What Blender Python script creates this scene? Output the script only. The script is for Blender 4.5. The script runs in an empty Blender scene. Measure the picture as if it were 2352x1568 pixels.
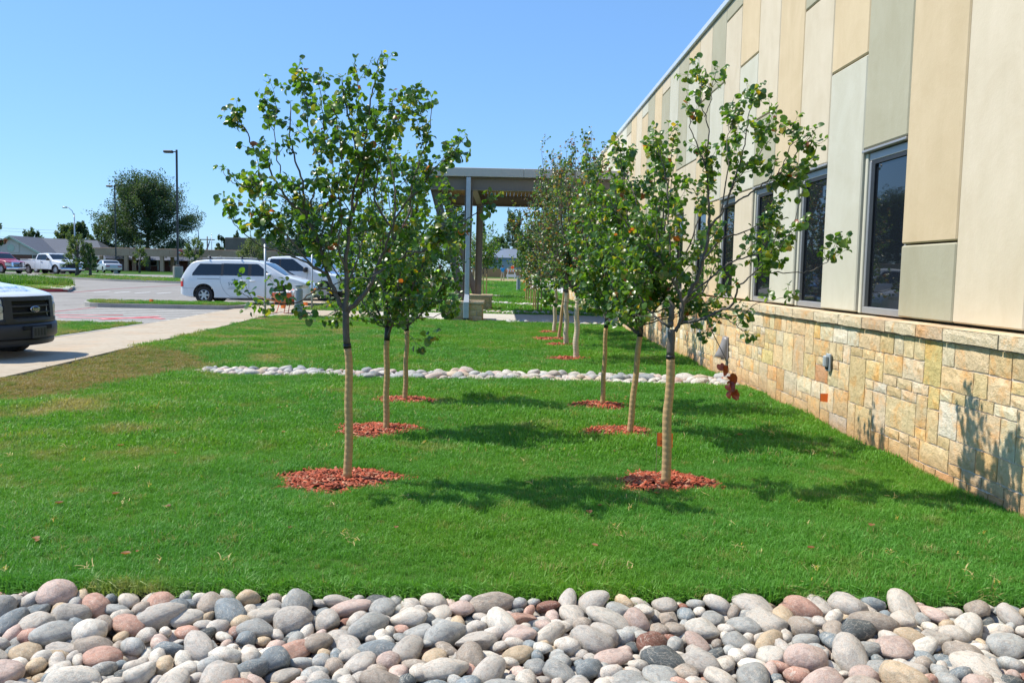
import bpy, bmesh, math, random
import numpy as np
from mathutils import Vector, Matrix, Quaternion, noise

S = bpy.context.scene
COL = S.collection
R = random.Random(7)

# ------------------------------------------------------------------ camera
EYE = 1.6
def _n(v):
    v = np.array(v, float); return v / np.linalg.norm(v)
_yc = _n((1155-1176, 784-625, -1950.)); _h = _n((2155-1176, 784-645.5, -1950.))
_up = _n(np.cross(_h, _yc)); _xc = _n(np.cross(_yc, _up))
ROT = np.array([_xc, _yc, _up])
cam = bpy.data.cameras.new('camera'); co = bpy.data.objects.new('camera', cam); COL.objects.link(co)
cam.sensor_width = 36; cam.lens = 1950/2352*36; cam.clip_end = 3000; cam.clip_start = .05
M = Matrix([[*ROT[0], 0], [*ROT[1], 0], [*ROT[2], EYE], [0, 0, 0, 1]])
co.matrix_world = M
S.camera = co

# ------------------------------------------------------------------ sky, sun, exposure
SUN_ELEV, SUN_AZ = 55.0, -79.0            # azimuth from +Y, clockwise positive
W = bpy.data.worlds.new('World'); S.world = W; W.use_nodes = True
nt = W.node_tree
sky = nt.nodes.new('ShaderNodeTexSky'); sky.sky_type = 'NISHITA'; sky.sun_disc = False
sky.sun_elevation = math.radians(SUN_ELEV); sky.sun_rotation = math.radians(SUN_AZ)
sky.air_density = 1.0; sky.dust_density = 0.2; sky.ozone_density = 10; sky.altitude = 0
bg = nt.nodes['Background']; bg.inputs[1].default_value = .15
ga = nt.nodes.new('ShaderNodeGamma'); ga.inputs[1].default_value = .6
ti = nt.nodes.new('ShaderNodeMix'); ti.data_type = 'RGBA'; ti.blend_type = 'MULTIPLY'; ti.inputs[0].default_value = 1; ti.inputs[7].default_value = (1.04, 1.42, 1.82, 1)
nt.links.new(sky.outputs[0], ga.inputs[0]); nt.links.new(ga.outputs[0], ti.inputs[6]); nt.links.new(ti.outputs[2], bg.inputs[0])
sl = bpy.data.lights.new('sun', 'SUN'); so = bpy.data.objects.new('sun', sl); COL.objects.link(so)
sl.energy = 4.6; sl.angle = math.radians(.53); sl.color = (1, .94, .81)
_e, _a = math.radians(SUN_ELEV), math.radians(SUN_AZ)
sd = Vector((math.sin(_a)*math.cos(_e), math.cos(_a)*math.cos(_e), math.sin(_e)))
so.rotation_euler = sd.to_track_quat('Z', 'Y').to_euler()
S.view_settings.view_transform = 'Standard'; S.view_settings.look = 'None'
S.view_settings.exposure = 0.5; S.view_settings.gamma = 1
S.render.engine = 'CYCLES'
S.cycles.max_bounces = 8; S.cycles.transparent_max_bounces = 8

# ------------------------------------------------------------------ helpers
def gz(y):
    """height of the land: level lawn, then a gentle rise away from the camera"""
    t = y-20
    if t <= 0: return 0.
    return min(.0095*t*(t/8 if t < 8 else 1), .62)

def ray(x, y):
    return ROT @ _n((x-1176, 784-y, -1950.))
def at(x, y, Y):
    """world point seen at (x, y) of the 2352 px wide survey picture, at distance Y"""
    d = ray(x, y); p = d*(Y/d[1]); return Vector((p[0], Y, p[2]+EYE))
def atx(x, y, X):
    d = ray(x, y); p = d*(X/d[0]); return Vector((X, p[1], p[2]+EYE))

def props(o, label=None, cat=None, group=None, kind=None):
    if label: o['label'] = label
    if cat: o['category'] = cat
    if group: o['group'] = group
    if kind: o['kind'] = kind
    return o
def thing(name, label, cat, loc=(0, 0, 0), rz=0, group=None, kind=None):
    o = bpy.data.objects.new(name, None); COL.objects.link(o)
    o.location = loc; o.rotation_euler = (0, 0, rz); o.empty_display_size = .1
    return props(o, label, cat, group, kind)
def link(name, me, parent=None, color=None, mw=None):
    o = bpy.data.objects.new(name, me); COL.objects.link(o)
    if parent is not None: o.parent = parent
    if mw is not None: o.matrix_basis = mw
    if color is not None: o.color = (*color, 1)
    return o
def mesh(name, v, f, m=None, smooth=False, tint=None):
    me = bpy.data.meshes.new(name)
    me.from_pydata([tuple(p) for p in v], [], [tuple(q) for q in f])
    if m is not None:
        for mm in (m if isinstance(m, (list, tuple)) else [m]): me.materials.append(mm)
    if smooth: me.polygons.foreach_set('use_smooth', [True]*len(me.polygons))
    if tint is not None:
        a = me.color_attributes.new('tint', 'FLOAT_COLOR', 'POINT')
        t = np.ones((len(v), 4), np.float32); t[:, :3] = np.asarray(tint)
        a.data.foreach_set('color', t.ravel())
    me.update()
    return me
def npmesh(name, V, F, m=None, smooth=False, tint=None):
    """V (n,3), F (k,3) or (k,4) arrays"""
    me = bpy.data.meshes.new(name); V = np.asarray(V, np.float32); F = np.asarray(F, np.int32)
    me.vertices.add(len(V)); me.vertices.foreach_set('co', V.ravel())
    k = F.shape[1]; me.loops.add(F.size); me.loops.foreach_set('vertex_index', F.ravel())
    me.polygons.add(len(F)); me.polygons.foreach_set('loop_start', np.arange(0, F.size, k, dtype=np.int32))
    me.polygons.foreach_set('loop_total', np.full(len(F), k, np.int32))
    if m is not None: me.materials.append(m)
    if smooth: me.polygons.foreach_set('use_smooth', np.ones(len(F), bool))
    if tint is not None:
        a = me.color_attributes.new('tint', 'FLOAT_COLOR', 'POINT')
        t = np.ones((len(V), 4), np.float32); t[:, :3] = tint
        a.data.foreach_set('color', t.ravel())
    me.update(calc_edges=True); me.validate()
    return me

class MB:
    """collects boxes, tubes, lathes and quads into one mesh"""
    def __init__(s): s.v = []; s.f = []
    def add(s, v, f):
        b = len(s.v); s.v += [tuple(p) for p in v]; s.f += [tuple(i+b for i in q) for q in f]; return s
    def box(s, x0, x1, y0, y1, z0, z1, mat=None):
        v = [(x0, y0, z0), (x1, y0, z0), (x1, y1, z0), (x0, y1, z0), (x0, y0, z1), (x1, y0, z1), (x1, y1, z1), (x0, y1, z1)]
        if mat is not None: v = [mat @ Vector(p) for p in v]
        return s.add(v, [(3, 2, 1, 0), (4, 5, 6, 7), (0, 1, 5, 4), (1, 2, 6, 5), (2, 3, 7, 6), (3, 0, 4, 7)])
    def bbox(s, x0, x1, y0, y1, z0, z1, c=.01, mat=None):
        """box with chamfered edges"""
        bm = bmesh.new(); bmesh.ops.create_cube(bm, size=1)
        for q in bm.verts: q.co = Vector(((x0+x1)/2+q.co.x*(x1-x0), (y0+y1)/2+q.co.y*(y1-y0), (z0+z1)/2+q.co.z*(z1-z0)))
        bmesh.ops.bevel(bm, geom=bm.edges[:], offset=c, segments=1, affect='EDGES')
        if mat is not None: bm.transform(mat)
        bm.verts.ensure_lookup_table()
        for i, q in enumerate(bm.verts): q.index = i
        s.add([q.co[:] for q in bm.verts], [[q.index for q in f.verts] for f in bm.faces]); bm.free(); return s
    def tube(s, pts, rad, n=6, cap=True):
        pts = [Vector(p) for p in pts]; k = len(pts)
        if not hasattr(rad, '__len__'): rad = [rad]*k
        b = len(s.v); u = None
        for i, p in enumerate(pts):
            t = (pts[min(i+1, k-1)]-pts[max(i-1, 0)])
            t = t.normalized() if t.length > 1e-9 else Vector((0, 0, 1))
            if u is None: u = t.orthogonal().normalized()
            u = (u-t*u.dot(t)); u = u.normalized() if u.length > 1e-6 else t.orthogonal().normalized()
            w = t.cross(u)
            for j in range(n):
                a = 2*math.pi*j/n; q = p+(u*math.cos(a)+w*math.sin(a))*rad[i]; s.v.append(tuple(q))
        for i in range(k-1):
            for j in range(n):
                a0 = b+i*n+j; a1 = b+i*n+(j+1) % n; s.f.append((a0, a1, a1+n, a0+n))
        if cap:
            s.f.append(tuple(b+j for j in range(n))[::-1]); s.f.append(tuple(b+(k-1)*n+j for j in range(n)))
        return s
    def lathe(s, prof, n=16, mat=None, cap=True):
        """prof: (r, z) pairs around local Z"""
        b = len(s.v); k = len(prof)
        for r, z in prof:
            for j in range(n):
                a = 2*math.pi*j/n; p = Vector((r*math.cos(a), r*math.sin(a), z))
                if mat is not None: p = mat @ p
                s.v.append(tuple(p))
        for i in range(k-1):
            for j in range(n):
                a0 = b+i*n+j; a1 = b+i*n+(j+1) % n; s.f.append((a0, a1, a1+n, a0+n))
        if cap:
            s.f.append(tuple(b+j for j in range(n))[::-1]); s.f.append(tuple(b+(k-1)*n+j for j in range(n)))
        return s
    def grid(s, rows):
        """rows: equal-length lists of points"""
        b = len(s.v); n = len(rows[0])
        for r in rows: s.v += [tuple(p) for p in r]
        for i in range(len(rows)-1):
            for j in range(n-1):
                a = b+i*n+j; s.f.append((a, a+1, a+n+1, a+n))
        return s
    def mesh(s, name, m, smooth=False): return mesh(name, s.v, s.f, m, smooth)
    def obj(s, name, m, parent=None, smooth=False, color=None):
        return link(name, s.mesh(name, m, smooth), parent, color)

def smooth_by_angle(o, deg=35):
    """sharp edges above an angle on a smooth mesh"""
    me = o.data; bm = bmesh.new(); bm.from_mesh(me)
    for e in bm.edges:
        if len(e.link_faces) == 2 and e.calc_face_angle(0) > math.radians(deg): e.smooth = False
    for f in bm.faces: f.smooth = True
    bm.to_mesh(me); bm.free()

# ------------------------------------------------------------------ materials
MATS = {}
def nodes(name):
    m = bpy.data.materials.new(name); m.use_nodes = True; t = m.node_tree
    return m, t, t.nodes['Principled BSDF'], lambda k: t.nodes.new(k)
def setin(n, **kw):
    for k, v in kw.items():
        for key in (k, k.replace('_', ' ')):
            if key in n.inputs: n.inputs[key].default_value = v; break
def ramp(n, stops, mode='LINEAR'):
    cr = n.color_ramp; cr.interpolation = mode
    while len(cr.elements) > 1: cr.elements.remove(cr.elements[-1])
    cr.elements[0].position = stops[0][0]; c = stops[0][1]; cr.elements[0].color = (*c, 1) if hasattr(c, '__len__') else (c, c, c, 1)
    for p, c in stops[1:]:
        e = cr.elements.new(p); e.color = (*c, 1) if hasattr(c, '__len__') else (c, c, c, 1)
def mixc(t, a, b, fac, mode='MIX'):
    x = t.nodes.new('ShaderNodeMix'); x.data_type = 'RGBA'; x.blend_type = mode
    for sock, v in ((x.inputs[0], fac), (x.inputs[6], a), (x.inputs[7], b)):
        if hasattr(v, 'is_output'): t.links.new(v, sock)
        elif hasattr(v, '__len__'): sock.default_value = (*v, 1) if len(v) == 3 else v
        else: sock.default_value = v
    return x.outputs[2]
def pos(t): return t.nodes.new('ShaderNodeNewGeometry').outputs['Position']
def objco(t): return t.nodes.new('ShaderNodeTexCoord').outputs['Object']
def noi(t, vec, scale, detail=4, rough=.55, out=0, dist=0):
    n = t.nodes.new('ShaderNodeTexNoise'); n.inputs['Scale'].default_value = scale
    n.inputs['Detail'].default_value = detail; n.inputs['Roughness'].default_value = rough
    n.inputs['Distortion'].default_value = dist
    if vec is not None: t.links.new(vec, n.inputs['Vector'])
    return n.outputs[out]
def rmp(t, src, stops, mode='LINEAR'):
    n = t.nodes.new('ShaderNodeValToRGB'); ramp(n, stops, mode); t.links.new(src, n.inputs[0]); return n.outputs[0]
def bump(t, bs, h, dist=.005, strength=.6):
    b = t.nodes.new('ShaderNodeBump'); b.inputs['Distance'].default_value = dist; b.inputs['Strength'].default_value = strength
    t.links.new(h, b.inputs['Height']); t.links.new(b.outputs[0], bs.inputs['Normal']); return b
def simple(name, c, rough=.6, metal=0, var=.08, scale=6, bmp=0, spec=.5, coat=0):
    """plain material with slight uneven tone"""
    if name in MATS: return MATS[name]
    m, t, bs, N = nodes(name)
    setin(bs, Roughness=rough, Metallic=metal, Specular_IOR_Level=spec, Coat_Weight=coat)
    f = noi(t, pos(t), scale, 5, .6)
    r = rmp(t, f, [(.3, tuple(max(0, x*(1-var)) for x in c)), (.7, tuple(min(1, x*(1+var)) for x in c))])
    t.links.new(r, bs.inputs['Base Color'])
    if bmp: bump(t, bs, noi(t, pos(t), scale*12, 4), bmp, .5)
    MATS[name] = m; return m

def tint_source(t, src):
    if src == 'object':
        return t.nodes.new('ShaderNodeObjectInfo').outputs['Color']
    a = t.nodes.new('ShaderNodeAttribute'); a.attribute_name = 'tint'; return a.outputs['Color']

def leaf_mat(name, src, trans=.34, rough=.36):
    m, t, bs, N = nodes(name)
    c = tint_source(t, src)
    f = noi(t, objco(t) if src == 'object' else pos(t), 30, 3)
    c = mixc(t, c, mixc(t, c, (.8, .8, .8), 1, 'MULTIPLY'), f)
    t.links.new(c, bs.inputs['Base Color']); setin(bs, Roughness=rough, Specular_IOR_Level=.6)
    tr = N('ShaderNodeBsdfTranslucent')
    y = mixc(t, c, (1.35, 1.25, .45), 1, 'MULTIPLY'); y2 = mixc(t, y, (3.0, 3.0, 3.0), 1, 'MULTIPLY')
    t.links.new(y2, tr.inputs[0])
    mx = N('ShaderNodeMixShader'); mx.inputs[0].default_value = trans
    t.links.new(bs.outputs[0], mx.inputs[1]); t.links.new(tr.outputs[0], mx.inputs[2])
    t.links.new(mx.outputs[0], t.nodes['Material Output'].inputs[0])
    return m
M_leaf_o = leaf_mat('leaf_glossy', 'object'); M_leaf_t = leaf_mat('leaf_glossy_mass', 'attr')
M_far_leaf = leaf_mat('distant_foliage', 'attr', .25, .6)

def bark_mat():
    m, t, bs, N = nodes('bark')
    p = pos(t); f = noi(t, p, 40, 5, .6); g = noi(t, p, 9, 3)
    c = mixc(t, (.06, .05, .044), (.17, .15, .13), f)
    c = mixc(t, c, mixc(t, c, (.72, .7, .68), 1, 'MULTIPLY'), g)
    t.links.new(c, bs.inputs['Base Color']); setin(bs, Roughness=.75); bump(t, bs, f, .004, .7); return m
M_bark = bark_mat()
def wrap_mat(name, c1, c2):
    m, t, bs, N = nodes(name)
    co_ = objco(t)
    w = N('ShaderNodeTexWave'); w.wave_type = 'BANDS'; w.bands_direction = 'Z'
    w.inputs['Scale'].default_value = 6.5; w.inputs['Distortion'].default_value = 1.2; w.inputs['Detail'].default_value = 2; w.inputs['Detail Scale'].default_value = 1.5
    t.links.new(co_, w.inputs['Vector'])
    f = noi(t, co_, 14, 5, .6)
    c = mixc(t, c1, c2, f)
    s = rmp(t, w.outputs['Fac'], [(0, .62), (.08, 1), (1, 1)])
    c = mixc(t, c, s, .55, 'MULTIPLY')
    t.links.new(c, bs.inputs['Base Color']); setin(bs, Roughness=.85)
    bump(t, bs, w.outputs['Fac'], .003, .5); return m
M_wrap = wrap_mat('tan_trunk_wrap', (.40, .25, .11), (.50, .335, .165))
M_wrap_pale = wrap_mat('pale_trunk_wrap', (.50, .39, .26), (.62, .51, .37))
M_tape = simple('black_tape', (.012, .013, .016), .45)

def stone_mat(name, src):
    """rough split limestone"""
    m, t, bs, N = nodes(name)
    c = tint_source(t, src); p = pos(t)
    big = noi(t, p, 5, 5, .65, dist=.4); mid = noi(t, p, 24, 6, .7); fine = noi(t, p, 90, 4, .6)
    c = mixc(t, c, mixc(t, c, (1.14, .84, .58), 1, 'MULTIPLY'), rmp(t, big, [(.5, 0), (.68, 1)]))
    c = mixc(t, c, mixc(t, c, (1.12, 1.12, 1.16), 1, 'MULTIPLY'), rmp(t, noi(t, p, 9, 4), [(.5, 0), (.65, 1)]))
    c = mixc(t, c, mixc(t, c, (.68, .65, .58), 1, 'MULTIPLY'), rmp(t, mid, [(.52, 0), (.74, 1)]))
    # red soil splashed on the lowest courses
    sx = N('ShaderNodeSeparateXYZ'); t.links.new(p, sx.inputs[0])
    ad = N('ShaderNodeMath'); ad.operation = 'MULTIPLY_ADD'; t.links.new(big, ad.inputs[0]); ad.inputs[1].default_value = .35; t.links.new(sx.outputs[2], ad.inputs[2])
    c = mixc(t, c, (.50, .27, .12), rmp(t, ad.outputs[0], [(.20, .8), (.50, 0)]))
    t.links.new(c, bs.inputs['Base Color']); setin(bs, Roughness=.9, Specular_IOR_Level=.25)
    h = N('ShaderNodeMath'); h.operation = 'ADD'; t.links.new(mid, h.inputs[0])
    h2 = N('ShaderNodeMath'); h2.operation = 'MULTIPLY'; t.links.new(fine, h2.inputs[0]); h2.inputs[1].default_value = .4
    t.links.new(h2.outputs[0], h.inputs[1])
    bump(t, bs, h.outputs[0], .020, .9)
    return m
M_stone_o = stone_mat('split_limestone', 'object'); M_stone_t = stone_mat('split_limestone_mass', 'attr')

def cobble_mat(name, src):
    m, t, bs, N = nodes(name)
    c = tint_source(t, src); p = objco(t) if src == 'object' else pos(t)
    k = 1 if src == 'object' else 1
    oi = N('ShaderNodeObjectInfo'); va = N('ShaderNodeVectorMath'); va.operation = 'ADD'
    cb = N('ShaderNodeCombineXYZ'); ml = N('ShaderNodeMath'); ml.operation = 'MULTIPLY'; ml.inputs[1].default_value = 40
    t.links.new(oi.outputs['Random'], ml.inputs[0]); t.links.new(ml.outputs[0], cb.inputs[0])
    t.links.new(p, va.inputs[0]); t.links.new(cb.outputs[0], va.inputs[1]); p = va.outputs[0]
    s = 1.0 if src == 'object' else 8.
    sp = noi(t, p, 26*s, 3, .8); md = noi(t, p, 5*s, 5, .6); lg = noi(t, p, 2.0*s, 3, .5, dist=1.2)
    c = mixc(t, c, mixc(t, c, (.42, .41, .41), 1, 'MULTIPLY'), rmp(t, sp, [(.54, 0), (.63, .8)]))
    vn = noi(t, p, 1.1*s, 4, .6, dist=2.5)                    # pale mineral veins on some stones
    c = mixc(t, c, (.62, .58, .50), rmp(t, vn, [(.485, 0), (.497, .55), (.503, .55), (.515, 0)]))
    c = mixc(t, c, mixc(t, c, (1.25, 1.22, 1.2), 1, 'MULTIPLY'), rmp(t, sp, [(.34, .9), (.45, 0)]))
    c = mixc(t, c, mixc(t, c, (1.06, .96, .90), 1, 'MULTIPLY'), rmp(t, md, [(.45, 0), (.65, 1)]))
    c = mixc(t, c, mixc(t, c, (.78, .79, .8), 1, 'MULTIPLY'), rmp(t, lg, [(.5, 0), (.6, 1)]))
    t.links.new(c, bs.inputs['Base Color']); setin(bs, Roughness=.72, Specular_IOR_Level=.35)
    bump(t, bs, noi(t, p, 9*s, 7, .75), .020 if src == 'object' else .004, .5)
    return m
M_cob_o = cobble_mat('river_stone', 'object'); M_cob_t = cobble_mat('river_stone_mass', 'attr')

def panel_mat():
    m, t, bs, N = nodes('cast_panel')
    c = tint_source(t, 'object'); p = pos(t)
    mp = N('ShaderNodeMapping'); mp.inputs['Scale'].default_value = (1, 1, .22); t.links.new(p, mp.inputs[0])
    st = noi(t, mp.outputs[0], 5, 5, .6); cl = noi(t, p, 1.6, 6, .65, dist=.8)
    c = mixc(t, c, mixc(t, c, (.92, .905, .875), 1, 'MULTIPLY'), rmp(t, cl, [(.38, 0), (.68, 1)]))
    c = mixc(t, c, mixc(t, c, (1.06, 1.06, 1.08), 1, 'MULTIPLY'), rmp(t, st, [(.4, 0), (.7, 1)]))
    t.links.new(c, bs.inputs['Base Color']); setin(bs, Roughness=.85, Specular_IOR_Level=.25)
    bump(t, bs, noi(t, p, 28, 5, .65), .0035, .5); return m
M_panel = panel_mat()

def concrete_mat(name, c1, c2, rust=0.):
    m, t, bs, N = nodes(name); p = pos(t)
    a = noi(t, p, .7, 6, .6); b = noi(t, p, 9, 5, .6); f = noi(t, p, 70, 3)
    c = mixc(t, c1, c2, rmp(t, a, [(.35, 0), (.65, 1)]))
    c = mixc(t, c, mixc(t, c, (.86, .85, .83), 1, 'MULTIPLY'), rmp(t, b, [(.45, 0), (.7, 1)]))
    if name == 'road_concrete': c = mixc(t, c, mixc(t, c, (.62, .61, .60), 1, 'MULTIPLY'), rmp(t, noi(t, p, .35, 6, .7, dist=1.5), [(.56, 0), (.68, .8)]))
    if rust: c = mixc(t, c, (.52, .30, .15), rmp(t, noi(t, p, 1.3, 5, .65), [(.48, 0), (.72, rust)]))
    t.links.new(c, bs.inputs['Base Color']); setin(bs, Roughness=.88, Specular_IOR_Level=.25); bump(t, bs, f, .002, .4); return m
M_road = concrete_mat('road_concrete', (.25, .235, .22), (.29, .275, .255))
M_walk = concrete_mat('walk_concrete', (.40, .335, .255), (.45, .39, .305), .3)
M_walk_new = concrete_mat('new_walk_concrete', (.47, .45, .41), (.53, .51, .47), .1)
M_kerb = concrete_mat('kerb_concrete', (.30, .29, .265), (.37, .355, .33))
M_mortar = simple('mortar', (.60, .53, .45), .95, var=.10, scale=12, bmp=.003)
M_soil = simple('red_soil', (.16, .085, .05), .98, var=.35, scale=20, bmp=.01)
M_redpaint = simple('red_kerb_paint', (.36, .035, .04), .6, var=.15)
M_whitepaint = simple('white_road_paint', (.68, .69, .68), .7, var=.06)
M_redspray = simple('red_spray_paint', (.72, .14, .16), .75, var=.2, scale=5)
m, t, bs, N = nodes('orange_vinyl'); setin(bs, Base_Color=(1, .16, .035, 1), Roughness=.4); tr = N('ShaderNodeBsdfTranslucent'); tr.inputs[0].default_value = (1, .26, .06, 1)
mx = N('ShaderNodeMixShader'); mx.inputs[0].default_value = .62; t.links.new(bs.outputs[0], mx.inputs[1]); t.links.new(tr.outputs[0], mx.inputs[2]); t.links.new(mx.outputs[0], t.nodes['Material Output'].inputs[0]); M_orange = m
M_galv = simple('galvanised_steel', (.42, .46, .50), .42, .35, var=.08)
M_wire = simple('flag_wire', (.3, .29, .28), .4, .6)
M_alu = simple('window_aluminium', (.36, .36, .37), .42, .4, var=.05)
M_coping = simple('coping_metal', (.62, .66, .68), .38, .3, var=.04)
M_darkframe = simple('dark_gasket', (.02, .021, .024), .5)
M_edging = simple('steel_edging', (.028, .018, .014), .6)

def grass_ground():
    m, t, bs, N = nodes('turf_soil'); p = pos(t)
    a = noi(t, p, .9, 5, .6); b = noi(t, p, 14, 5, .7)
    c = mixc(t, (.035, .085, .012), (.05, .125, .018), b)
    c = mixc(t, c, (.12, .12, .035), rmp(t, a, [(.56, 0), (.75, .6)]))
    t.links.new(c, bs.inputs['Base Color']); setin(bs, Roughness=.95, Specular_IOR_Level=.1); bump(t, bs, b, .03, .6); return m
M_turf = grass_ground()
def blade_mat(name, base, dry, dry_amt, noise_s=.9, rough=.5):
    m, t, bs, N = nodes(name); p = pos(t)
    oi = N('ShaderNodeObjectInfo')
    a = noi(t, p, noise_s, 5, .62); f = noi(t, p, 60, 2); g = noi(t, p, .35, 3)
    c = mixc(t, tuple(x*.72 for x in base), tuple(min(1, x*1.3) for x in base), f)
    c = mixc(t, c, mixc(t, c, (1.35, 1.08, .7), 1, 'MULTIPLY'), rmp(t, g, [(.42, 0), (.62, 1)]))
    sx = N('ShaderNodeSeparateXYZ'); t.links.new(p, sx.inputs[0])          # the turf near the sidewalk took the heat worse
    mr = N('ShaderNodeMapRange'); mr.inputs[1].default_value = -1.5; mr.inputs[2].default_value = -5; mr.inputs[3].default_value = -.02; mr.inputs[4].default_value = .10; t.links.new(sx.outputs[0], mr.inputs[0])
    ad = N('ShaderNodeMath'); ad.operation = 'ADD'; t.links.new(a, ad.inputs[0]); t.links.new(mr.outputs[0], ad.inputs[1])
    c = mixc(t, c, dry, rmp(t, ad.outputs[0], [(1-dry_amt-.10, 0), (1-dry_amt+.06, .85)]))
    d2 = rmp(t, oi.outputs['Random'], [(.93, 0), (.97, .7)])
    c = mixc(t, c, dry, d2)
    t.links.new(c, bs.inputs['Base Color']); setin(bs, Roughness=rough, Specular_IOR_Level=.35)
    tr = N('ShaderNodeBsdfTranslucent'); t.links.new(mixc(t, c, (1.6, 1.7, .8), 1, 'MULTIPLY'), tr.inputs[0])
    mx = N('ShaderNodeMixShader'); mx.inputs[0].default_value = .3
    t.links.new(bs.outputs[0], mx.inputs[1]); t.links.new(tr.outputs[0], mx.inputs[2])
    t.links.new(mx.outputs[0], t.nodes['Material Output'].inputs[0]); return m
M_blade = blade_mat('lawn_blades', (.102, .282, .042), (.40, .32, .14), .33)
M_blade_brown = blade_mat('stressed_turf_blades', (.155, .21, .04), (.34, .24, .11), .42, 5)
M_blade_tall = blade_mat('tall_turf_blades', (.075, .20, .016), (.2, .24, .05), .3)

def glass_mat(name, c=(.01, .013, .018), rough=.02, spec=.6):
    m, t, bs, N = nodes(name); setin(bs, Base_Color=(*c, 1), Roughness=rough, Specular_IOR_Level=spec, IOR=1.5)
    w = noi(t, pos(t), 1.2, 2); bump(t, bs, w, .003, .15); return m
M_glass = glass_mat('tinted_window_glass')
M_carglass = glass_mat('car_glass', (.012, .018, .026), .04, .7)
M_chrome = simple('chrome', (.7, .71, .73), .15, 1, var=.03)
M_rubber = simple('tyre_rubber', (.018, .018, .019), .8)
M_blackplastic = simple('black_plastic', (.022, .024, .030), .5)
def paint(name, c, rough=.3): return simple(name, c, rough, 0, .03, 2, 0, .5, .6)
M_white = paint('white_car_paint', (.74, .76, .78))
M_red = paint('red_car_paint', (.34, .02, .03))
M_silver = simple('silver_car_paint', (.5, .51, .52), .35, .5, .03)
M_bluecar = paint('blue_car_paint', (.03, .12, .36))
# ================================================================== the setting
def prism(name, poly, top, th, mats, parent=None, kind=None, step=4, noise_amp=0, follow=True):
    """flat area that follows the land: top sheet cut into strips, sides going down th"""
    bm = bmesh.new()
    vs = [bm.verts.new((x, y, 0)) for x, y in poly]
    f = bm.faces.new(vs)
    if f.normal.z < 0: bmesh.ops.reverse_faces(bm, faces=[f])
    bm.normal_update()
    ys = [p[1] for p in poly]; y0, y1 = min(ys), max(ys)
    k = [y for y in list(np.arange(20, 30, 1.))+list(np.arange(30, 92, 6.)) if y0 < y < y1]
    for y in k:
        bmesh.ops.bisect_plane(bm, geom=bm.verts[:]+bm.edges[:]+bm.faces[:], plane_co=(0, y, 0), plane_no=(0, 1, 0))
    if th:
        be = [e for e in bm.edges if len(e.link_faces) == 1]
        r = bmesh.ops.extrude_edge_only(bm, edges=be)
        low = [g for g in r['geom'] if isinstance(g, bmesh.types.BMVert)]
        ls = set(low)
    else: ls = set()
    for v in bm.verts:
        v.co.z = gz(v.co.y)+top-(th if v in ls else 0)
    bmesh.ops.triangulate(bm, faces=[q for q in bm.faces if len(q.verts) > 4])
    if th: bmesh.ops.recalc_face_normals(bm, faces=bm.faces[:])
    me = bpy.data.meshes.new(name); bm.to_mesh(me); bm.free()
    for mm in (mats if isinstance(mats, (list, tuple)) else [mats]): me.materials.append(mm)
    # an open shell's normals must look up
    if th:
        up = [p for p in me.polygons if abs(p.normal.z) > .9]
        if up and up[0].normal.z < 0: me.flip_normals()
    o = link(name, me, parent)
    if kind: o['kind'] = kind
    return o
def inset(poly, d):
    n = len(poly); A = sum(poly[i][0]*poly[(i+1) % n][1]-poly[(i+1) % n][0]*poly[i][1] for i in range(n))
    s = 1 if A > 0 else -1; out = []
    for i in range(n):
        p0, p, p1 = (Vector(poly[(i+j) % n]) for j in (-1, 0, 1))
        a = (p-p0).normalized(); b = (p1-p).normalized()
        na = Vector((-a.y, a.x))*s; nb = Vector((-b.y, b.x))*s
        m = (na+nb); m = m.normalized() if m.length > 1e-4 else na
        k = d/max(.45, m.dot(na)); q = p+m*k; out.append((q.x, q.y))
    return out
def rounded(poly, r=.8, n=4):
    out = []
    for i in range(len(poly)):
        p0, p, p1 = (Vector(poly[(i+j) % len(poly)]) for j in (-1, 0, 1))
        a = (p0-p); b = (p1-p); d = min(r, a.length*.45, b.length*.45)
        s, e = p+a.normalized()*d, p+b.normalized()*d
        for k in range(n+1):
            t = k/n; q = s*(1-t)**2+p*2*t*(1-t)+e*t*t; out.append((q.x, q.y))
    return out
def inside(poly, X, Y):
    X = np.asarray(X); Y = np.asarray(Y); c = np.zeros(X.shape, bool); n = len(poly)
    for i in range(n):
        x0, y0 = poly[i]; x1, y1 = poly[(i+1) % n]
        if y0 == y1: continue
        k = ((y0 > Y) != (y1 > Y)) & (X < (x1-x0)*(Y-y0)/(y1-y0)+x0); c ^= k
    return c

# --- far land and road
g = prism('ground', [(-900, -60), (900, -60), (900, 1500), (-900, 1500)], -.16, 0, M_turf, kind='structure')
WALLX = 3.56
road_poly = [(-150, 17.7), (-8.6, 17.7), (-8.6, 86), (-150, 86)]
prism('parking_lot', road_poly, 0, 0, M_road, kind='structure')
pad_poly = [(-30, 6), (-8.4, 6), (-8.4, 17.7), (-30, 17.7)]
prism('driveway', pad_poly, .022, .2, M_walk, kind='structure')

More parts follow.
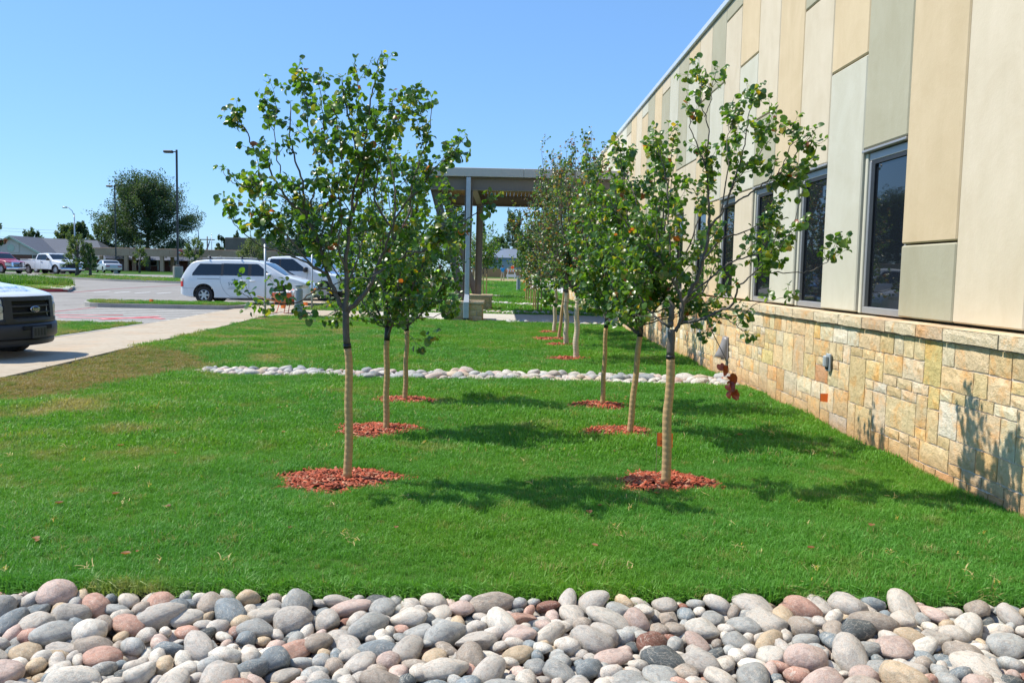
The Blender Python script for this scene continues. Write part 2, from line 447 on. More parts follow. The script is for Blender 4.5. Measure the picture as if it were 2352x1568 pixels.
# --- sidewalk: flag by flag
walk_poly_edges = [(6, -6.6, -9.6), (12.6, -6.85, -9.45), (16.5, -7.1, -9.42), (23.2, -7.35, -9.45), (27.4, -7.5, -9.45), (30.2, -7.4, -9.4), (60, -7.2, -9.1)]
def wedge_x(y, k):
    e = walk_poly_edges
    for a, b in zip(e, e[1:]):
        if a[0] <= y <= b[0]:
            t = (y-a[0])/(b[0]-a[0]); return a[k]*(1-t)+b[k]*t
    return e[-1][k]
full = [(wedge_x(y, 1), y) for y in (6, 12.6, 16.5, 23.2, 27.4, 30.2, 60)]+[(wedge_x(y, 2), y) for y in (60, 30.2, 27.4, 23.2, 16.5, 12.6, 6)]
sw = prism('sidewalk', full, .022, .2, M_walk, kind='structure')
y = 6.
while y < 58:
    y2 = y+1.52
    prism('slab', [(wedge_x(y, 1), y), (wedge_x(y2-.014, 1), y2-.014), (wedge_x(y2-.014, 2), y2-.014), (wedge_x(y, 2), y)], .034, .05, M_walk, parent=sw)
    y = y2
cwp = [(-7.46, 26.75), (-6.4, 27.0), (-4.6, 27.1), (-2.2, 26.85), (0, 26.45), (WALLX, 26.3), (WALLX, 29.9), (0, 30.15), (-4.5, 30.2), (-7.42, 30.2)]
cw = prism('walkway', cwp, .018, .2, M_walk_new, kind='structure')
for i in range(7):
    xa, xb = -7.3+i*1.55, -7.3+(i+1)*1.55-.014
    f = lambda x: 26.95-.06*(x+7.3)
    prism('slab', [(xa, f(xa)+.12), (xb, f(xb)+.12), (xb, 30.1), (xa, 30.1)], .03, .05, M_walk if i < 2 else M_walk_new, parent=cw)
path_far = prism('far_path', [(-4.5, 50.3), (-.87, 48.0), (3.4, 43.4), (3.4, 44.5), (-.87, 49.1), (-4.5, 51.4)], .02, .1, M_walk_new, kind='structure')
prism('entry_plaza', [(1.9, 54.2), (6.5, 53.4), (7.5, 100), (2.9, 101)], .02, .1, M_walk_new, kind='structure')

# --- lawn sheet, slightly uneven
def lawn_h(x, y): return .018*noise.noise((x*.55, y*.55, 3.1))+.010*noise.noise((x*1.7, y*1.7, 9))
def lawn_sheet(name, x0f, x1f, ys):
    rows = []
    for yy in ys:
        a, b = x0f(yy), x1f(yy); n = 40
        rows.append([(a+(b-a)*i/n, yy, gz(yy)+lawn_h(a+(b-a)*i/n, yy)) for i in range(n+1)])
    o = MB().grid(rows).obj(name, M_turf, smooth=True); o['kind'] = 'structure'; return o
BED = [(-9, 4.07), (9, 4.17)]
lawn_sheet('lawn', lambda y: wedge_x(max(6, y), 1)-.3, lambda y: WALLX+.03, list(np.arange(4.12, 12.35, .35))+[12.4])
STRIP = (12.42, 13.18)
lawn_sheet('lawn', lambda y: wedge_x(min(60, max(6, y)), 1)-.3, lambda y: -5.0, [12.4, 12.8, 13.2])
lawn_sheet('lawn', lambda y: wedge_x(min(60, y), 1)-.3, lambda y: WALLX+.03, list(np.arange(13.2, 27.6, .7))+[27.6])
lawn_sheet('lawn', lambda y: -7.6 if y < 60 else -12, lambda y: 9 if y > 49.5 else WALLX+.03, list(np.arange(29.9, 60, 2.))+[60])
o = MB().grid([[(x, yy, gz(yy)-.01) for x in np.linspace(-40, 60, 20)] for yy in (60, 70, 80, 88, 100, 130, 170)]).obj('lawn', M_turf); o['kind'] = 'structure'
# dry strip of grass beyond the lawn
M_dry = simple('dry_grass_ground', (.30, .24, .10), .95, var=.3, scale=3, bmp=.02)
prism('dry_field', [(-8, 88), (10, 88), (16, 130), (-12, 130)], .012, 0, M_dry, kind='structure')

# --- kerbed islands
islands = []
def island(name, poly, h=.14, r=1.0, grass_h=.02, red=None):
    p = rounded(poly, r)
    o = prism(name, p, h, h+.1, M_kerb, kind='structure')
    q = inset(p, .16)
    gtop = prism('turf', q, h+grass_h, grass_h+.02, M_turf, parent=o)
    islands.append((q, h+grass_h)); return o
isl_near = [(-14.6, 29.75), (-9.2, 29.75), (-9.2, 31.9), (-15.6, 31.9)]
island('kerb_island', isl_near, .14, .9)
isl_left = [(-20.9, 41.2), (-24, 40.5), (-30, 41.5), (-50, 45), (-50, 60), (-36, 58), (-28, 53), (-23.6, 47.2)]
island('kerb_island', isl_left, .14, 1.2)
isl_back = [(-38.2, 69.6), (-34.3, 65.8), (-28.6, 61.4), (-22.3, 58.6), (-12, 55.5), (-12, 61), (-22, 65), (-29, 69), (-35, 74)]
island('kerb_island', isl_back, .14, 1.0)
wedge = [(-16, 17.75), (-9.46, 17.75), (-9.46, 22.9), (-16, 22.5)]
island('kerb_island', wedge, .035, .1, .012)
# concrete ramp patch and red painted kerb on the left island tip
prism('kerb_ramp', [(-20.95, 41.3), (-22.4, 41.9), (-26.6, 46.4), (-24.6, 48.0), (-22.6, 45.2)], .176, .06, M_walk_new, kind='structure')
kr = rounded(isl_left, 1.2)
seg = [p for p in kr if p[0] > -24.6 and p[1] < 43.2]
mb = MB()
for a, b in zip(seg, seg[1:]):
    if (Vector(a)-Vector(b)).length > 6: continue
    d = (Vector(b)-Vector(a)).normalized(); nrm = Vector((d.y, -d.x))
    if nrm.y > 0 and nrm.x < 0: nrm = -nrm
    o4 = nrm*.004
    za, zb = gz(a[1]), gz(b[1])
    mb.add([(a[0]+o4.x, a[1]+o4.y, za+.005), (b[0]+o4.x, b[1]+o4.y, zb+.005), (b[0]+o4.x, b[1]+o4.y, zb+.143), (a[0]+o4.x, a[1]+o4.y, za+.143)], [(0, 1, 2, 3)])
    i2 = -nrm*.15
    mb.add([(a[0]+o4.x, a[1]+o4.y, za+.145), (b[0]+o4.x, b[1]+o4.y, zb+.145), (b[0]+i2.x, b[1]+i2.y, zb+.145), (a[0]+i2.x, a[1]+i2.y, za+.145)], [(0, 1, 2, 3)])
props(mb.obj('red_kerb_paint', M_redpaint), kind='structure')

# --- paint on the road
def strip(name, pts, w, m, dz=.006, taper=False):
    mb = MB()
    for a, b in zip(pts, pts[1:]):
        a = Vector(a); b = Vector(b); d = (b-a).normalized(); n = Vector((-d.y, d.x))*w/2
        k = max(1, int((b-a).length/3))
        for i in range(k):
            p = a+(b-a)*i/k; q = a+(b-a)*(i+1)/k
            mb.add([(*(p-n), gz(p.y)+dz), (*(q-n), gz(q.y)+dz), (*(q+n), gz(q.y)+dz), (*(p+n), gz(p.y)+dz)], [(0, 1, 2, 3)])
    return props(mb.obj(name, m), kind='structure')
strip('red_road_line', [(-20.7, 41.1), (-21.1, 46), (-21.0, 55.6), (-14, 55)], .13, M_redpaint)
strip('red_road_line', [(-16.5, 23.4), (-14.2, 26.9), (-14.1, 29.6)], .12, M_redpaint)
M_worn = simple('worn_white_paint', (.50, .50, .48), .8, var=.25, scale=5)
for i in range(9):
    yy = 23.05+i*.76
    x1 = -9.5; x0 = -14.0+max(0, (26.9-yy))*-.55
    strip('white_road_stripe', [(x0+R.uniform(-.05, .05), yy), (x1, yy)], .20, M_worn)
for x0 in (-19.97, -18.95, -17.95, -16.9): strip('white_road_dash', [(x0, 41.75), (x0+.05, 43.4)], .14, M_whitepaint)
strip('red_spray_mark', [(-12.9, 24.8), (-11.5, 24.75), (-10.3, 25.2), (-9.9, 24.9)], .2, M_redspray, .012)
strip('red_spray_mark', [(-11.4, 24.2), (-10.4, 25.9)], .22, M_redspray, .0125)
strip('red_spray_mark', [(-13.4, 25.6), (-11.6, 26.1)], .16, M_redspray, .013)
# joints sawn in the road slab
mb = MB()
for yy in (36, 40, 44.5, 49, 56.5, 66, 76):
    mb.add([(-80, yy, gz(yy)+.003), (-9.6, yy, gz(yy)+.003), (-9.6, yy+.025, gz(yy)+.003), (-80, yy+.025, gz(yy)+.003)], [(0, 1, 2, 3)])
props(mb.obj('road_joint', simple('joint_dark', (.12, .11, .1), .9)), kind='structure')

# ================================================================== the office building
PX = 3.73; J0, JW = 6.02, .977
CREAM, TAN, GG, LG = (.58, .505, .385), (.58, .465, .305), (.39, .37, .275), (.515, .50, .415)
bld = thing('office_building', 'long office building of cream, tan and grey green cast panels on a limestone base', 'building', (PX, 0, 0))
END = 49.2
core = MB().box(.22, 26, -3.2, END-.02, -.3, 6.16).obj('wall_core', simple('wall_core', (.30, .28, .24), .9), bld)
endw = MB().box(.01, 26, END, END+.2, -.2, 6.17).obj('end_wall', simple('end_wall_render', (.52, .44, .33), .9, bmp=.003), bld)
T = {0: [(1.25, CREAM)], 1: [(1.25, GG), (1.93, TAN)], 2: ['w', (2.94, GG)], 3: [(1.25, LG), (3.93, TAN)], 4: ['w', (2.93, CREAM), (4.93, GG)],
     5: [(1.25, LG), (2.93, TAN)], 6: ['w', (2.94, GG), (3.93, CREAM)], 7: [(1.25, CREAM), (2.93, LG), (4.93, TAN)], 8: ['w', (2.94, CREAM), (5.91, GG)],
     9: [(1.25, TAN), (2.93, LG), (4.92, GG)], 10: ['w', (2.94, TAN), (3.93, GG), (4.91, CREAM)], 11: [(1.25, CREAM), (3.87, LG), (5.9, TAN)],
     12: ['w', (2.94, CREAM), (3.87, GG)], 13: [(1.25, TAN), (4.88, LG)], 14: ['w', (2.94, GG), (5.87, CREAM)], 15: [(1.25, TAN)], 16: ['w', (2.94, GG)],
     17: [(1.25, TAN), (5.85, LG)], 18: ['w', (2.94, CREAM)], 19: [(1.25, LG), (2.93, TAN)], 20: ['w', (2.94, CREAM), (5.82, GG)], 21: [(1.25, LG)],
     22: ['w', (2.94, CREAM)], 23: [(1.25, LG), (5.3, TAN)]}
RR = random.Random(4)
for k in range(-10, 45):
    if k in T: continue
    c = RR.sample([CREAM, TAN, GG, LG], 3)
    if k % 2 == 0 and k > 0: T[k] = ['w', (2.94, c[0]), (RR.choice([3.93, 4.92, 5.9]), c[1])]
    else: T[k] = [(1.25, c[0]), (RR.choice([1.93, 2.93, 3.92, 4.92]), c[1])]
def panel(y0, y1, z0, z1, c):
    b = .016
    mb = MB().bbox(0, .2, y0+b/2, y1-b/2, z0+b/2, z1-b/2, .013)
    v = RR.uniform(.96, 1.04)
    o = mb.obj('wall_panel', M_panel, bld, color=tuple(x*v for x in c)); return o
def window(y0, y1, z0=1.25, z1=2.93):
    f = MB(); a, b = y0+.01, y1-.075          # far jamb wider: a concrete return shows there
    f.bbox(.045, .10, a, b, z0, z0+.07, .006); f.bbox(.045, .10, a, b, z1-.11, z1-.03, .006)
    f.bbox(.046, .101, a, a+.03, z0+.07, z1-.11, .006); f.bbox(.046, .101, b-.04, b, z0+.07, z1-.11, .006)
    fo = f.obj('window', M_alu, bld)
    MB().box(.072, .080, a+.03, b-.04, z0+.07, z1-.11).obj('pane', M_glass, fo)
    g = MB()
    for ya, yb in ((a+.03, a+.045), (b-.125, b-.04)): g.box(.052, .071, ya, yb, z0+.07, z1-.11)
    g.box(.052, .071, a+.045, b-.125, z1-.15, z1-.11)
    g.obj('gasket', M_darkframe, fo)
    MB().bbox(-.012, .06, y0+.004, y1-.004, z1-.022, z1+.004, .004).obj('head_flashing', M_alu, fo)
    MB().bbox(.03, .20, b+.004, y1-.012, z0, z1-.03, .006).obj('jamb', M_panel, fo, color=LG)
for k, rows in T.items():
    y0, y1 = J0+k*JW, J0+(k+1)*JW
    if y1 > END: continue
    r = [q for q in rows if q != 'w']
    for i, (z0, c) in enumerate(r):
        panel(y0, y1, z0, r[i+1][0] if i+1 < len(r) else 6.17, c)
    if rows[0] == 'w': window(y0, y1)
y = -3.2
while y < END:
    y2 = min(y+3.05, END+.2); MB().bbox(-.05, .5, y+.004, y2-.004, 6.175, 6.285, .01).obj('coping', M_coping, bld); y = y2

# --- limestone base: random ashlar
base = MB().box(WALLX-PX+.006, .21, -3.2, END-.01, -.3, 1.115).obj('stone_base', M_mortar, bld)
U_ = .0945; NR = 12
PAL = [((.64, .49, .27), 36), ((.68, .54, .33), 34), ((.68, .58, .41), 14), ((.64, .41, .20), 8), ((.66, .51, .23), 5), ((.56, .31, .17), 4), ((.54, .55, .53), 2.5), ((.74, .67, .53), 4)]
def pick(rr):
    q = rr.random()*sum(w for _, w in PAL)
    for c, w in PAL:
        q -= w
        if q <= 0: break
    v = rr.uniform(.88, 1.12); return tuple(min(.85, x*v*rr.uniform(.97, 1.03)) for x in c)
def stone_geo(y0, y1, z0, z1, rr, d=.013, nz_=4, ny_=4, top_round=True):
    """rough face towards -X; local plane x = 0 is the wall face"""
    g_ = .0065; y0 += g_; y1 -= g_; z0 += g_; z1 -= g_
    ny_, nz_ = max(2, min(5, int((y1-y0)/.07)+1)), max(2, min(5, int((z1-z0)/.07)+1))
    v = []; f = []
    for i in range(ny_+1):
        for j in range(nz_+1):
            edge = i in (0, ny_) or j in (0, nz_)
            yy = y0+(y1-y0)*i/ny_; zz = z0+(z1-z0)*j/nz_
            x = -(.003 if edge else d*rr.uniform(.35, 1.0))
            if edge: yy += rr.uniform(-.005, .005); zz += rr.uniform(-.005, .005)
            else: yy += rr.uniform(-.012, .012); zz += rr.uniform(-.012, .012)
            v.append((x, yy, zz))
    w = nz_+1
    for i in range(ny_):
        for j in range(nz_): a = i*w+j; f.append((a, a+1, a+w+1, a+w))
    ring = [i*w for i in range(ny_+1)]+[ny_*w+j for j in range(1, w)]+[i*w+nz_ for i in range(ny_-1, -1, -1)]+[j for j in range(nz_-1, 0, -1)]
    b = len(v)
    for q in ring: v.append((.03, v[q][1], v[q][2]))
    n = len(ring)
    for q in range(n): f.append((ring[q], ring[(q+1) % n], b+(q+1) % n, b+q))
    return v, f
def ashlar(y0, ncol, nrow, z0, seed, u=U_):
    rr = random.Random(seed); occ = np.zeros((ncol, nrow), bool); out = []
    sizes = [(3, 2), (4, 3), (2, 4), (3, 4), (5, 3), (4, 2), (2, 2), (3, 3), (4, 5), (6, 3), (2, 3), (5, 2), (3, 5), (4, 4), (2, 1), (5, 4)]
    for i in range(ncol):
        for j in range(nrow):
            if occ[i, j]: continue
            for _ in range(12):
                w, h = rr.choice(sizes)
                if i+w <= ncol and j+h <= nrow and not occ[i:i+w, j:j+h].any() and nrow-(j+h) != 1: break
            else:
                w = h = 1
                while i+w < ncol and w < 3 and not occ[i+w, j]: w += 1
                while j+h < nrow and h < 3 and not occ[i:i+w, j+h].any(): h += 1
            occ[i:i+w, j:j+h] = True
            out.append((y0+i*u, y0+(i+w)*u, z0+j*u, z0+(j+h)*u))
    return out
stones = ashlar(3.0, int((END-3)/U_), NR, -.02, 11)
stones.sort(key=lambda s: s[0])
rr = random.Random(5); cnt = 0; MV, MF, MT = [], [], []; off = WALLX-PX
for (a, b, c, d) in stones:
    v, f = stone_geo(a, b, c, d, rr); col = pick(rr)
    v = [(x+off, y, z) for x, y, z in v]
    if a > 5.2 and cnt < 248:
        link('stone', mesh('stone', v, f, M_stone_o), base, col); cnt += 1
    else:
        k = len(MV); MV += v; MF += [tuple(i+k for i in q) for q in f]; MT += [col]*len(v)
y = 2.5
while y < END:
    L = rr.uniform(.42, .78); y2 = min(END, y+L)
    v, f = stone_geo(y, y2, 1.122, 1.234, rr, d=.012)
    v = [(x+off-.038, yy, z) for x, yy, z in v]
    # dressed top running back to the panels
    v = [((.14+off if x > -.02+off else x), yy, z) for x, yy, z in v]; k = len(v)
    yy0, yy1 = y+.006, y2-.006
    v += [(off-.04, yy0, 1.229), (off-.04, yy1, 1.229), (.195, yy1, 1.232), (.195, yy0, 1.232), (off-.04, yy0, 1.127), (off-.04, yy1, 1.127), (.195, yy1, 1.127), (.195, yy0, 1.127)]
    f += [(k, k+1, k+2, k+3), (k+4, k+7, k+6, k+5), (k, k+3, k+7, k+4), (k+1, k+5, k+6, k+2)]
    col = tuple(min(.8, x*1.02) for x in (rr.choice([(.60, .48, .32), (.64, .54, .38), (.56, .42, .28)])))
    if y > 5 and cnt < 298: link('cap_stone', mesh('cap_stone', v, f, M_stone_o), base, col); cnt += 1
    else:
        k = len(MV); MV += v; MF += [tuple(i+k for i in q) for q in f]; MT += [col]*len(v)
    y = y2
o = link('far_stones', mesh('far_stones', MV, MF, M_stone_t, tint=np.array(MT)), base); o['kind'] = 'stuff'

# --- wall fittings, each a thing of its own
p = atx(1903, 832, WALLX-.03)
ob = thing('outlet_box', 'small grey weatherproof outlet box fixed on the limestone wall right of the trees', 'outlet', p)
MB().bbox(-.012, .012, -.055, .055, -.095, .095, .006).obj('back_plate', simple('grey_cast_box', (.33, .37, .40), .5), ob)
MB().bbox(-.055, -.012, -.036, .036, -.05, .075, .012).obj('cover', simple('grey_cast_box', (.33, .37, .40), .5), ob)
MB().bbox(-.03, -.012, -.022, .022, -.075, -.052, .004).obj('latch', M_darkframe, ob)
p = atx(1668, 800, WALLX-.02)
wl = thing('wall_scupper', 'grey shell shaped downspout hood on the stone wall beside the hanging brown leaves', 'downspout hood', p)
mb = MB(); rows = []
for i in range(9):
    a = -math.pi/2+math.pi*i/8; rows.append([])
    for j in range(8):
        t = j/7; w = .10*(1-.15*t); dep = .05+.13*t**1.3
        rows[-1].append((-math.cos(a)*dep-.002, math.sin(a)*w, .16-.32*t+.03*math.cos(a)))
mb.grid(rows); o = mb.obj('hood', simple('grey_enamel', (.24, .225, .22), .4), wl, smooth=True)
sm = o.modifiers.new('thick', 'SOLIDIFY'); sm.thickness = .006
MB().bbox(-.012, .01, -.11, .11, -.17, .19, .008).obj('back_plate', simple('grey_enamel', (.40, .37, .36), .4), wl)
MB().lathe([(.03, -.02), (.035, .02)], 10).obj('lamp_holder', M_darkframe, wl).location = (-.05, 0, -.15)

# ================================================================== entrance canopy
G27 = gz(27)
can = thing('entrance_canopy', 'steel entrance canopy with silver roof edge and brown beams reaching out from the building', 'canopy', (-1.2, 27, G27))
M_brown = simple('brown_steel_paint', (.20, .165, .135), .55, var=.05)
M_fascia = simple('grey_fascia_metal', (.50, .47, .43), .5, .1, var=.04)
M_soffit = simple('cedar_soffit', (.30, .15, .075), .6, var=.2, scale=4)
cx, cy = 1.2, -27
def cb(*a): return (a[0]+cx, a[1]+cx, a[2]+cy, a[3]+cy, a[4]-G27, a[5]-G27)
MB().bbox(*cb(-2.42, 3.66, 26.6, 33.6, 4.70, 4.78), .01).obj('roof', M_coping, can)
x = -2.46
while x < 3.6:
    x2 = min(3.66, x+3.05); MB().bbox(*cb(x+.003, x2-.003, 26.54, 26.62, 4.52, 4.79), .01).obj('fascia', M_fascia, can); x = x2
MB().bbox(*cb(-2.50, -2.42, 26.54, 33.66, 4.52, 4.79), .01).obj('fascia', M_fascia, can)
def ibeam(mb, x0, x1, y, z0, z1, w=.2, along='x'):
    t = .025
    if along == 'x':
        mb.box(*cb(x0, x1, y-.012, y+.012, z0+t, z1-t)); mb.box(*cb(x0, x1, y-w/2, y+w/2, z0, z0+t)); mb.box(*cb(x0, x1, y-w/2, y+w/2, z1-t, z1))
    else:
        mb.box(*cb(y-.012, y+.012, x0, x1, z0+t, z1-t)); mb.box(*cb(y-w/2, y+w/2, x0, x1, z0, z0+t)); mb.box(*cb(y-w/2, y+w/2, x0, x1, z1-t, z1))
for yy in (26.78, 33.1):
    mb = MB(); ibeam(mb, -2.36, 3.66, yy, 4.12, 4.51); mb.obj('beam', M_brown, can)
for xx in (-2.25, -.95, 3.4):
    mb = MB(); ibeam(mb, 26.9, 33.0, xx, 4.16, 4.50, along='y'); mb.obj('beam', M_brown, can)
n = 0; x = -2.3
while x < 3.6:
    MB().bbox(*cb(x+.003, x+.137, 26.9, 33.0, 4.505, 4.525), .003).obj('soffit_board', M_soffit, can); x += .14
def leg(a, b, w, d, name='leg'):
    a = Vector(a)-Vector((-1.2, 27, G27)); b = Vector(b)-Vector((-1.2, 27, G27)); mb = MB()
    for (u0, u1, v0, v1) in ((-w/2, -w/2+.02, -d/2, d/2), (w/2-.02, w/2, -d/2, d/2), (-w/2+.02, w/2-.02, -.01, .01)):
        mb.add([a+Vector((u0, v0, 0)), a+Vector((u1, v0, 0)), a+Vector((u1, v1, 0)), a+Vector((u0, v1, 0)), b+Vector((u0, v0, 0)), b+Vector((u1, v0, 0)), b+Vector((u1, v1, 0)), b+Vector((u0, v1, 0))],
               [(3, 2, 1, 0), (4, 5, 6, 7), (0, 1, 5, 4), (1, 2, 6, 5), (2, 3, 7, 6), (3, 0, 4, 7)])
    mb.obj(name, M_brown, can)
leg((-1.16, 26.8, .62+G27), (-1.10, 26.8, 4.12), .24, .24)
leg((-1.24, 27.1, .62+G27), (-2.2, 27.1, 4.14), .26, .22)
leg((-.95, 33.1, .60+gz(33)), (-.93, 33.1, 4.12), .26, .24)
leg((-1.05, 33.3, .60+gz(33)), (-2.2, 33.3, 4.14), .26, .22)
def pier(name, label, x0, x1, y0, y1, zb, h, group=None):
    t = thing(name, label, 'stone pier', ((x0+x1)/2, (y0+y1)/2, zb), group=group)
    w, d = (x1-x0)/2, (y1-y0)/2
    co_ = MB().box(-w+.02, w-.02, -d+.02, d-.02, -.1, h-.09).obj('pier_core', M_mortar, t)
    rr = random.Random(len(name)+int(y0))
    MB().bbox(-w-.05, w+.05, -d-.05, d+.05, h-.085, h, .012).obj('cap_stone', M_stone_o, t, color=(.56, .46, .32))
    for face in range(4):
        L = (2*w, 2*d, 2*w, 2*d)[face]; nc = int(L/.09)
        for a, b, c, e in ashlar(-L/2, nc, 6, -.02, rr.randint(0, 999), u=L/nc):
            c2, e2 = -.02+(c+.02)*((h-.07)/(6*L/nc)), -.02+(e+.02)*((h-.07)/(6*L/nc))
            v, f = stone_geo(a, b, c2, e2, rr, d=.02)
            rotm = Matrix.Rotation((math.pi/2, math.pi, -math.pi/2, 0)[face], 4, 'Z')
            offv = [Vector((0, -d, 0)), Vector((w, 0, 0)), Vector((0, d, 0)), Vector((-w, 0, 0))][face]
            vv = [tuple(rotm @ Vector(q)+offv) for q in v]
            link('stone', mesh('stone', vv, f, M_stone_o), co_, tuple(x*.8 for x in pick(rr)))
    return t
pier('stone_pier', 'low limestone pier with flat cap under the front canopy post and silver downspout', -1.72, -.62, 26.4, 27.5, G27, .62, 'limestone piers under the canopy posts')
pier('stone_pier', 'low limestone pier under the rear canopy post, behind the downspout pier', -1.5, -.42, 32.6, 33.7, gz(33), .60, 'limestone piers under the canopy posts')
ds = thing('downspout', 'square silver metal downspout running down the canopy post to the stone pier', 'downspout', (-1.15, 26.56, G27))
q = Vector((-1.15, 26.56, G27))
mb = MB()
mb.bbox(-.03, .11, -.03, .09, .72, 4.50-G27, .008); mb.obj('pipe', M_galv, ds)
mb = MB(); mb.add([(-.05, -.28, .60), (.12, -.28, .60), (.11, -.03, .84), (-.03, -.03, .84), (-.05, -.28, .42), (.12, -.28, .42), (.11, .0, .68), (-.03, .0, .68)],
                  [(0, 1, 2, 3), (4, 7, 6, 5), (0, 4, 5, 1), (1, 5, 6, 2), (2, 6, 7, 3), (3, 7, 4, 0)]).obj('offset', M_galv, ds)
MB().bbox(-.052, .122, -.29, -.15, .10, .60, .008).obj('outlet', M_galv, ds)
MB().bbox(-.05, .12, -.285, -.155, .03, .10, .004).obj('shoe', M_darkframe, ds)
# ================================================================== river stones
def cobble_shape(seed, kind, sub=3):
    rr = random.Random(seed); bm = bmesh.new(); bmesh.ops.create_icosphere(bm, subdivisions=sub, radius=1)
    off = Vector((rr.uniform(0, 50), rr.uniform(0, 50), rr.uniform(0, 50)))
    planes = []
    if kind == 'broken':
        for _ in range(rr.randint(5, 8)):
            n = Vector((rr.gauss(0, 1), rr.gauss(0, 1), rr.gauss(0, 1))).normalized(); planes.append((n, rr.uniform(.5, .8)))
    elif rr.random() < .5:
        n = Vector((rr.gauss(0, 1), rr.gauss(0, 1), rr.gauss(0, 1))).normalized(); planes.append((n, rr.uniform(.7, .85)))
    amp = .16 if kind == 'round' else .1
    for v in bm.verts:
        d = v.co.normalized()
        r = 1+amp*noise.noise(d*.9+off)*1.6+.04*noise.noise(d*2.6+off)
        p = d*r
        for n, h in planes:
            k = p.dot(n)
            if k > h: p -= n*(k-h)*(.92 if kind == 'broken' else .75)
        v.co = p
    me = bpy.data.meshes.new('cobble'); bm.to_mesh(me); bm.free()
    me.polygons.foreach_set('use_smooth', [True]*len(me.polygons)); return me
CS = [cobble_shape(i, 'round') for i in range(11)]+[cobble_shape(20+i, 'broken') for i in range(5)]
for me in CS: me.materials.append(M_cob_o)
CLO = [cobble_shape(i, 'round', 2) for i in range(8)]
CLO_d = []
for me in CLO:
    V = np.zeros(len(me.vertices)*3, np.float32); me.vertices.foreach_get('co', V)
    F = np.array([p.vertices[:] for p in me.polygons]); CLO_d.append((V.reshape(-1, 3), F))
CP = [((.47, .44, .40), 24), ((.35, .36, .35), 18), ((.21, .245, .265), 11), ((.50, .39, .345), 12), ((.46, .28, .22), 7), ((.54, .50, .44), 16),
      ((.37, .32, .27), 10), ((.25, .12, .09), 2), ((.49, .39, .27), 7), ((.10, .115, .12), 3), ((.60, .57, .51), 10)]
def ccol(rr, pale=0):
    q = rr.random()*sum(w for _, w in CP)
    for c, w in CP:
        q -= w
        if q <= 0: break
    v = rr.uniform(.86, 1.12)
    return tuple(min(.8, (x*(1-pale)+.66*pale)*v) for x in c)
def rocks(name, label, x0, x1, yf0, yf1, z, rmin, rmax, n, seed, maxobj, pale=0, layers=((0, 1.),), loc=(0, 0, 0), flat=(.5, .75), pack=.8):
    """a bed of stones between the curves yf0(x) and yf1(x)"""
    root = thing(name, label, 'rock bed', loc) if name else None
    rr = random.Random(seed); placed = []; out = []
    cell = rmax*2.2; gridd = {}
    for dz, dens in layers:
        placed_l = []; gridd = {}
        tries = int(n*14*dens); m = 0
        for tix in range(tries):
            if m >= n*dens: break
            fr = tix/tries
            r = (rmin+(rmax-rmin)*(1-fr)**2.2*rr.random()**.7) if dz >= 0 else rr.uniform(rmin, rmax*.7)
            x = rr.uniform(x0, x1); a, b = yf0(x), yf1(x)
            if b-a < r: continue
            y = rr.uniform(a+r*.5, b-r*.5)
            gx, gy = int(x//cell), int(y//cell); ok = True
            for i in (-1, 0, 1):
                for j in (-1, 0, 1):
                    for (px, py, pr) in gridd.get((gx+i, gy+j), ()):
                        if (px-x)**2+(py-y)**2 < ((pr+r)*pack)**2: ok = False; break
                    if not ok: break
                if not ok: break
            if not ok: continue
            gridd.setdefault((gx, gy), []).append((x, y, r)); placed_l.append((x, y, r)); m += 1
        for (x, y, r) in placed_l: out.append((x, y, r, dz))
    # nearest to the middle of the view become objects of their own
    out.sort(key=lambda q: (q[3] < 0, abs(q[0])-(2.9 if abs(q[0]) < 2.9 else 0) if abs(q[0]) > 2.9 else -q[2]))
    MVs, MFs, MTs = [], [], []; nv = 0
    for i, (x, y, r, dz) in enumerate(out):
        el = rr.uniform(1.0, 1.55); h = rr.uniform(*flat)
        rz = rr.uniform(0, math.pi); tl_ = .32 if r < rmax*.5 else .17; tx, ty = rr.gauss(0, tl_), rr.gauss(0, tl_)
        zz = z(x, y)+dz+r*h*.55+rr.uniform(-.004, .012)
        mat = Matrix.Translation((x, y, zz)) @ Matrix.Rotation(tx, 4, 'X') @ Matrix.Rotation(ty, 4, 'Y') @ Matrix.Rotation(rz, 4, 'Z') @ Matrix.Diagonal((r*el*.98, r*.92/el**.35, r*h, 1))
        c = ccol(rr, pale)
        if i < maxobj and root is not None:
            br = rr.random() < (.42 if r < rmax*.62 else .06)
            link('cobble', CS[rr.randrange(11, 16)] if br else CS[rr.randrange(11)], root, c, mat)
        else:
            V, F = CLO_d[rr.randrange(8)]; m3 = np.array(mat)
            P = V @ m3[:3, :3].T+m3[:3, 3]; MVs.append(P); MFs.append(F+nv); nv += len(P); MTs.append(np.tile(c, (len(P), 1)))
    if MVs:
        me = npmesh('small_cobbles', np.vstack(MVs), np.vstack(MFs), M_cob_t, True, np.vstack(MTs))
        o = link('small_cobbles' if root else 'river_stones', me, root); o['kind'] = 'stuff'
    return root
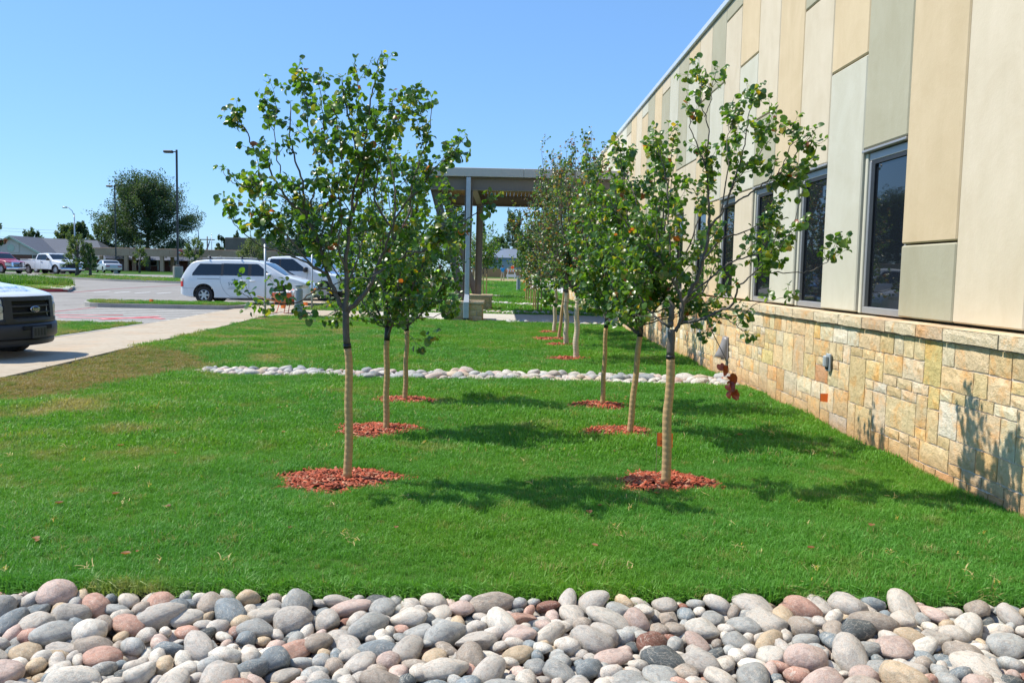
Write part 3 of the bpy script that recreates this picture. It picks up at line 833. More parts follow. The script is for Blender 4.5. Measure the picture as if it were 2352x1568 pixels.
# near bed: a recessed tray edged with steel
def bed_far(x): return 4.075+.006*x+.012*math.sin(x*1.3)
tray = prism('rock_bed_soil', [(-8, 1.2), (8, 1.2), (8, 4.15), (-8, 4.1)], -.125, 0, M_soil, kind='structure')
rocks('river_rock_bed', 'wide bed of mixed river cobbles across the foreground in front of the lawn', -3.1, 3.15, lambda x: 2.55, lambda x: bed_far(x)+.01,
      lambda x, y: -.050+.022*noise.noise((x*2, y*2, 1))+.022*max(0, (y-3.85)/.25), .030, .092, 2300, 3, 292, layers=((-.040, .7), (0, 1.0)), flat=(.45, .85), pack=.80)
ed = thing('lawn_edging', 'dark brown steel edging strip between the foreground cobbles and the lawn', 'edging')
x = -7.
while x < 7:
    x2 = x+2.43; mb = MB(); rows = []
    n = 8
    top, bot = [], []
    for i in range(n+1):
        xx = x+(x2-.01-x)*i/n; yy = bed_far(xx)+.026; zz = -.004+.006*noise.noise((xx*3, 0, 0))
        rows.append([(xx, yy, -.12), (xx, yy, zz), (xx, yy+.005, zz), (xx, yy+.005, -.12)])
    mb.grid(rows).obj('edging_strip', M_edging, ed); x = x2

# second bed across the lawn
def s2a(x): return 12.46-.045*(x+4.6)*.6+.03*math.sin(x*1.1)+(0.2 if x < -4.45 else 0)
def s2b(x): return 13.20+.03*math.sin(x*.9+1)-(0.2 if x < -4.75 else 0)
prism('rock_bed_soil', [(-5.05, 12.35), (WALLX+.02, 12.35), (WALLX+.02, 13.24), (-5.05, 13.24)], -.05, 0, M_soil, kind='structure')
rocks('river_rock_strip', 'narrow strip of pale river cobbles crossing the lawn behind the first six trees', -4.58, 3.5, s2a, s2b,
      lambda x, y: -.015+.02*noise.noise((x*2, y*2, 1)), .05, .115, 700, 8, 298, .12, layers=((0, 1.),), flat=(.5, .75), pack=.76)
for nm, lb, pts, w, sd in (('river_rock_strip', 'thin line of pale cobbles in the lawn just beyond the concrete cross walk', ((-5, 30.7), (3.4, 30.95)), .42, 21),
                   ('river_rock_strip', 'thin line of pale cobbles crossing the lawn between the canopy and the far path', ((-4.5, 40.8), (-.6, 38.6), (3.4, 35.4)), .5, 22),
                   ('river_rock_strip', 'short line of cobbles along the near edge of the cross walk by the building', ((.2, 26.15), (3.45, 26.0)), .4, 23)):
    xs = [p[0] for p in pts]; ys = [p[1] for p in pts]
    fy = lambda x, xs=xs, ys=ys: float(np.interp(x, xs, ys))
    k = 60 if sd != 23 else 60
    rocks(nm, lb, xs[0], xs[-1], lambda x: fy(x)-w/2, lambda x: fy(x)+w/2, lambda x, y: gz(y)+.0, .06, .13, 170 if sd != 23 else 60, sd, k, .55, flat=(.5, .7))

# ================================================================== mulch rings
TREES_NEAR = [(-1.14, 6.29), (-1.13, 8.36), (-1.17, 10.33), (1.27, 6.33), (1.29, 8.34), (1.24, 10.21)]
TREES_MID = [(1.40, 15.83), (1.43, 18.66), (1.38, 20.47), (1.40, 22.57)]
MULCH = [(-1.14-.06, 6.33, .49, .36), (-1.18, 8.36, .48, .40), (-1.2, 10.33, .44, .36), (1.30, 6.45, .42, .33), (1.20, 8.42, .40, .38), (1.2, 10.2, .34, .32),
         (1.28, 15.83, .36, .35), (1.30, 18.66, .38, .4), (1.2, 20.2, .6, .6), (1.3, 22.6, .33, .4)]
M_chip_t = simple('dyed_mulch', (.30, .075, .045), .85, var=.5, scale=60)
m, t, bs, N = nodes('dyed_mulch_chips'); c = tint_source(t, 'attr')
c = mixc(t, c, mixc(t, c, (.6, .55, .5), 1, 'MULTIPLY'), noi(t, pos(t), 120, 3)); t.links.new(c, bs.inputs['Base Color']); setin(bs, Roughness=.8); M_chip = m
MW = ['left near', 'left middle', 'left far', 'right near', 'right middle', 'right far']
MLAB = ['broad ring of red wood mulch round the nearest left tree', 'ring of red wood mulch round the middle tree of the left row', 'ring of red wood mulch round the farthest tree of the left row',
        'ring of red wood mulch round the nearest right tree beside the orange flag', 'ring of red wood mulch round the leaning middle tree of the right row', 'ring of red wood mulch round the third tree of the right row',
        'ring of red mulch round the nearest pale wrapped tree beyond the cobble strip', 'ring of red mulch round the second pale wrapped tree beyond the cobble strip', 'wide patch of red mulch round the third tree beyond the cobble strip',
        'small ring of red mulch round the farthest tree before the cross walk']
def in_mulch(X, Y, k=1.):
    c = np.zeros(np.shape(X), bool)
    for i, (mx, my, rx, ry) in enumerate(MULCH):
        a = np.arctan2(Y-my, X-mx); w = 1+.15*np.sin(a*3+i)+.10*np.sin(a*7+2*i)+.05*np.sin(a*13+i)
        c |= ((X-mx)/rx)**2+((Y-my)/ry)**2 < (k*w)**2
    return c
for i, (mx, my, rx, ry) in enumerate(MULCH):
    rr = random.Random(40+i); V, F, T_ = [], [], []
    n = (1250, 900, 650, 1150, 800, 500, 300, 300, 420, 200)[i]
    base_v = [(0, 0, .012)]; base_t = [(.05, .02, .015)]
    for k in range(28):
        a = 2*math.pi*k/28; w = 1+.15*math.sin(a*3+i)+.10*math.sin(a*7+2*i)+.05*math.sin(a*13+i)
        base_v.append((rx*w*math.cos(a)*1.02, ry*w*math.sin(a)*1.02, -.01)); base_t.append((.05, .02, .015))
    V += base_v; T_ += base_t; F += [(0, 1+k, 1+(k+1) % 28, 0)[:3] for k in range(28)]
    for q in range(n):
        a = rr.uniform(0, 2*math.pi); w = 1+.15*math.sin(a*3+i)+.10*math.sin(a*7+2*i)+.05*math.sin(a*13+i); r = rr.random()**.5*w*1.02
        if rr.random() < .03: r *= rr.uniform(1.05, 1.35)
        x, y = rx*r*math.cos(a), ry*r*math.sin(a)
        L, wd, th = rr.uniform(.012, .042)*(1 if my < 12 else 1.4), rr.uniform(.004, .011)*(1 if my < 12 else 1.8), rr.uniform(.002, .005)
        z = max(.004, .034*(1-min(1, r)**3))+rr.uniform(0, .014)
        mt = Matrix.Translation((x, y, z)) @ Matrix.Rotation(rr.uniform(0, math.pi), 4, 'Z') @ Matrix.Rotation(rr.gauss(0, .32), 4, 'Y') @ Matrix.Rotation(rr.gauss(0, .4), 4, 'X')
        k = len(V)
        for sx, sy, sz in ((-1, -.7, -1), (1, -1, -1), (.9, 1, -1), (-1, .6, -1), (-.9, -.8, 1), (1, -.8, 1), (.8, .9, 1), (-1, .8, 1)):
            V.append(tuple(mt @ Vector((sx*L, sy*wd, sz*th))))
        F += [(k+4, k+5, k+6), (k+4, k+6, k+7), (k, k+1, k+5), (k, k+5, k+4), (k+1, k+2, k+6), (k+1, k+6, k+5), (k+2, k+3, k+7), (k+2, k+7, k+6), (k+3, k, k+4), (k+3, k+4, k+7)]
        b = rr.uniform(.55, 1.35); cc = (.43*b, .088*b, .038*b) if rr.random() < .85 else (.50*b, .24*b, .15*b)
        T_ += [cc]*8
    o = link('mulch', npmesh('mulch', np.array(V), np.array([f[:3] for f in F]), M_chip, False, np.array(T_)))
    o.location = (mx, my, gz(my)+lawn_h(mx, my)); props(o, MLAB[i], 'mulch', kind='stuff')

# ================================================================== grass
def blade_clump(name, seed, n, rad, h, w, lean, mat_):
    rr = random.Random(seed); V, F = [], []
    for _ in range(n):
        a = rr.uniform(0, 2*math.pi); r = rad*rr.random()**.5; x, y = r*math.cos(a), r*math.sin(a)
        hh = h*rr.uniform(.55, 1.15); d = rr.uniform(0, 2*math.pi); l = abs(rr.gauss(0, lean))*hh
        fx, fy = math.cos(d+math.pi/2), math.sin(d+math.pi/2); lx, ly = math.cos(d)*l, math.sin(d)*l; ww = w*rr.uniform(.6, 1.2)/2
        k = len(V)
        V += [(x-fx*ww, y-fy*ww, -.008), (x+fx*ww, y+fy*ww, -.008), (x+lx*.35-fx*ww*.8, y+ly*.35-fy*ww*.8, hh*.55), (x+lx*.35+fx*ww*.8, y+ly*.35+fy*ww*.8, hh*.55), (x+lx, y+ly, hh*(1-.25*min(1, l/hh)))]
        F += [(k, k+1, k+3), (k, k+3, k+2), (k+2, k+3, k+4)]
    me = mesh(name, V, F, mat_)
    return bpy.data.objects.new(name, me)      # only a source for the copies; never linked to the scene itself
def scatter(name, label, pts, clumps, mat_=None, kind='stuff', parent=None):
    """one object of grass: clumps instanced on points. pts: (n, 6) x y z scale tilt spin"""
    P = np.asarray(pts, np.float32); me = bpy.data.meshes.new(name); me.vertices.add(len(P)); me.vertices.foreach_set('co', P[:, :3].ravel().copy())
    n = len(P); rs = np.random.RandomState(len(P) % 1000)
    rot = np.zeros((n, 3), np.float32); rot[:, 0] = P[:, 4]; rot[:, 1] = rs.normal(0, .12, n); rot[:, 2] = P[:, 5]
    a = me.attributes.new('turn', 'FLOAT_VECTOR', 'POINT'); a.data.foreach_set('vector', rot.ravel())
    sc = np.stack([P[:, 3], P[:, 3], P[:, 3]*rs.uniform(.8, 1.15, n)], 1).astype(np.float32)
    a = me.attributes.new('size', 'FLOAT_VECTOR', 'POINT'); a.data.foreach_set('vector', sc.ravel())
    a = me.attributes.new('pick', 'INT', 'POINT'); a.data.foreach_set('value', rs.randint(0, len(clumps), n).astype(np.int32))
    o = link(name, me, parent)
    ng = bpy.data.node_groups.new(name, 'GeometryNodeTree')
    ng.interface.new_socket('Geometry', in_out='INPUT', socket_type='NodeSocketGeometry'); ng.interface.new_socket('Geometry', in_out='OUTPUT', socket_type='NodeSocketGeometry')
    gi, go = ng.nodes.new('NodeGroupInput'), ng.nodes.new('NodeGroupOutput'); jn = ng.nodes.new('GeometryNodeJoinGeometry')
    def attr(nm, tp):
        q = ng.nodes.new('GeometryNodeInputNamedAttribute'); q.data_type = tp; q.inputs[0].default_value = nm; return q.outputs[0]
    tv, sv, pv = attr('turn', 'FLOAT_VECTOR'), attr('size', 'FLOAT_VECTOR'), attr('pick', 'INT')
    for i, cobj in enumerate(clumps):
        oi = ng.nodes.new('GeometryNodeObjectInfo'); oi.inputs['Object'].default_value = cobj; oi.inputs['As Instance'].default_value = True
        cmp = ng.nodes.new('FunctionNodeCompare'); cmp.data_type = 'INT'; cmp.operation = 'EQUAL'
        ng.links.new(pv, cmp.inputs[2]); cmp.inputs[3].default_value = i
        ip = ng.nodes.new('GeometryNodeInstanceOnPoints')
        ng.links.new(gi.outputs[0], ip.inputs['Points']); ng.links.new(cmp.outputs[0], ip.inputs['Selection']); ng.links.new(oi.outputs['Geometry'], ip.inputs['Instance'])
        ng.links.new(tv, ip.inputs['Rotation']); ng.links.new(sv, ip.inputs['Scale']); ng.links.new(ip.outputs[0], jn.inputs[0])
    ng.links.new(jn.outputs[0], go.inputs[0])
    md = o.modifiers.new('scatter', 'NODES'); md.node_group = ng
    return props(o, label, 'grass' if label else None, kind=kind)

rs = np.random.RandomState(3)
BROWN = [(-9, 12), (-7.2, 12.6), (-7.3, 14.6), (-7.0, 16.2), (-6.2, 16.0), (-5.2, 15.0), (-4.5, 13.4), (-4.7, 12.6), (-4.8, 12.1), (-5.1, 11.0), (-5.25, 10.0), (-5.5, 9.75), (-7.0, 10.1), (-9, 10.4)]
def lh_arr(X, Y): return np.array([gz(y)+lawn_h(x, y) for x, y in zip(X, Y)])
def gzarr(Y): return np.array([gz(y) for y in Y])
def lawn_pts(x0, x1, y0, y1, dens, scale, uneven=True):
    n = int((x1-x0)*(y1-y0)*dens); X = rs.uniform(x0, x1, n); Y = rs.uniform(y0, y1, n)
    # keep what the view (with margin) can reach
    k = (np.abs(X) < (Y+1.2)*.70+.6)
    xl = np.interp(Y, [6, 12.6, 16.5, 23.2, 27.4, 30.2, 60], [-6.6, -6.85, -7.1, -7.35, -7.5, -7.4, -7.2])
    k &= (X > xl+.03+.05*rs.rand(n)) | (Y < 6); k &= X < WALLX-.02
    k &= ~in_mulch(X, Y, 1.0-.08*rs.rand(n))
    k &= ~((Y > np.array([s2a(x) for x in X])-.03+.07*rs.rand(n)) & (Y < np.array([s2b(x) for x in X])+.03-.05*rs.rand(n)) & (X > -4.62))
    k &= Y > np.array([bed_far(x) for x in X])+.022+.02*rs.rand(n)
    cwn = np.interp(X, [-7.5, -6.4, -4.6, -2.2, 0, WALLX], [26.72, 26.97, 27.07, 26.82, 26.42, 26.27]); cwf = np.interp(X, [-7.4, -4.5, 0, WALLX], [30.2, 30.2, 30.17, 29.93])
    k &= ~((Y > cwn) & (Y < cwf))
    k &= ~((X > -1.72) & (X < -.62) & (Y > 26.4) & (Y < 27.5))
    X, Y = X[k], Y[k]; n = len(X)
    br = inside(BROWN, X+rs.normal(0, .11, n), Y+rs.normal(0, .09, n))
    Z = lh_arr(X, Y) if uneven else gzarr(Y)
    hn = np.array([noise.noise((x*1.9, y*1.9, 5)) for x, y in zip(X, Y)]) if n < 60000 else np.zeros(n)
    hl = np.array([noise.noise((x*.8, y*.8, 15)) for x, y in zip(X, Y)]); s = scale*(1+.6*hn+.5*hl+rs.normal(0, .13, n)); s = np.clip(s, .45, 2.0)*np.where(br, .8, 1)
    P = np.stack([X, Y, Z, s, rs.normal(0, .12, n), rs.uniform(0, 6.28, n)], 1)
    return P[~br], P[br]
CL = [blade_clump('grass_clump', i, 34, .055, .048, .0042, .75, M_blade) for i in range(4)]
CLF = [blade_clump('grass_clump', 10+i, 46, .11, .050, .0075, .7, M_blade) for i in range(3)]
CLX = [blade_clump('grass_clump', 20+i, 60, .30, .060, .022, .7, M_blade) for i in range(3)]
CLB = [blade_clump('grass_clump', 30+i, 46, .11, .042, .0065, 1.1, M_blade_brown) for i in range(3)]
CLT = [blade_clump('grass_clump', 40+i, 40, .22, .30, .020, .6, M_blade_tall) for i in range(3)]
def fringe():
    n = 620; X = rs.uniform(-3.4, 3.4, n); Y = np.array([bed_far(x) for x in X])+rs.uniform(.028, .06, n)
    return np.stack([X, Y, lh_arr(X, Y), rs.uniform(.7, 1.25, n), rs.uniform(.25, 1.15, n), rs.normal(0, .35, n)], 1)
A, _ = lawn_pts(-6, 4, 4.0, 7.2, 1000, 1.0)
B, Bb = lawn_pts(-9, 4, 7.2, 13.0, 420, 1.05)
scatter('lawn_grass', 'short dense green lawn grass in front of the trees', np.vstack([A, fringe()]), CL)
Cc, Cb = lawn_pts(-9, 4, 13.0, 27.2, 150, 1.15)
Bn = B; scatter('lawn_grass', 'green lawn grass between the tree rows, the sidewalk and the limestone wall', np.vstack([Bn, Cc]), CLF)
scatter('stressed_grass', 'patch of browned olive turf beside the sidewalk on the left', np.vstack([Bb, Cb]), CLB)
D, _ = lawn_pts(-9, 4, 29.9, 60, 14, 1.1, True)
X = rs.uniform(-11, 9, 3600); Y = rs.uniform(52, 88, 3600); k = (X < 1.7) | (X > 7.4); X, Y = X[k], Y[k]
D2 = np.stack([X, Y, gzarr(Y)-.01, rs.uniform(1.2, 1.9, len(X)), rs.normal(0, .1, len(X)), rs.uniform(0, 6, len(X))], 1)
ok = ~((D[:, 1] > np.interp(D[:, 0], [-4.5, -.87, 3.4], [50.3, 48, 43.4])-.1) & (D[:, 1] < np.interp(D[:, 0], [-4.5, -.87, 3.4], [51.4, 49.1, 44.5])+.1))
scatter('lawn_grass', 'far green lawn grass beyond the cross walk and canopy', np.vstack([D[ok], D2]), CLX)
for i, (poly, h) in enumerate(islands):
    xs = [p[0] for p in poly]; ys = [p[1] for p in poly]; ar = (max(xs)-min(xs))*(max(ys)-min(ys))
    dn = [60, 10, 5, 60][i]; n = int(ar*dn); X = rs.uniform(min(xs), max(xs), n); Y = rs.uniform(min(ys), max(ys), n); k = inside(poly, X, Y); X, Y = X[k], Y[k]
    P = np.stack([X, Y, gzarr(Y)+h, rs.uniform(.8, 1.2, len(X)), rs.normal(0, .12, len(X)), rs.uniform(0, 6, len(X))], 1)
    lb = ['green grass on the kerbed island in front of the minivan', 'grass on the left island with the red painted kerb', 'grass on the long far parking island under the light pole', 'green grass wedge between the white truck and the striped area'][i]
    scatter('island_grass', lb, P, [CLF, CLX, CLX, CLF][i])
    if i == 1:
        k = (Y > np.interp(X, [-36, -30, -24], [46.5, 45.6, 45.0])) & (X < -22.9); P2 = P[k].copy(); P2[:, 3] *= 1.25
        scatter('tall_grass', 'uncut tall grass on the back of the left island', P2, CLT)

# dry clippings, fallen leaves and taller blades on the lawn
rr = random.Random(77); V, F, T_ = [], [], []
def blade_strip(x, y, z, L, w, d, lift, col, curve=.3, n=4):
    k = len(V); dx, dy = math.cos(d), math.sin(d)
    for i in range(n+1):
        t = i/n; a = d+curve*t; px, py = x+dx*L*t+curve*.2*L*t*t*-dy, y+dy*L*t+curve*.2*L*t*t*dx; pz = z+lift*math.sin(t*math.pi*.6)
        ww = w*(1-.8*t*t)
        V.append((px-dy*ww, py+dx*ww, pz)); V.append((px+dy*ww, py-dx*ww, pz+.001)); T_.append(col); T_.append(col)
    for i in range(n): q = k+i*2; F.append((q, q+1, q+3)); F.append((q, q+3, q+2))
for _ in range(150):
    x = rr.uniform(-4.5, 3.3); y = 4.2+11*rr.random()**1.6
    if in_mulch(np.array([x]), np.array([y]))[0] or abs(x) > y*.66 or (12.3 < y < 13.3): continue
    s = rr.uniform(.4, 1.0)
    for _ in range(rr.randint(2, 9)):
        c = rr.uniform(.8, 1.2); blade_strip(x+rr.gauss(0, .022)*s, y+rr.gauss(0, .022)*s, lawn_h(x, y)+rr.uniform(.03, .06), rr.uniform(.02, .09)*s, .0022, rr.uniform(0, 6.3), rr.uniform(0, .03), (.55*c, .42*c, .20*c), rr.uniform(-2, 2))
M_tint = leaf_mat('dry_blade', 'attr', .2, .7)
o = link('dry_clippings', npmesh('dry_clippings', np.array(V), np.array(F), M_tint, False, np.array(T_))); props(o, 'straw coloured dry grass clippings lying scattered on the green lawn', 'grass clippings', kind='stuff')
V, F, T_ = [], [], []
for _ in range(34):                                   # curled fallen leaves and mulch crumbs
    x = rr.uniform(-4, 3.2); y = 4.3+7*rr.random()**1.3
    if abs(x) > y*.64: continue
    L = rr.uniform(.012, .028); d = rr.uniform(0, 6.3); z0 = lawn_h(x, y)+rr.uniform(.035, .05); k = len(V); c = rr.uniform(.6, 1.2)
    for i in range(5):
        t = i/4; px, py = x+math.cos(d)*L*2*(t-.5), y+math.sin(d)*L*2*(t-.5); w = L*.8*math.sin(math.pi*(.12+.8*t)); pz = z0+.5*L*abs(t-.5)
        V += [(px-math.sin(d)*w, py+math.cos(d)*w, pz+w*.6), (px, py, pz), (px+math.sin(d)*w, py-math.cos(d)*w, pz+w*.6)]; T_ += [(.24*c, .10*c, .04*c)]*3
    for i in range(4):
        q = k+i*3; F += [(q, q+1, q+4), (q, q+4, q+3), (q+1, q+2, q+5), (q+1, q+5, q+4)]
o = link('fallen_leaves', npmesh('fallen_leaves', np.array(V), np.array(F), M_tint, False, np.array(T_))); props(o, 'small curled brown leaves fallen here and there on the green lawn', 'leaves', kind='stuff')
V, F, T_ = [], [], []
for _ in range(70):
    x = rr.uniform(-4.2, 3.2); y = 4.3+9*rr.random()**1.4
    if abs(x) > y*.66: continue
    for _ in range(rr.randint(1, 4)):
        d = rr.uniform(0, 6.3); L = rr.uniform(.07, .17); k = len(V); c = rr.uniform(.8, 1.2); z0 = lawn_h(x, y)
        bx, by = x+rr.gauss(0, .015), y+rr.gauss(0, .015); w = .0028
        for i in range(5):
            t = i/4; px, py, pz = bx+math.cos(d)*L*.5*t*t, by+math.sin(d)*L*.5*t*t, z0+L*t*(1-.25*t)
            ww = w*(1-t*.9); V += [(px-ww, py, pz), (px+ww, py+ww*.4, pz)]; T_ += [(.12*c, .30*c, .03*c)]*2
        for i in range(4): q = k+i*2; F += [(q, q+1, q+3), (q, q+3, q+2)]
o = link('tall_weeds', npmesh('tall_weeds', np.array(V), np.array(F), M_tint, False, np.array(T_))); props(o, 'single taller light green grass blades standing out of the mown lawn', 'weeds', kind='stuff')
# ================================================================== trees
def leaf_shape(seed):
    rr = random.Random(seed)
    # heart outline, stem end at the origin, tip towards +Y; unit width about 1
    half = [(0, .04), (.20, -.14), (.44, -.08), (.56, .20), (.52, .54), (.30, .84), (0, .98)]
    mid = [(0, .04), (0, .34), (0, .68), (0, .98)]
    fold = rr.uniform(.10, .30); curl = rr.uniform(.1, .9); tw = rr.uniform(-.12, .12)
    def P(x, y): return (x, y-.0, abs(x)*fold*1.2-curl*(y-.3)**2*.6+tw*x*y+rr.uniform(-.012, .012))
    V = [P(*q) for q in mid]; F = []
    for s in (1, -1):
        b = len(V); V += [P(s*x, y) for x, y in half[1:-1]]
        idx = [b+i for i in range(5)]
        tr = [(0, idx[0], idx[1]), (0, idx[1], 1), (1, idx[1], idx[2]), (1, idx[2], idx[3]), (1, idx[3], 2), (2, idx[3], idx[4]), (2, idx[4], 3)]
        F += tr if s > 0 else [(a, c, d) for a, d, c in tr]
    # petiole
    k = len(V); V += [(-.012, 0, 0), (.012, 0, 0), (0, -.42, .10)]; F.append((k, k+1, k+2))
    return np.array(V, np.float32), np.array(F)
LEAF = [leaf_shape(i) for i in range(5)]
LEAF_ME = [npmesh('leaf', v, f, M_leaf_o, True) for v, f in LEAF]
LEAF_LO = (np.array([(0, 0, 0), (.48, .2, .1), (.3, .75, .02), (0, 1, -.1), (-.3, .75, .02), (-.48, .2, .1)], np.float32), np.array([(0, 1, 2), (0, 2, 3), (0, 3, 4), (0, 4, 5)]))
GREENS = [((.048, .115, .018), 44), ((.068, .145, .022), 28), ((.105, .175, .022), 14), ((.17, .19, .028), 6), ((.034, .085, .026), 14), ((.28, .21, .03), 1.3), ((.22, .07, .025), 1)]
BROWNS = [((.045, .10, .025), 34), ((.08, .13, .035), 22), ((.15, .075, .038), 15), ((.13, .11, .04), 10), ((.03, .08, .025), 20)]
def lcol(rr, pal):
    q = rr.random()*sum(w for _, w in pal)
    for c, w in pal:
        q -= w
        if q <= 0: break
    v = rr.uniform(.8, 1.22); return (c[0]*v, c[1]*v, c[2]*v)
class Plant:
    def __init__(s, seed): s.rr = random.Random(seed); s.br = MB(); s.leaves = []
    def leaf(s, p, d, size, pal):
        rr = s.rr
        # blade hangs from its stalk: tip direction outwards and down, face turned partly to the light
        tip = (d*.7+Vector((rr.gauss(0, .55), rr.gauss(0, .55), -.55+rr.gauss(0, .4)))).normalized()
        nrm = (Vector((rr.gauss(-.25, .6), rr.gauss(-.12, .6), rr.gauss(.75, .45))))
        nrm = (nrm-tip*nrm.dot(tip)); nrm = nrm.normalized() if nrm.length > .05 else tip.orthogonal().normalized()
        x = tip.cross(nrm)
        s.leaves.append((p+tip*size*.35, x, tip, nrm, size*rr.uniform(.62, 1.18), lcol(rr, pal)))
    def shoot(s, p, d, L, r, leafs, size, pal, up=.35, droop=0, sub=True, sides=4, bare=.25):
        rr = s.rr; n = max(4, int(L/.055)); pts = [p]; step = L/n; d = d.normalized(); ds = [d]
        for i in range(n):
            d = (d+Vector((rr.gauss(0, .13), rr.gauss(0, .13), rr.gauss(0, .1)+up*.22-droop*.3))).normalized()
            p = p+d*step; pts.append(p); ds.append(d)
        rad = [max(.0013, r*(1-.75*i/n)) for i in range(n+1)]
        s.br.tube(pts, rad, sides, cap=False)
        side = rr.choice((-1, 1))
        m = int(L*leafs)
        for k in range(m):
            t = bare+(1-bare)*((k+rr.random())/max(1, m)); i = min(n, int(t*n)); dd = ds[i]
            o = dd.orthogonal(); o.rotate(Quaternion(dd, rr.uniform(0, 6.28)))
            s.leaf(pts[i]+o*.012, (o+dd*.5).normalized(), size, pal)
        for _ in range(3): s.leaf(pts[-1], ds[-1]+Vector((rr.gauss(0, .5),)*3), size*.8, pal)
        if sub and L > .22:
            for _ in range(int(L*4.2*sub)):
                i = rr.randint(max(1, n//4), n-1); dd = ds[i]; o = dd.orthogonal(); o.rotate(Quaternion(dd, rr.uniform(0, 6.28)))
                s.shoot(pts[i], dd*.6+o*.8+Vector((0, 0, .25)), L*rr.uniform(.25, .5), r*.5, leafs, size, pal, up, droop, False, 3, .15)
    def limb(s, pts, r0, r1, leafs, size, pal, nsh, lsh=(.18, .42), axis=None, start=.3, up=.4, smooth=True, sides=7, tipk=.8):
        rr = s.rr; pts = [Vector(p) for p in pts]
        # Catmull-Rom through the given points
        q = []
        P = [pts[0]*2-pts[1]]+pts+[pts[-1]*2-pts[-2]]
        for i in range(1, len(P)-2):
            for k in range(5):
                t = k/5; a, b, c, d = P[i-1], P[i], P[i+1], P[i+2]
                q.append(.5*((2*b)+(c-a)*t+(2*a-5*b+4*c-d)*t*t+(3*b-a-3*c+d)*t**3))
        q.append(pts[-1]); n = len(q)-1
        q = [p+Vector((rr.gauss(0, .004), rr.gauss(0, .004), rr.gauss(0, .004))) if 0 < i < n else p for i, p in enumerate(q)]
        rad = [r0+(r1-r0)*(i/n)**.8 for i in range(n+1)]
        s.br.tube(q, rad, sides, cap=True)
        L = sum((q[i+1]-q[i]).length for i in range(n))
        for k in range(int(nsh*L)):
            t = start+(1-start)*rr.random(); i = min(n-1, max(0, int(t*n)))
            d = (q[i+1]-q[i]).normalized(); o = d.orthogonal(); o.rotate(Quaternion(d, rr.uniform(0, 6.28)))
            out = Vector((q[i].x-axis[0], q[i].y-axis[1], 0)) if axis else Vector((0, 0, 0))
            if out.length > .01: out.normalize()
            ln = rr.uniform(*lsh)*(1.15-.45*t)
            s.shoot(q[i], d*.65+o*.75+out*.3+Vector((0, 0, up*.6)), ln, rad[i]*.35+.0015, leafs, size, pal, up)
        d = (q[-1]-q[-2]).normalized(); s.shoot(q[-1], d, max(.05, rr.uniform(*lsh)*tipk), r1, leafs, size, pal, up)
        return q
    def finish(s, root, n_single, lo=False, crown_kind=True):
        inv = root.matrix_basis.inverted(); L = root.location
        v = [(x-L.x, y-L.y, z-L.z) for x, y, z in s.br.v]
        link('branches', mesh('branches', v, s.br.f, M_bark, True), root)
        s.leaves.sort(key=lambda l: l[0].y)
        single = s.leaves[:n_single] if n_single else []
        rest = s.leaves[n_single:] if n_single else s.leaves
        # spread the single leaves a little so the mass behind does not split visibly
        for i, (p, x, tip, nrm, sz, c) in enumerate(single):
            m = Matrix(((x.x*sz, tip.x*sz, nrm.x*sz, p.x-L.x), (x.y*sz, tip.y*sz, nrm.y*sz, p.y-L.y), (x.z*sz, tip.z*sz, nrm.z*sz, p.z-L.z), (0, 0, 0, 1)))
            link('leaf', LEAF_ME[i % 5], root, c, m)
        if rest:
            VV, FF, TT = [], [], []; nv = 0
            for i, (p, x, tip, nrm, sz, c) in enumerate(rest):
                v, f = LEAF_LO if lo else LEAF[i % 5]
                Mx = np.array([[x.x, x.y, x.z], [tip.x, tip.y, tip.z], [nrm.x, nrm.y, nrm.z]])*sz
                VV.append(v @ Mx+np.array([p.x-L.x, p.y-L.y, p.z-L.z])); FF.append(f+nv); nv += len(v); TT.append(np.tile(c, (len(v), 1)))
            o = link('foliage', npmesh('foliage', np.vstack(VV), np.vstack(FF), M_leaf_t, True, np.vstack(TT)), root); o['kind'] = 'stuff'
def trunk_parts(root, pts, r0, r1, wrap_top, tape=(.0, .0), wrapm=None, lump=0, seed=0):
    """pts: trunk centre line (world); wrap_top: height of the top of the wrapping above the base"""
    L = root.location; rr = random.Random(seed)
    P = [Vector(p)-L for p in pts]
    z0 = P[0].z; H = P[-1].z-z0
    n = 30; q = []
    for i in range(n+1):
        t = i/n*(len(P)-1); k = min(len(P)-2, int(t)); f = t-k; p = P[k].lerp(P[k+1], f)
        wv = (.004 if not lump else .012)*min(1, i/6); p = p+Vector((wv*math.sin(i*.5+seed), wv*.7*math.cos(i*.43+seed), 0)); q.append(p)
    rad = [(r0+(r1-r0)*(i/n))*(1+.35*max(0, 1-i/2.0) if i < 2 else 1)*(1+lump*(rr.random()-.5)) for i in range(n+1)]
    iw = max(2, int(n*wrap_top/H)); it = min(n, iw+max(1, int(n*(tape[1])/H))) if tape[1] else iw
    mb = MB().tube(q[1:iw+1], [r*1.07 for r in rad[1:iw+1]], 12); mb.obj('trunk_wrap', wrapm or M_wrap, root, True)
    if tape[1]: MB().tube(q[iw:it+1], [r*1.14 for r in rad[iw:it+1]], 12).obj('tape_band', M_tape, root, True)
    MB().tube(q[0:2], [rad[0]*1.15, rad[1]], 12).obj('root_flare', M_bark, root, True)
    MB().tube(q[it:], rad[it:], 12).obj('trunk', M_bark, root, True)
    return q[-1]+L
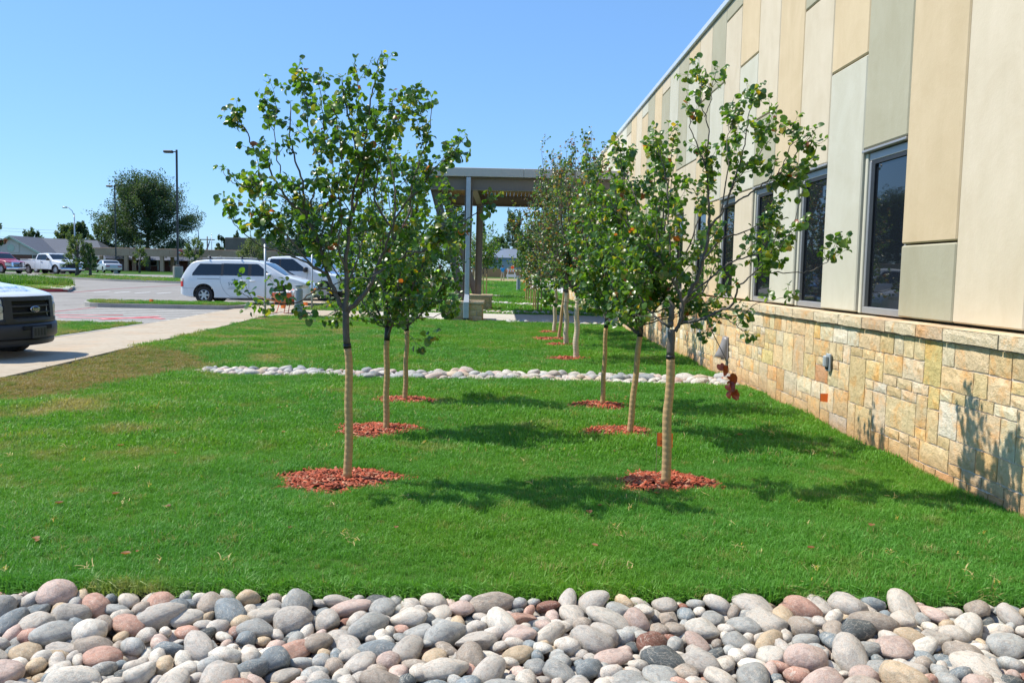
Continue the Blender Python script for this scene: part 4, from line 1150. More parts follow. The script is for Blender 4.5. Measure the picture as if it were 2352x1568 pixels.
def auto_tree(name, label, base, fork_z, top_z, cr, seed, n_single, group, leafs=52, size=.045, limbs=9, nsh=9, r0=.028, pal=GREENS, lean=(0, 0), wrap=.95, tape=.09, wrapm=None, lo=False, lump=.0, lsh=(.18, .42), cat='tree'):
    bx, by = base; bz = gz(by)+(lawn_h(bx, by) if by < 60 else 0)
    t = thing(name, label, cat, (bx, by, bz), group=group)
    pl = Plant(seed); rr = pl.rr
    tp = [(bx, by, bz-.02), (bx+lean[0]*.5, by+lean[1]*.5, bz+fork_z*.5), (bx+lean[0], by+lean[1], bz+fork_z)]
    top = trunk_parts(t, tp, r0, r0*.82, wrap, (0, tape), wrapm, lump, seed)
    H = top_z-fork_z
    for i in range(limbs):
        a = 2*math.pi*(i+rr.uniform(-.3, .3))/limbs*1.0+seed
        f = (i % 3)/2.; spread = cr*rr.uniform(.65, 1.0)*(1-.5*f); hgt = H*(.52+.42*f)*rr.uniform(.85, 1.05)
        if i == 0: spread = cr*.12; hgt = H
        s0 = Vector(top)+Vector((0, 0, rr.uniform(-.12, .02)+ (0.3*f*rr.random())))
        dx, dy = math.cos(a)*spread, math.sin(a)*spread
        pts = [s0, s0+Vector((dx*.38, dy*.38, hgt*.22)), s0+Vector((dx*.75, dy*.75, hgt*.58)), s0+Vector((dx, dy, hgt*.92))]
        pl.limb(pts, r0*.52, .004, leafs, size, pal, nsh, lsh, axis=(bx, by), start=.22, sides=6 if not lo else 4)
    for i in range(int(limbs*.6)):      # low drooping twigs
        a = rr.uniform(0, 6.28); s0 = Vector(top)+Vector((0, 0, rr.uniform(-.05, .25)*H*.4)); R_ = cr*rr.uniform(.5, .95)
        pts = [s0, s0+Vector((math.cos(a)*R_*.4, math.sin(a)*R_*.4, .08)), s0+Vector((math.cos(a)*R_*.8, math.sin(a)*R_*.8, .12)), s0+Vector((math.cos(a)*R_, math.sin(a)*R_, .2))]
        pl.limb(pts, r0*.28, .003, leafs, size, pal, nsh*.8, lsh, axis=(bx, by), start=.4, sides=5 if not lo else 4)
    pl.finish(t, n_single, lo); return t

def traced_tree(label, base, trunk_px, limbs, seed, r0, r1, wrap, tape, n_single, nsh, leafs=58, size=.045, extra=None):
    bx, by = base; bz = lawn_h(bx, by)
    t = thing('redbud_tree', label, 'tree', (bx, by, bz), group='young trees in two rows on the lawn')
    pl = Plant(seed)
    tp = [(bx, by, bz-.02)]+[at(x, y, by+dy) for x, y, dy in trunk_px]
    trunk_parts(t, tp, r0, r1, wrap, (0, tape), seed=seed)
    for l in limbs:
        pts, ra, rb = l[0], l[1], l[2]; k = l[3] if len(l) > 3 else 1.
        n = len(pts)-1; d0, d1 = (l[4] if len(l) > 4 else (0, 0))
        P = [at(x, y, by+d0+(d1-d0)*(i/n)) for i, (x, y) in enumerate(pts)]
        pl.limb(P, ra, rb, leafs, size, GREENS, nsh*k, (.12, .30), axis=(bx, by), start=(l[5] if len(l) > 5 else .3), tipk=.12)
    if extra: extra(pl, t)
    pl.finish(t, n_single); return t
c7 = lambda x, y: (459.4+x/2.2755, 103.4+y/2.2755)
cr_ = lambda x, y: (1435.5+x/2.2755, 114.8+y/2.2755)
def tr(f, pts): return [f(*p) for p in pts]
LL = [
 (tr(c7, [(765, 1400), (768, 1250), (762, 1100), (785, 930), (800, 780), (830, 640), (800, 470), (760, 300), (745, 200)]), .020, .004, 1.1, (0, .10)),
 (tr(c7, [(785, 900), (850, 740), (860, 560), (880, 380), (905, 230), (930, 130), (935, 70)]), .010, .003, 1.0, (.05, -.1), .25),
 (tr(c7, [(820, 620), (825, 480), (830, 330), (825, 200), (810, 110)]), .006, .002, .9, (.08, .2), .2),
 (tr(c7, [(767, 1395), (800, 1360), (870, 1290), (915, 1190), (960, 1090), (1040, 980), (1090, 880), (1110, 740)]), .023, .006, .9, (0, .45), .4),
 (tr(c7, [(905, 1200), (990, 1155), (1060, 1110), (1090, 1080), (1180, 1070), (1290, 990), (1370, 920), (1440, 880), (1500, 800)]), .010, .003, .85, (.02, -.35), .45),
 (tr(c7, [(960, 1090), (1000, 960), (1070, 830), (1160, 740), (1230, 640), (1310, 580), (1370, 500)]), .010, .003, 1.0, (.1, -.4), .3),
 (tr(c7, [(1010, 950), (1020, 800), (1000, 640), (960, 500), (980, 380), (1010, 270)]), .008, .003, 1.0, (.2, .55), .25),
 (tr(c7, [(1000, 950), (920, 830), (925, 700), (950, 540), (1000, 430), (1080, 350), (1120, 240)]), .009, .003, 1.0, (.15, .05), .25),
 (tr(c7, [(1100, 760), (1150, 600), (1190, 480), (1210, 360), (1190, 280)]), .006, .002, 1.0, (.3, .2), .2),
 (tr(c7, [(1060, 1110), (1160, 1080), (1250, 1060), (1330, 1020), (1390, 940)]), .006, .002, 1., (.0, .5), .3),
 (tr(c7, [(763, 1395), (730, 1340), (690, 1260), (665, 1190), (640, 1090), (600, 980), (550, 880), (540, 740), (500, 600), (470, 470), (475, 330)]), .020, .004, .95, (0, .1), .25),
 (tr(c7, [(550, 880), (470, 820), (400, 720), (330, 590), (280, 540), (240, 450), (190, 390)]), .010, .003, 1.0, (.05, -.3), .2),
 (tr(c7, [(490, 830), (400, 780), (300, 740), (220, 740), (150, 700), (110, 650)]), .007, .002, 1.0, (.0, .25), .3),
 (tr(c7, [(560, 890), (600, 760), (620, 600), (570, 460), (560, 320), (530, 200), (500, 160)]), .008, .002, 1.0, (.1, .4), .2),
 (tr(c7, [(640, 1090), (690, 950), (690, 800), (700, 640), (650, 480), (640, 330), (620, 180)]), .009, .002, 1.0, (.05, -.25), .2),
 (tr(c7, [(670, 1200), (600, 1160), (500, 1110), (410, 1080), (330, 1050), (260, 1010), (195, 950), (155, 890), (122, 820)]), .008, .002, .35, (0, -.2), .75),
 (tr(c7, [(660, 1195), (560, 1130), (470, 1010), (400, 960), (340, 880), (320, 740), (300, 600)]), .009, .002, 1.0, (-.05, -.45), .3),
 (tr(c7, [(500, 1110), (430, 1040), (360, 1000), (280, 960)]), .004, .002, 1.1, (-.1, -.3), .3),
 (tr(c7, [(715, 1290), (650, 1275), (590, 1290), (520, 1340), (440, 1355), (350, 1345), (270, 1325), (225, 1300)]), .008, .002, .55, (0, -.45), .45),
 (tr(c7, [(740, 1350), (700, 1400), (640, 1420), (580, 1410), (530, 1380)]), .004, .0015, .5, (0, -.3), .6),
 (tr(c7, [(880, 1270), (900, 1200), (980, 1300), (1070, 1320), (1190, 1340), (1280, 1330)]), .005, .002, .4, (.0, -.25), .6),
 (tr(c7, [(840, 1320), (880, 1390), (920, 1440), (985, 1430), (1060, 1480), (1110, 1530), (1190, 1535)]), .005, .0015, .45, (.0, -.2), .6),
 (tr(c7, [(690, 1260), (780, 1215), (900, 1210), (1000, 1150)]), .004, .002, .7, (-.02, -.4), .3),
 (tr(c7, [(770, 1250), (830, 1100), (860, 980), (900, 860), (880, 700)]), .007, .002, 1., (0, .5), .3),
 (tr(c7, [(765, 1180), (720, 1050), (740, 900), (720, 740), (740, 600), (720, 430), (700, 330)]), .008, .002, 1., (0, -.35), .3),
 (tr(c7, [(430, 700), (400, 580), (390, 450), (400, 330), (380, 260)]), .005, .002, 1., (.0, .2), .25),
]
def clamp_far(l): return l
traced_tree('nearest tree of the left row, full green crown over the broad mulch ring', (-1.14, 6.29),
    [(802, 960, 0), (800, 820, 0), (793, 716, 0)], LL, 5, .030, .024, .99, .05, 292, 10.5)
RL = [
 (tr(cr_, [(235, 1440), (243, 1390), (246, 1335)]), .024, .021, 0, (0, 0), .9),
 (tr(cr_, [(232, 1450), (170, 1400), (110, 1340), (60, 1240), (20, 1120), (-10, 1000)]), .010, .003, .9, (0, .35), .4),
 (tr(cr_, [(262, 1470), (290, 1420), (300, 1320), (275, 1250), (230, 1180), (180, 1080), (100, 1000), (30, 930), (-40, 840), (-90, 760)]), .016, .003, .9, (0, -.2), .35),
 (tr(cr_, [(230, 1180), (235, 1050), (225, 900), (228, 760), (205, 620), (170, 520), (140, 460)]), .009, .002, 1.0, (-.03, .2), .25),
 (tr(cr_, [(130, 1040), (80, 920), (60, 800), (30, 700), (-20, 600), (-30, 500)]), .008, .002, 1.0, (-.1, .3), .25),
 (tr(cr_, [(290, 1420), (300, 1330), (350, 1250), (385, 1170), (420, 1050), (440, 900), (435, 740), (425, 600), (420, 520)]), .021, .006, .7, (0, .1), .45),
 (tr(cr_, [(430, 640), (385, 520), (345, 420), (335, 330), (335, 300)]), .006, .002, .5, (.05, -.1), .4),
 (tr(cr_, [(425, 560), (440, 430), (420, 350), (395, 260), (400, 150), (370, 100)]), .006, .002, .45, (.05, .05), .5),
 (tr(cr_, [(415, 350), (450, 270), (455, 190), (475, 120)]), .004, .002, .5, (.05, -.05), .6),
 (tr(cr_, [(440, 930), (520, 830), (560, 700), (600, 600), (630, 470), (650, 330), (680, 230)]), .010, .002, .95, (.05, -.1), .25),
 (tr(cr_, [(540, 760), (600, 660), (700, 560), (720, 460), (770, 340)]), .005, .0015, .75, (.0, .2), .3),
 (tr(cr_, [(500, 870), (540, 600), (530, 480), (560, 400), (570, 320)]), .006, .002, .9, (.1, .35), .3),
 (tr(cr_, [(520, 830), (640, 760), (720, 700), (820, 640), (880, 560), (950, 480), (985, 430)]), .008, .002, .85, (0, -.3), .3),
 (tr(cr_, [(800, 650), (850, 540), (880, 460), (880, 420)]), .004, .002, 1.0, (-.2, -.3), .3),
 (tr(cr_, [(400, 1110), (500, 990), (600, 960), (700, 900), (780, 780), (900, 700), (950, 600)]), .008, .002, .85, (0, .3), .35),
 (tr(cr_, [(330, 1290), (440, 1200), (520, 1130), (640, 1080), (760, 1040), (860, 960), (930, 740)]), .009, .002, .7, (0, -.25), .4),
 (tr(cr_, [(285, 1430), (400, 1410), (480, 1370), (560, 1330), (600, 1230), (680, 1160), (760, 1070), (800, 950)]), .014, .003, .75, (0, -.4), .35),
 (tr(cr_, [(680, 1165), (800, 1165), (930, 1160), (1020, 1130), (1080, 1080), (1140, 1010)]), .005, .002, .5, (-.3, -.35), .7),
 (tr(cr_, [(500, 1375), (600, 1390), (680, 1330), (750, 1310), (850, 1290)]), .004, .0015, .35, (-.2, -.3), .7),
 (tr(cr_, [(470, 1385), (540, 1410), (590, 1450), (650, 1480)]), .005, .002, .9, (-.2, -.3), .5),
 (tr(cr_, [(330, 1420), (400, 1470), (430, 1490)]), .003, .002, .9, (-.1, -.25), .5),
 (tr(cr_, [(300, 1330), (420, 1240), (470, 1100), (440, 960)]), .007, .002, .8, (0, .5), .3),
 (tr(cr_, [(230, 1180), (130, 1180), (20, 1130), (-60, 1060), (-120, 950)]), .006, .002, .9, (0, -.1), .35),
 (tr(cr_, [(180, 1400), (90, 1390), (10, 1370), (-60, 1330)]), .004, .002, .8, (0, .2), .4),
]
def hanging(pl, t):
    P = [at(*cr_(x, y), 6.33+dy) for x, y, dy in [(430, 1400, -.25), (460, 1480, -.3), (500, 1560, -.33), (535, 1630, -.35), (545, 1690, -.35)]]
    pl.br.tube(P, [.004, .0035, .003, .0022, .0018], 5)
    pal = [((.17, .035, .018), 1)]
    for (x, y) in [(1652, 830), (1660, 836), (1668, 833), (1672, 858), (1676, 872), (1668, 878), (1680, 868), (1682, 890), (1676, 893), (1688, 896), (1684, 902), (1690, 888)]:
        p = at(x, y, 5.97+pl.rr.gauss(0, .02)); pl.leaf(p, Vector((pl.rr.gauss(0, .3), 0, -.8)), .06, pal)
traced_tree('nearest tree of the right row, brown leaves hanging low by the limestone wall', (1.27, 6.33),
    [(1533, 960, 0), (1541, 840, 0), (1541, 757, 0)], RL, 6, .034, .028, .93, .055, 292, 12.5, extra=hanging)

G6 = 'young trees in two rows on the lawn'
auto_tree('redbud_tree', 'middle tree of the left row, slender tan wrapped trunk behind the nearest one', (-1.13, 8.36), 1.05, 2.95, .70, 12, 292, G6, size=.045, r0=.030, lean=(0, 0), wrap=.93, tape=.2, limbs=10, nsh=9)
auto_tree('redbud_tree', 'farthest of the three trees in the left row, thin tan wrapped trunk', (-1.17, 10.33), 1.05, 3.0, .62, 23, 292, G6, size=.045, r0=.030, lean=(.02, 0), wrap=.90, tape=.25, limbs=10, nsh=9)
auto_tree('redbud_tree', 'middle tree of the right row, wrapped trunk leaning right, dense glossy crown', (1.29, 8.34), 1.1, 2.9, .80, 31, 292, G6, size=.048, r0=.030, lean=(.08, 0), wrap=1.04, tape=.1, limbs=12, nsh=10)
auto_tree('redbud_tree', 'third tree of the right row with a straight tan trunk and dense crown', (1.24, 10.21), 1.15, 3.05, .74, 44, 292, G6, size=.048, r0=.028, lean=(.02, 0), wrap=1.0, tape=.1, limbs=10, nsh=9)
G4 = 'taller trees beyond the cobble strip'
labs = ['nearest tall tree beyond the cobble strip, crooked pale wrapped trunk and thin browning crown', 'second tall tree beyond the cobble strip, pale wrapped trunk',
        'third tree beyond the cobble strip, slim tan trunk with open forked branches', 'fourth tall tree beyond the cobble strip, pale trunk, nearest the cross walk']
for i, (b, sd) in enumerate(zip(TREES_MID, (51, 52, 53, 54))):
    auto_tree('pear_tree', labs[i], b, 1.25+.1*(i % 2), (4.1, 4.5, 4.3, 4.8)[i], (1.15, 1.35, 1.3, 1.4)[i], sd, 0, G4, leafs=30, size=.047, r0=(.052, .055, .038, .05)[i], lean=((.0, .0), (-.03, 0), (.12, 0), (.02, 0))[i],
              wrap=1.2, tape=0 if i != 2 else .12, wrapm=M_wrap_pale if i != 2 else M_wrap, lo=False, pal=BROWNS, lump=.10 if i != 2 else .0, limbs=12, nsh=8, lsh=(.25, .55))
G7 = 'row of slim trees beyond the canopy'
far_pts = [(1.43, 31.74), (1.37, 31.95), (1.33, 32.97), (1.30, 34.82), (1.31, 39.16), (1.23, 40.47), (1.16, 40.8)]
far_pts = [(1.46, 31.7), (1.38, 32.9), (1.33, 34.0), (1.30, 35.2), (1.31, 39.16), (1.23, 40.5), (1.16, 41.8)]
wd = ['first', 'second', 'third', 'fourth', 'fifth', 'sixth', 'seventh']
for i, b in enumerate(far_pts):
    auto_tree('slim_tree', f'{wd[i]} slim tan trunked tree counted from the canopy in the row along the building', b, 1.5, 3.6, .95, 60+i, 0, G7, leafs=17, size=.095, r0=.030, lean=(.0, 0), wrap=1.25, tape=.15, lo=True, limbs=8, nsh=6, lsh=(.25, .5), pal=BROWNS if i > 3 else GREENS)
for i, (b, lb) in enumerate([((-1.02, 44.3), 'small round crowned tree with a slim tan trunk seen just right of the canopy post'), ((-.86, 45.6), 'small tree with slim tan trunk directly behind the one right of the canopy post'),
                             ((-2.27, 70.), 'farther small tree with pale trunk left of the canopy post'), ((-2.6, 47), 'small tree with pale trunk seen between the canopy legs'), ((-4.6, 55), 'small tree on the far lawn left of the canopy')]):
    auto_tree('slim_tree', lb, b, 1.5, 3.7 if i < 2 else 4.2, 1.0, 80+i, 0, 'small trees on the far lawn', leafs=17, size=.11, r0=.032 if i < 2 else .06, wrap=1.3, tape=.15, lo=True, limbs=8, nsh=6, lsh=(.25, .5), wrapm=M_wrap if i < 2 else M_wrap_pale)
# ================================================================== vehicles
def interp(tab, x):
    return float(np.interp(x, [a for a, _ in tab], [b for _, b in tab]))
class Body:
    """car body lofted from side and plan profiles; x runs from the rear (0) to the nose"""
    def __init__(s, L, top, half, low, belt, tumble, stations, edge=.07):
        s.L, s.top, s.half, s.low, s.belt, s.tumble, s.edge = L, top, half, low, belt, tumble, edge
        s.st = stations
    def tum(s, z):
        if z <= s.belt: return 1-.035*((z-.62)/.6)**2
        return (1-.035*((s.belt-.62)/.6)**2)-s.tumble*(z-s.belt)
    def side(s, x, z): return interp(s.half, x)*s.tum(z)
    def section(s, x):
        t, lo, w = interp(s.top, x), interp(s.low, x), interp(s.half, x); e = s.edge
        zs = [lo, lo+.05]+[lo+.05+(t-e-lo-.05)*k/7 for k in range(1, 8)]
        P = [(w*.75, lo)]+[(w*s.tum(z), z) for z in zs[1:]]
        wt = w*s.tum(t-e); P += [(wt-.012, t-e*.5), (wt-.04, t-e*.18), (wt-.10, t-.004), (wt*.6, t+.012), (0, t+.018)]
        return P
    def build(s, name, m, root, wheels, wr, arch=None):
        mb = MB(); rows = []
        for x in s.st:
            P = s.section(x); rows.append([(x, -y, z) for y, z in P]+[(x, y, z) for y, z in P[-2::-1]])
        mb.grid(rows); n = len(rows[0])
        mb.f.append(tuple(range(n))); b = (len(rows)-1)*n; mb.f.append(tuple(range(b, b+n))[::-1])
        for i in range(len(rows)-1): mb.f.append((i*n, i*n+n, i*n+2*n-1, i*n+n-1))
        me = mb.mesh('tmp', m); o = bpy.data.objects.new('tmp', me); COL.objects.link(o)
        cut = []
        for wx in wheels:
            c = MB().lathe([(wr*1.2, -1.3), (wr*1.2, 1.3)], 32, Matrix.Translation((wx, 0, wr+.03)) @ Matrix.Rotation(math.pi/2, 4, 'X')); co2 = bpy.data.objects.new('cut', c.mesh('cut', M_blackplastic)); COL.objects.link(co2)
            # two short cutters, one per side
            bm = bmesh.new(); bm.from_mesh(co2.data); bpy.data.objects.remove(co2)
            for sgn in (-1, 1):
                c2 = MB().lathe([(wr*1.2, .55), (wr*1.2, 1.4)] if sgn > 0 else [(wr*1.2, -1.4), (wr*1.2, -.55)], 32, Matrix.Translation((wx, 0, wr+.03)) @ Matrix.Rotation(math.pi/2, 4, 'X'))
                co3 = bpy.data.objects.new('cut', c2.mesh('cut', M_blackplastic)); COL.objects.link(co3); cut.append(co3)
            bm.free()
        for c in cut:
            md = o.modifiers.new('b', 'BOOLEAN'); md.object = c; md.operation = 'DIFFERENCE'; md.solver = 'EXACT'
        dg = bpy.context.evaluated_depsgraph_get(); res = bpy.data.meshes.new_from_object(o.evaluated_get(dg)); res.name = name
        bpy.data.objects.remove(o)
        for c in cut: bpy.data.objects.remove(c)
        if len(res.materials) < 2: res.materials.append(M_blackplastic)
        r = link(name, res, root); smooth_by_angle(r, 38); return r
    def patch(s, x0, x1, zb, zt, sgn, off=.005, nx=10, nz=4):
        """window or decal lying on the side skin between two height curves"""
        rows = []
        for i in range(nx+1):
            x = x0+(x1-x0)*i/nx; a = zb(x) if callable(zb) else zb; b = zt(x) if callable(zt) else zt
            rows.append([(x, sgn*(s.side(x, a+(b-a)*j/nz)+off), a+(b-a)*j/nz) for j in range(nz+1)])
        return MB().grid(rows)
    def shield(s, x0, x1, m0, m1, nx=6, ny=6, off=.006):
        rows = []
        for i in range(nx+1):
            x = x0+(x1-x0)*i/nx; t = interp(s.top, x); w = interp(s.half, x)*s.tum(t-.07)-(m0+(m1-m0)*i/nx)
            rows.append([(x, w*(2*j/ny-1), t+.018+off-(abs(2*j/ny-1)**3)*.02) for j in range(ny+1)])
        return MB().grid(rows)
def wheel(root, x, y, r, w, spokes=6, rimm=None, hub=.62):
    o = (1 if y > 0 else -1); base = Matrix.Translation((x, y, r)) @ Matrix.Rotation(-o*math.pi/2, 4, 'X')
    wh = MB().lathe([(r*hub, -w/2), (r*.93, -w/2), (r, -w/2+.03), (r, w/2-.03), (r*.93, w/2), (r*hub, w/2-.01), (r*hub, -w/2)], 28, base, cap=False).obj('wheel', M_rubber, root, True)
    smooth_by_angle(wh, 40)
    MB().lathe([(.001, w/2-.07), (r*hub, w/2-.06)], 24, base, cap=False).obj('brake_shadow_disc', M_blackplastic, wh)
    mb = MB(); mb.lathe([(r*hub, w/2-.02), (r*hub*.90, w/2-.005), (r*hub*.86, w/2-.05)], 24, base, cap=False); mb.lathe([(.0, w/2-.01), (r*.16, w/2-.012), (r*.18, w/2-.05)], 12, base, cap=False)
    for k in range(spokes):
        a = 2*math.pi*k/spokes; m = base @ Matrix.Rotation(a, 4, 'Z'); ww = r*.11
        mb.add([m @ Vector(p) for p in [(r*.1, -ww, w/2-.015), (r*hub*.9, -ww*.75, w/2-.012), (r*hub*.9, ww*.75, w/2-.012), (r*.1, ww, w/2-.015), (r*.1, -ww, w/2-.05), (r*hub*.9, -ww*.75, w/2-.05), (r*hub*.9, ww*.75, w/2-.05), (r*.1, ww, w/2-.05)]],
               [(0, 1, 2, 3), (0, 4, 5, 1), (3, 2, 6, 7)])
    mb.obj('rim', rimm or M_alloy, wh)
M_alloy = simple('alloy_rim', (.55, .56, .58), .3, .6, var=.03)
M_lamp = simple('clear_lamp_lens', (.62, .60, .50), .12, .1, var=.15, scale=20)
M_refl = simple('lamp_reflector', (.5, .5, .5), .35, .3)
M_redlamp = simple('red_tail_lamp', (.55, .02, .02), .15, 0, var=.1)
M_amber = simple('amber_lens', (.7, .25, .03), .2)
M_seam = simple('door_seam', (.10, .11, .12), .6)
M_blueprint = simple('blue_lettering', (.10, .28, .62), .4)
M_greyprint = simple('grey_lettering', (.10, .15, .17), .5)
def text(body, size, m, parent, mat_, name='lettering', bold=0, ext=.0, space=1.):
    cu = bpy.data.curves.new(name, 'FONT'); cu.body = body; cu.size = size; cu.align_x = 'CENTER'; cu.align_y = 'CENTER'; cu.offset = bold; cu.extrude = ext; cu.space_character = space
    cu.resolution_u = 3
    o = bpy.data.objects.new(name, cu); COL.objects.link(o); dg = bpy.context.evaluated_depsgraph_get(); me = bpy.data.meshes.new_from_object(o.evaluated_get(dg)); bpy.data.objects.remove(o)
    me.materials.clear(); me.materials.append(m); return link(name, me, parent, mw=mat_)
def seam(root, body, pts, sgn, w=.008, m=None):
    mb = MB()
    for (x0, z0), (x1, z1) in zip(pts, pts[1:]):
        n = 4
        for i in range(n):
            a, b = i/n, (i+1)/n; xa, za, xb, zb = x0+(x1-x0)*a, z0+(z1-z0)*a, x0+(x1-x0)*b, z0+(z1-z0)*b
            d = Vector((xb-xa, zb-za)).normalized(); nx, nz = -d.y*w/2, d.x*w/2
            ya, yb = sgn*(body.side(xa, za)+.004), sgn*(body.side(xb, zb)+.004)
            mb.add([(xa-nx, ya, za-nz), (xb-nx, yb, zb-nz), (xb+nx, yb, zb+nz), (xa+nx, ya, za+nz)], [(0, 1, 2, 3)])
    mb.obj('door_seam', m or M_seam, root)

# --- white minivan (nose towards +X)
def minivan(loc, rz, label):
    t = thing('minivan', label, 'minivan', loc, rz)
    top = [(0, .60), (.03, .95), (.10, 1.06), (.28, 1.38), (.46, 1.60), (.62, 1.67), (1.0, 1.715), (1.8, 1.745), (2.6, 1.735), (3.0, 1.70), (3.25, 1.63), (3.45, 1.53), (3.75, 1.36), (4.02, 1.20), (4.18, 1.12), (4.45, 1.06), (4.72, .97), (4.92, .86), (5.04, .74), (5.12, .55)]
    half = [(0, .74), (.04, .86), (.12, .93), (.4, .975), (1.2, .99), (3.2, .99), (4.0, .975), (4.5, .955), (4.8, .89), (5.0, .76), (5.12, .55)]
    low = [(0, .34), (.3, .24), (1.0, .21), (4.2, .21), (4.8, .22), (5.12, .30)]
    B = Body(5.13, top, half, low, 1.06, .27, [0, .02, .05, .10, .18, .28, .38, .46, .54, .64, .8, 1.0, 1.3, 1.6, 1.9, 2.2, 2.5, 2.8, 3.0, 3.15, 3.3, 3.45, 3.6, 3.8, 4.0, 4.15, 4.3, 4.45, 4.6, 4.75, 4.88, 4.98, 5.06, 5.12])
    body = B.build('body', M_white, t, (.97, 4.0), .345)
    for sg in (-1, 1):
        B.patch(.52, 1.62, lambda x: 1.10+.015*(x-.5), lambda x: min(1.56, 1.18+(x-.52)*1.5 if x < .78 else 1.565-.0*(x)), sg, nx=12).obj('side_window', M_carglass, t, True)
        B.patch(1.72, 2.66, lambda x: 1.12, lambda x: 1.585, sg).obj('side_window', M_carglass, t, True)
        B.patch(2.80, 3.62, lambda x: 1.12+.0*(x), lambda x: 1.585-max(0, x-3.05)*.80, sg, nx=12).obj('side_window', M_carglass, t, True)
        B.patch(1.62, 1.72, 1.11, 1.575, sg, .004, 2).obj('pillar_trim', M_blackplastic, t, True); B.patch(2.66, 2.80, 1.115, 1.585, sg, .004, 2).obj('pillar_trim', M_blackplastic, t, True)
        seam(t, B, [(1.60, 1.08), (1.62, .85), (1.72, .60), (1.85, .42), (2.0, .30), (2.72, .27), (2.73, 1.10)], sg)
        seam(t, B, [(2.76, .27), (3.50, .27), (3.62, .45), (3.66, .85), (3.68, 1.05)], sg)
        seam(t, B, [(.72, .98), (1.58, .975)], sg, .016)
        for xx in (2.50, 2.86):
            MB().bbox(xx-.12, xx+.12, -.022, .022, -.02, .02, .012, Matrix.Translation((0, sg*(B.side(xx, .93)+.02), .93))).obj('door_handle', M_white, t, True)
        mb = MB().bbox(-.10, .11, -.13, .10, -.09, .09, .04, Matrix.Translation((3.52, sg*(B.side(3.5, 1.1)+.13), 1.15))); mb.obj('mirror', M_white, t, True)
        B.patch(.03, .17, .66, lambda x: .98+.0*x, sg, .012, 4).obj('tail_light', M_redlamp, t, True)
        B.patch(.035, .15, .87, .98, sg, .016, 3, 2).obj('tail_light', M_lamp, t, True)
        B.patch(4.62, 4.98, lambda x: .68+.05*(x-4.6), lambda x: .84-.10*(x-4.6), sg, .006, 6).obj('headlight', M_lamp, t, True)
        mb = MB().tube([(.6, sg*.62, 1.70), (.75, sg*.64, 1.755), (2.9, sg*.64, 1.775), (3.05, sg*.62, 1.72)], .018, 6); mb.obj('roof_rail', M_blackplastic, t, True)
        for wx in (.97, 4.0): wheel(t, wx, sg*.86, .345, .22)
    for xx in (1.1, 2.35):
        m2 = MB().bbox(xx-.035, xx+.035, -.80, .80, 1.79, 1.815, .01); m2.obj('roof_bar', M_galv, t)
        for sg in (-1, 1): MB().bbox(xx-.06, xx+.06, sg*.66-.03, sg*.66+.03, 1.76, 1.88, .015).obj('rack_clamp', M_blackplastic, t)
    for sg in (-1, 1): MB().bbox(1.0, 2.6, sg*.60-.02, sg*.60+.02, 1.80, 1.825, .008).obj('rack_rail', M_galv, t)
    B.shield(3.28, 4.10, .07, .10).obj('windshield', M_carglass, t, True)
    B.shield(.14, .44, .10, .10).obj('rear_window', M_carglass, t, True)
    MB().bbox(5.04, 5.135, -.42, .42, .30, .40, .01).obj('lower_grille', M_blackplastic, t)
    MB().bbox(5.02, 5.09, -.30, .30, .56, .68, .01).obj('grille', M_chrome, t)
    seam(t, B, [(.16, .60), (.9, .60)], -1, .006)
    rot = Matrix.Translation((2.18, -(B.side(2.2, .8)+.010), .79)) @ Matrix.Rotation(math.pi/2, 4, 'X')
    text('SWTB', .19, M_greyprint, t, rot, space=1.05)
    for dz, s_, w in ((-.12, 'x', .46), (-.175, 'x', .54)):
        mb = MB(); k = 12; rr = random.Random(int(-dz*1000))
        x = -w/2
        while x < w/2:
            l = rr.uniform(.012, .03); mb.box(x, x+l, -.011, .011, 0, .001); x += l+.008
        link('small_print', mb.mesh('small_print', simple('faint_print', (.28, .32, .34), .5)), t, mw=rot @ Matrix.Translation((0, dz, .001)))
    mb = MB(); mb.lathe([(.0, .001), (.028, .001)], 8, Matrix.Translation((0, .15, 0)))
    for sx in (-1, 1):
        mb.add([(sx*.03, .135, .001), (sx*.12, .135, .001), (sx*.12, .17, .001), (sx*.03, .17, .001)], [(0, 1, 2, 3)])
    mb.add([(-.012, .08, .001), (.012, .08, .001), (.012, .22, .001), (-.012, .22, .001)], [(0, 1, 2, 3)])
    link('emblem', mb.mesh('emblem', simple('green_grey_print', (.12, .25, .25), .5)), t, mw=rot)
    return t
minivan((-12.58, 34.15, gz(34)), 0, 'white minivan with roof rack and SWTB lettering parked behind the grass island')

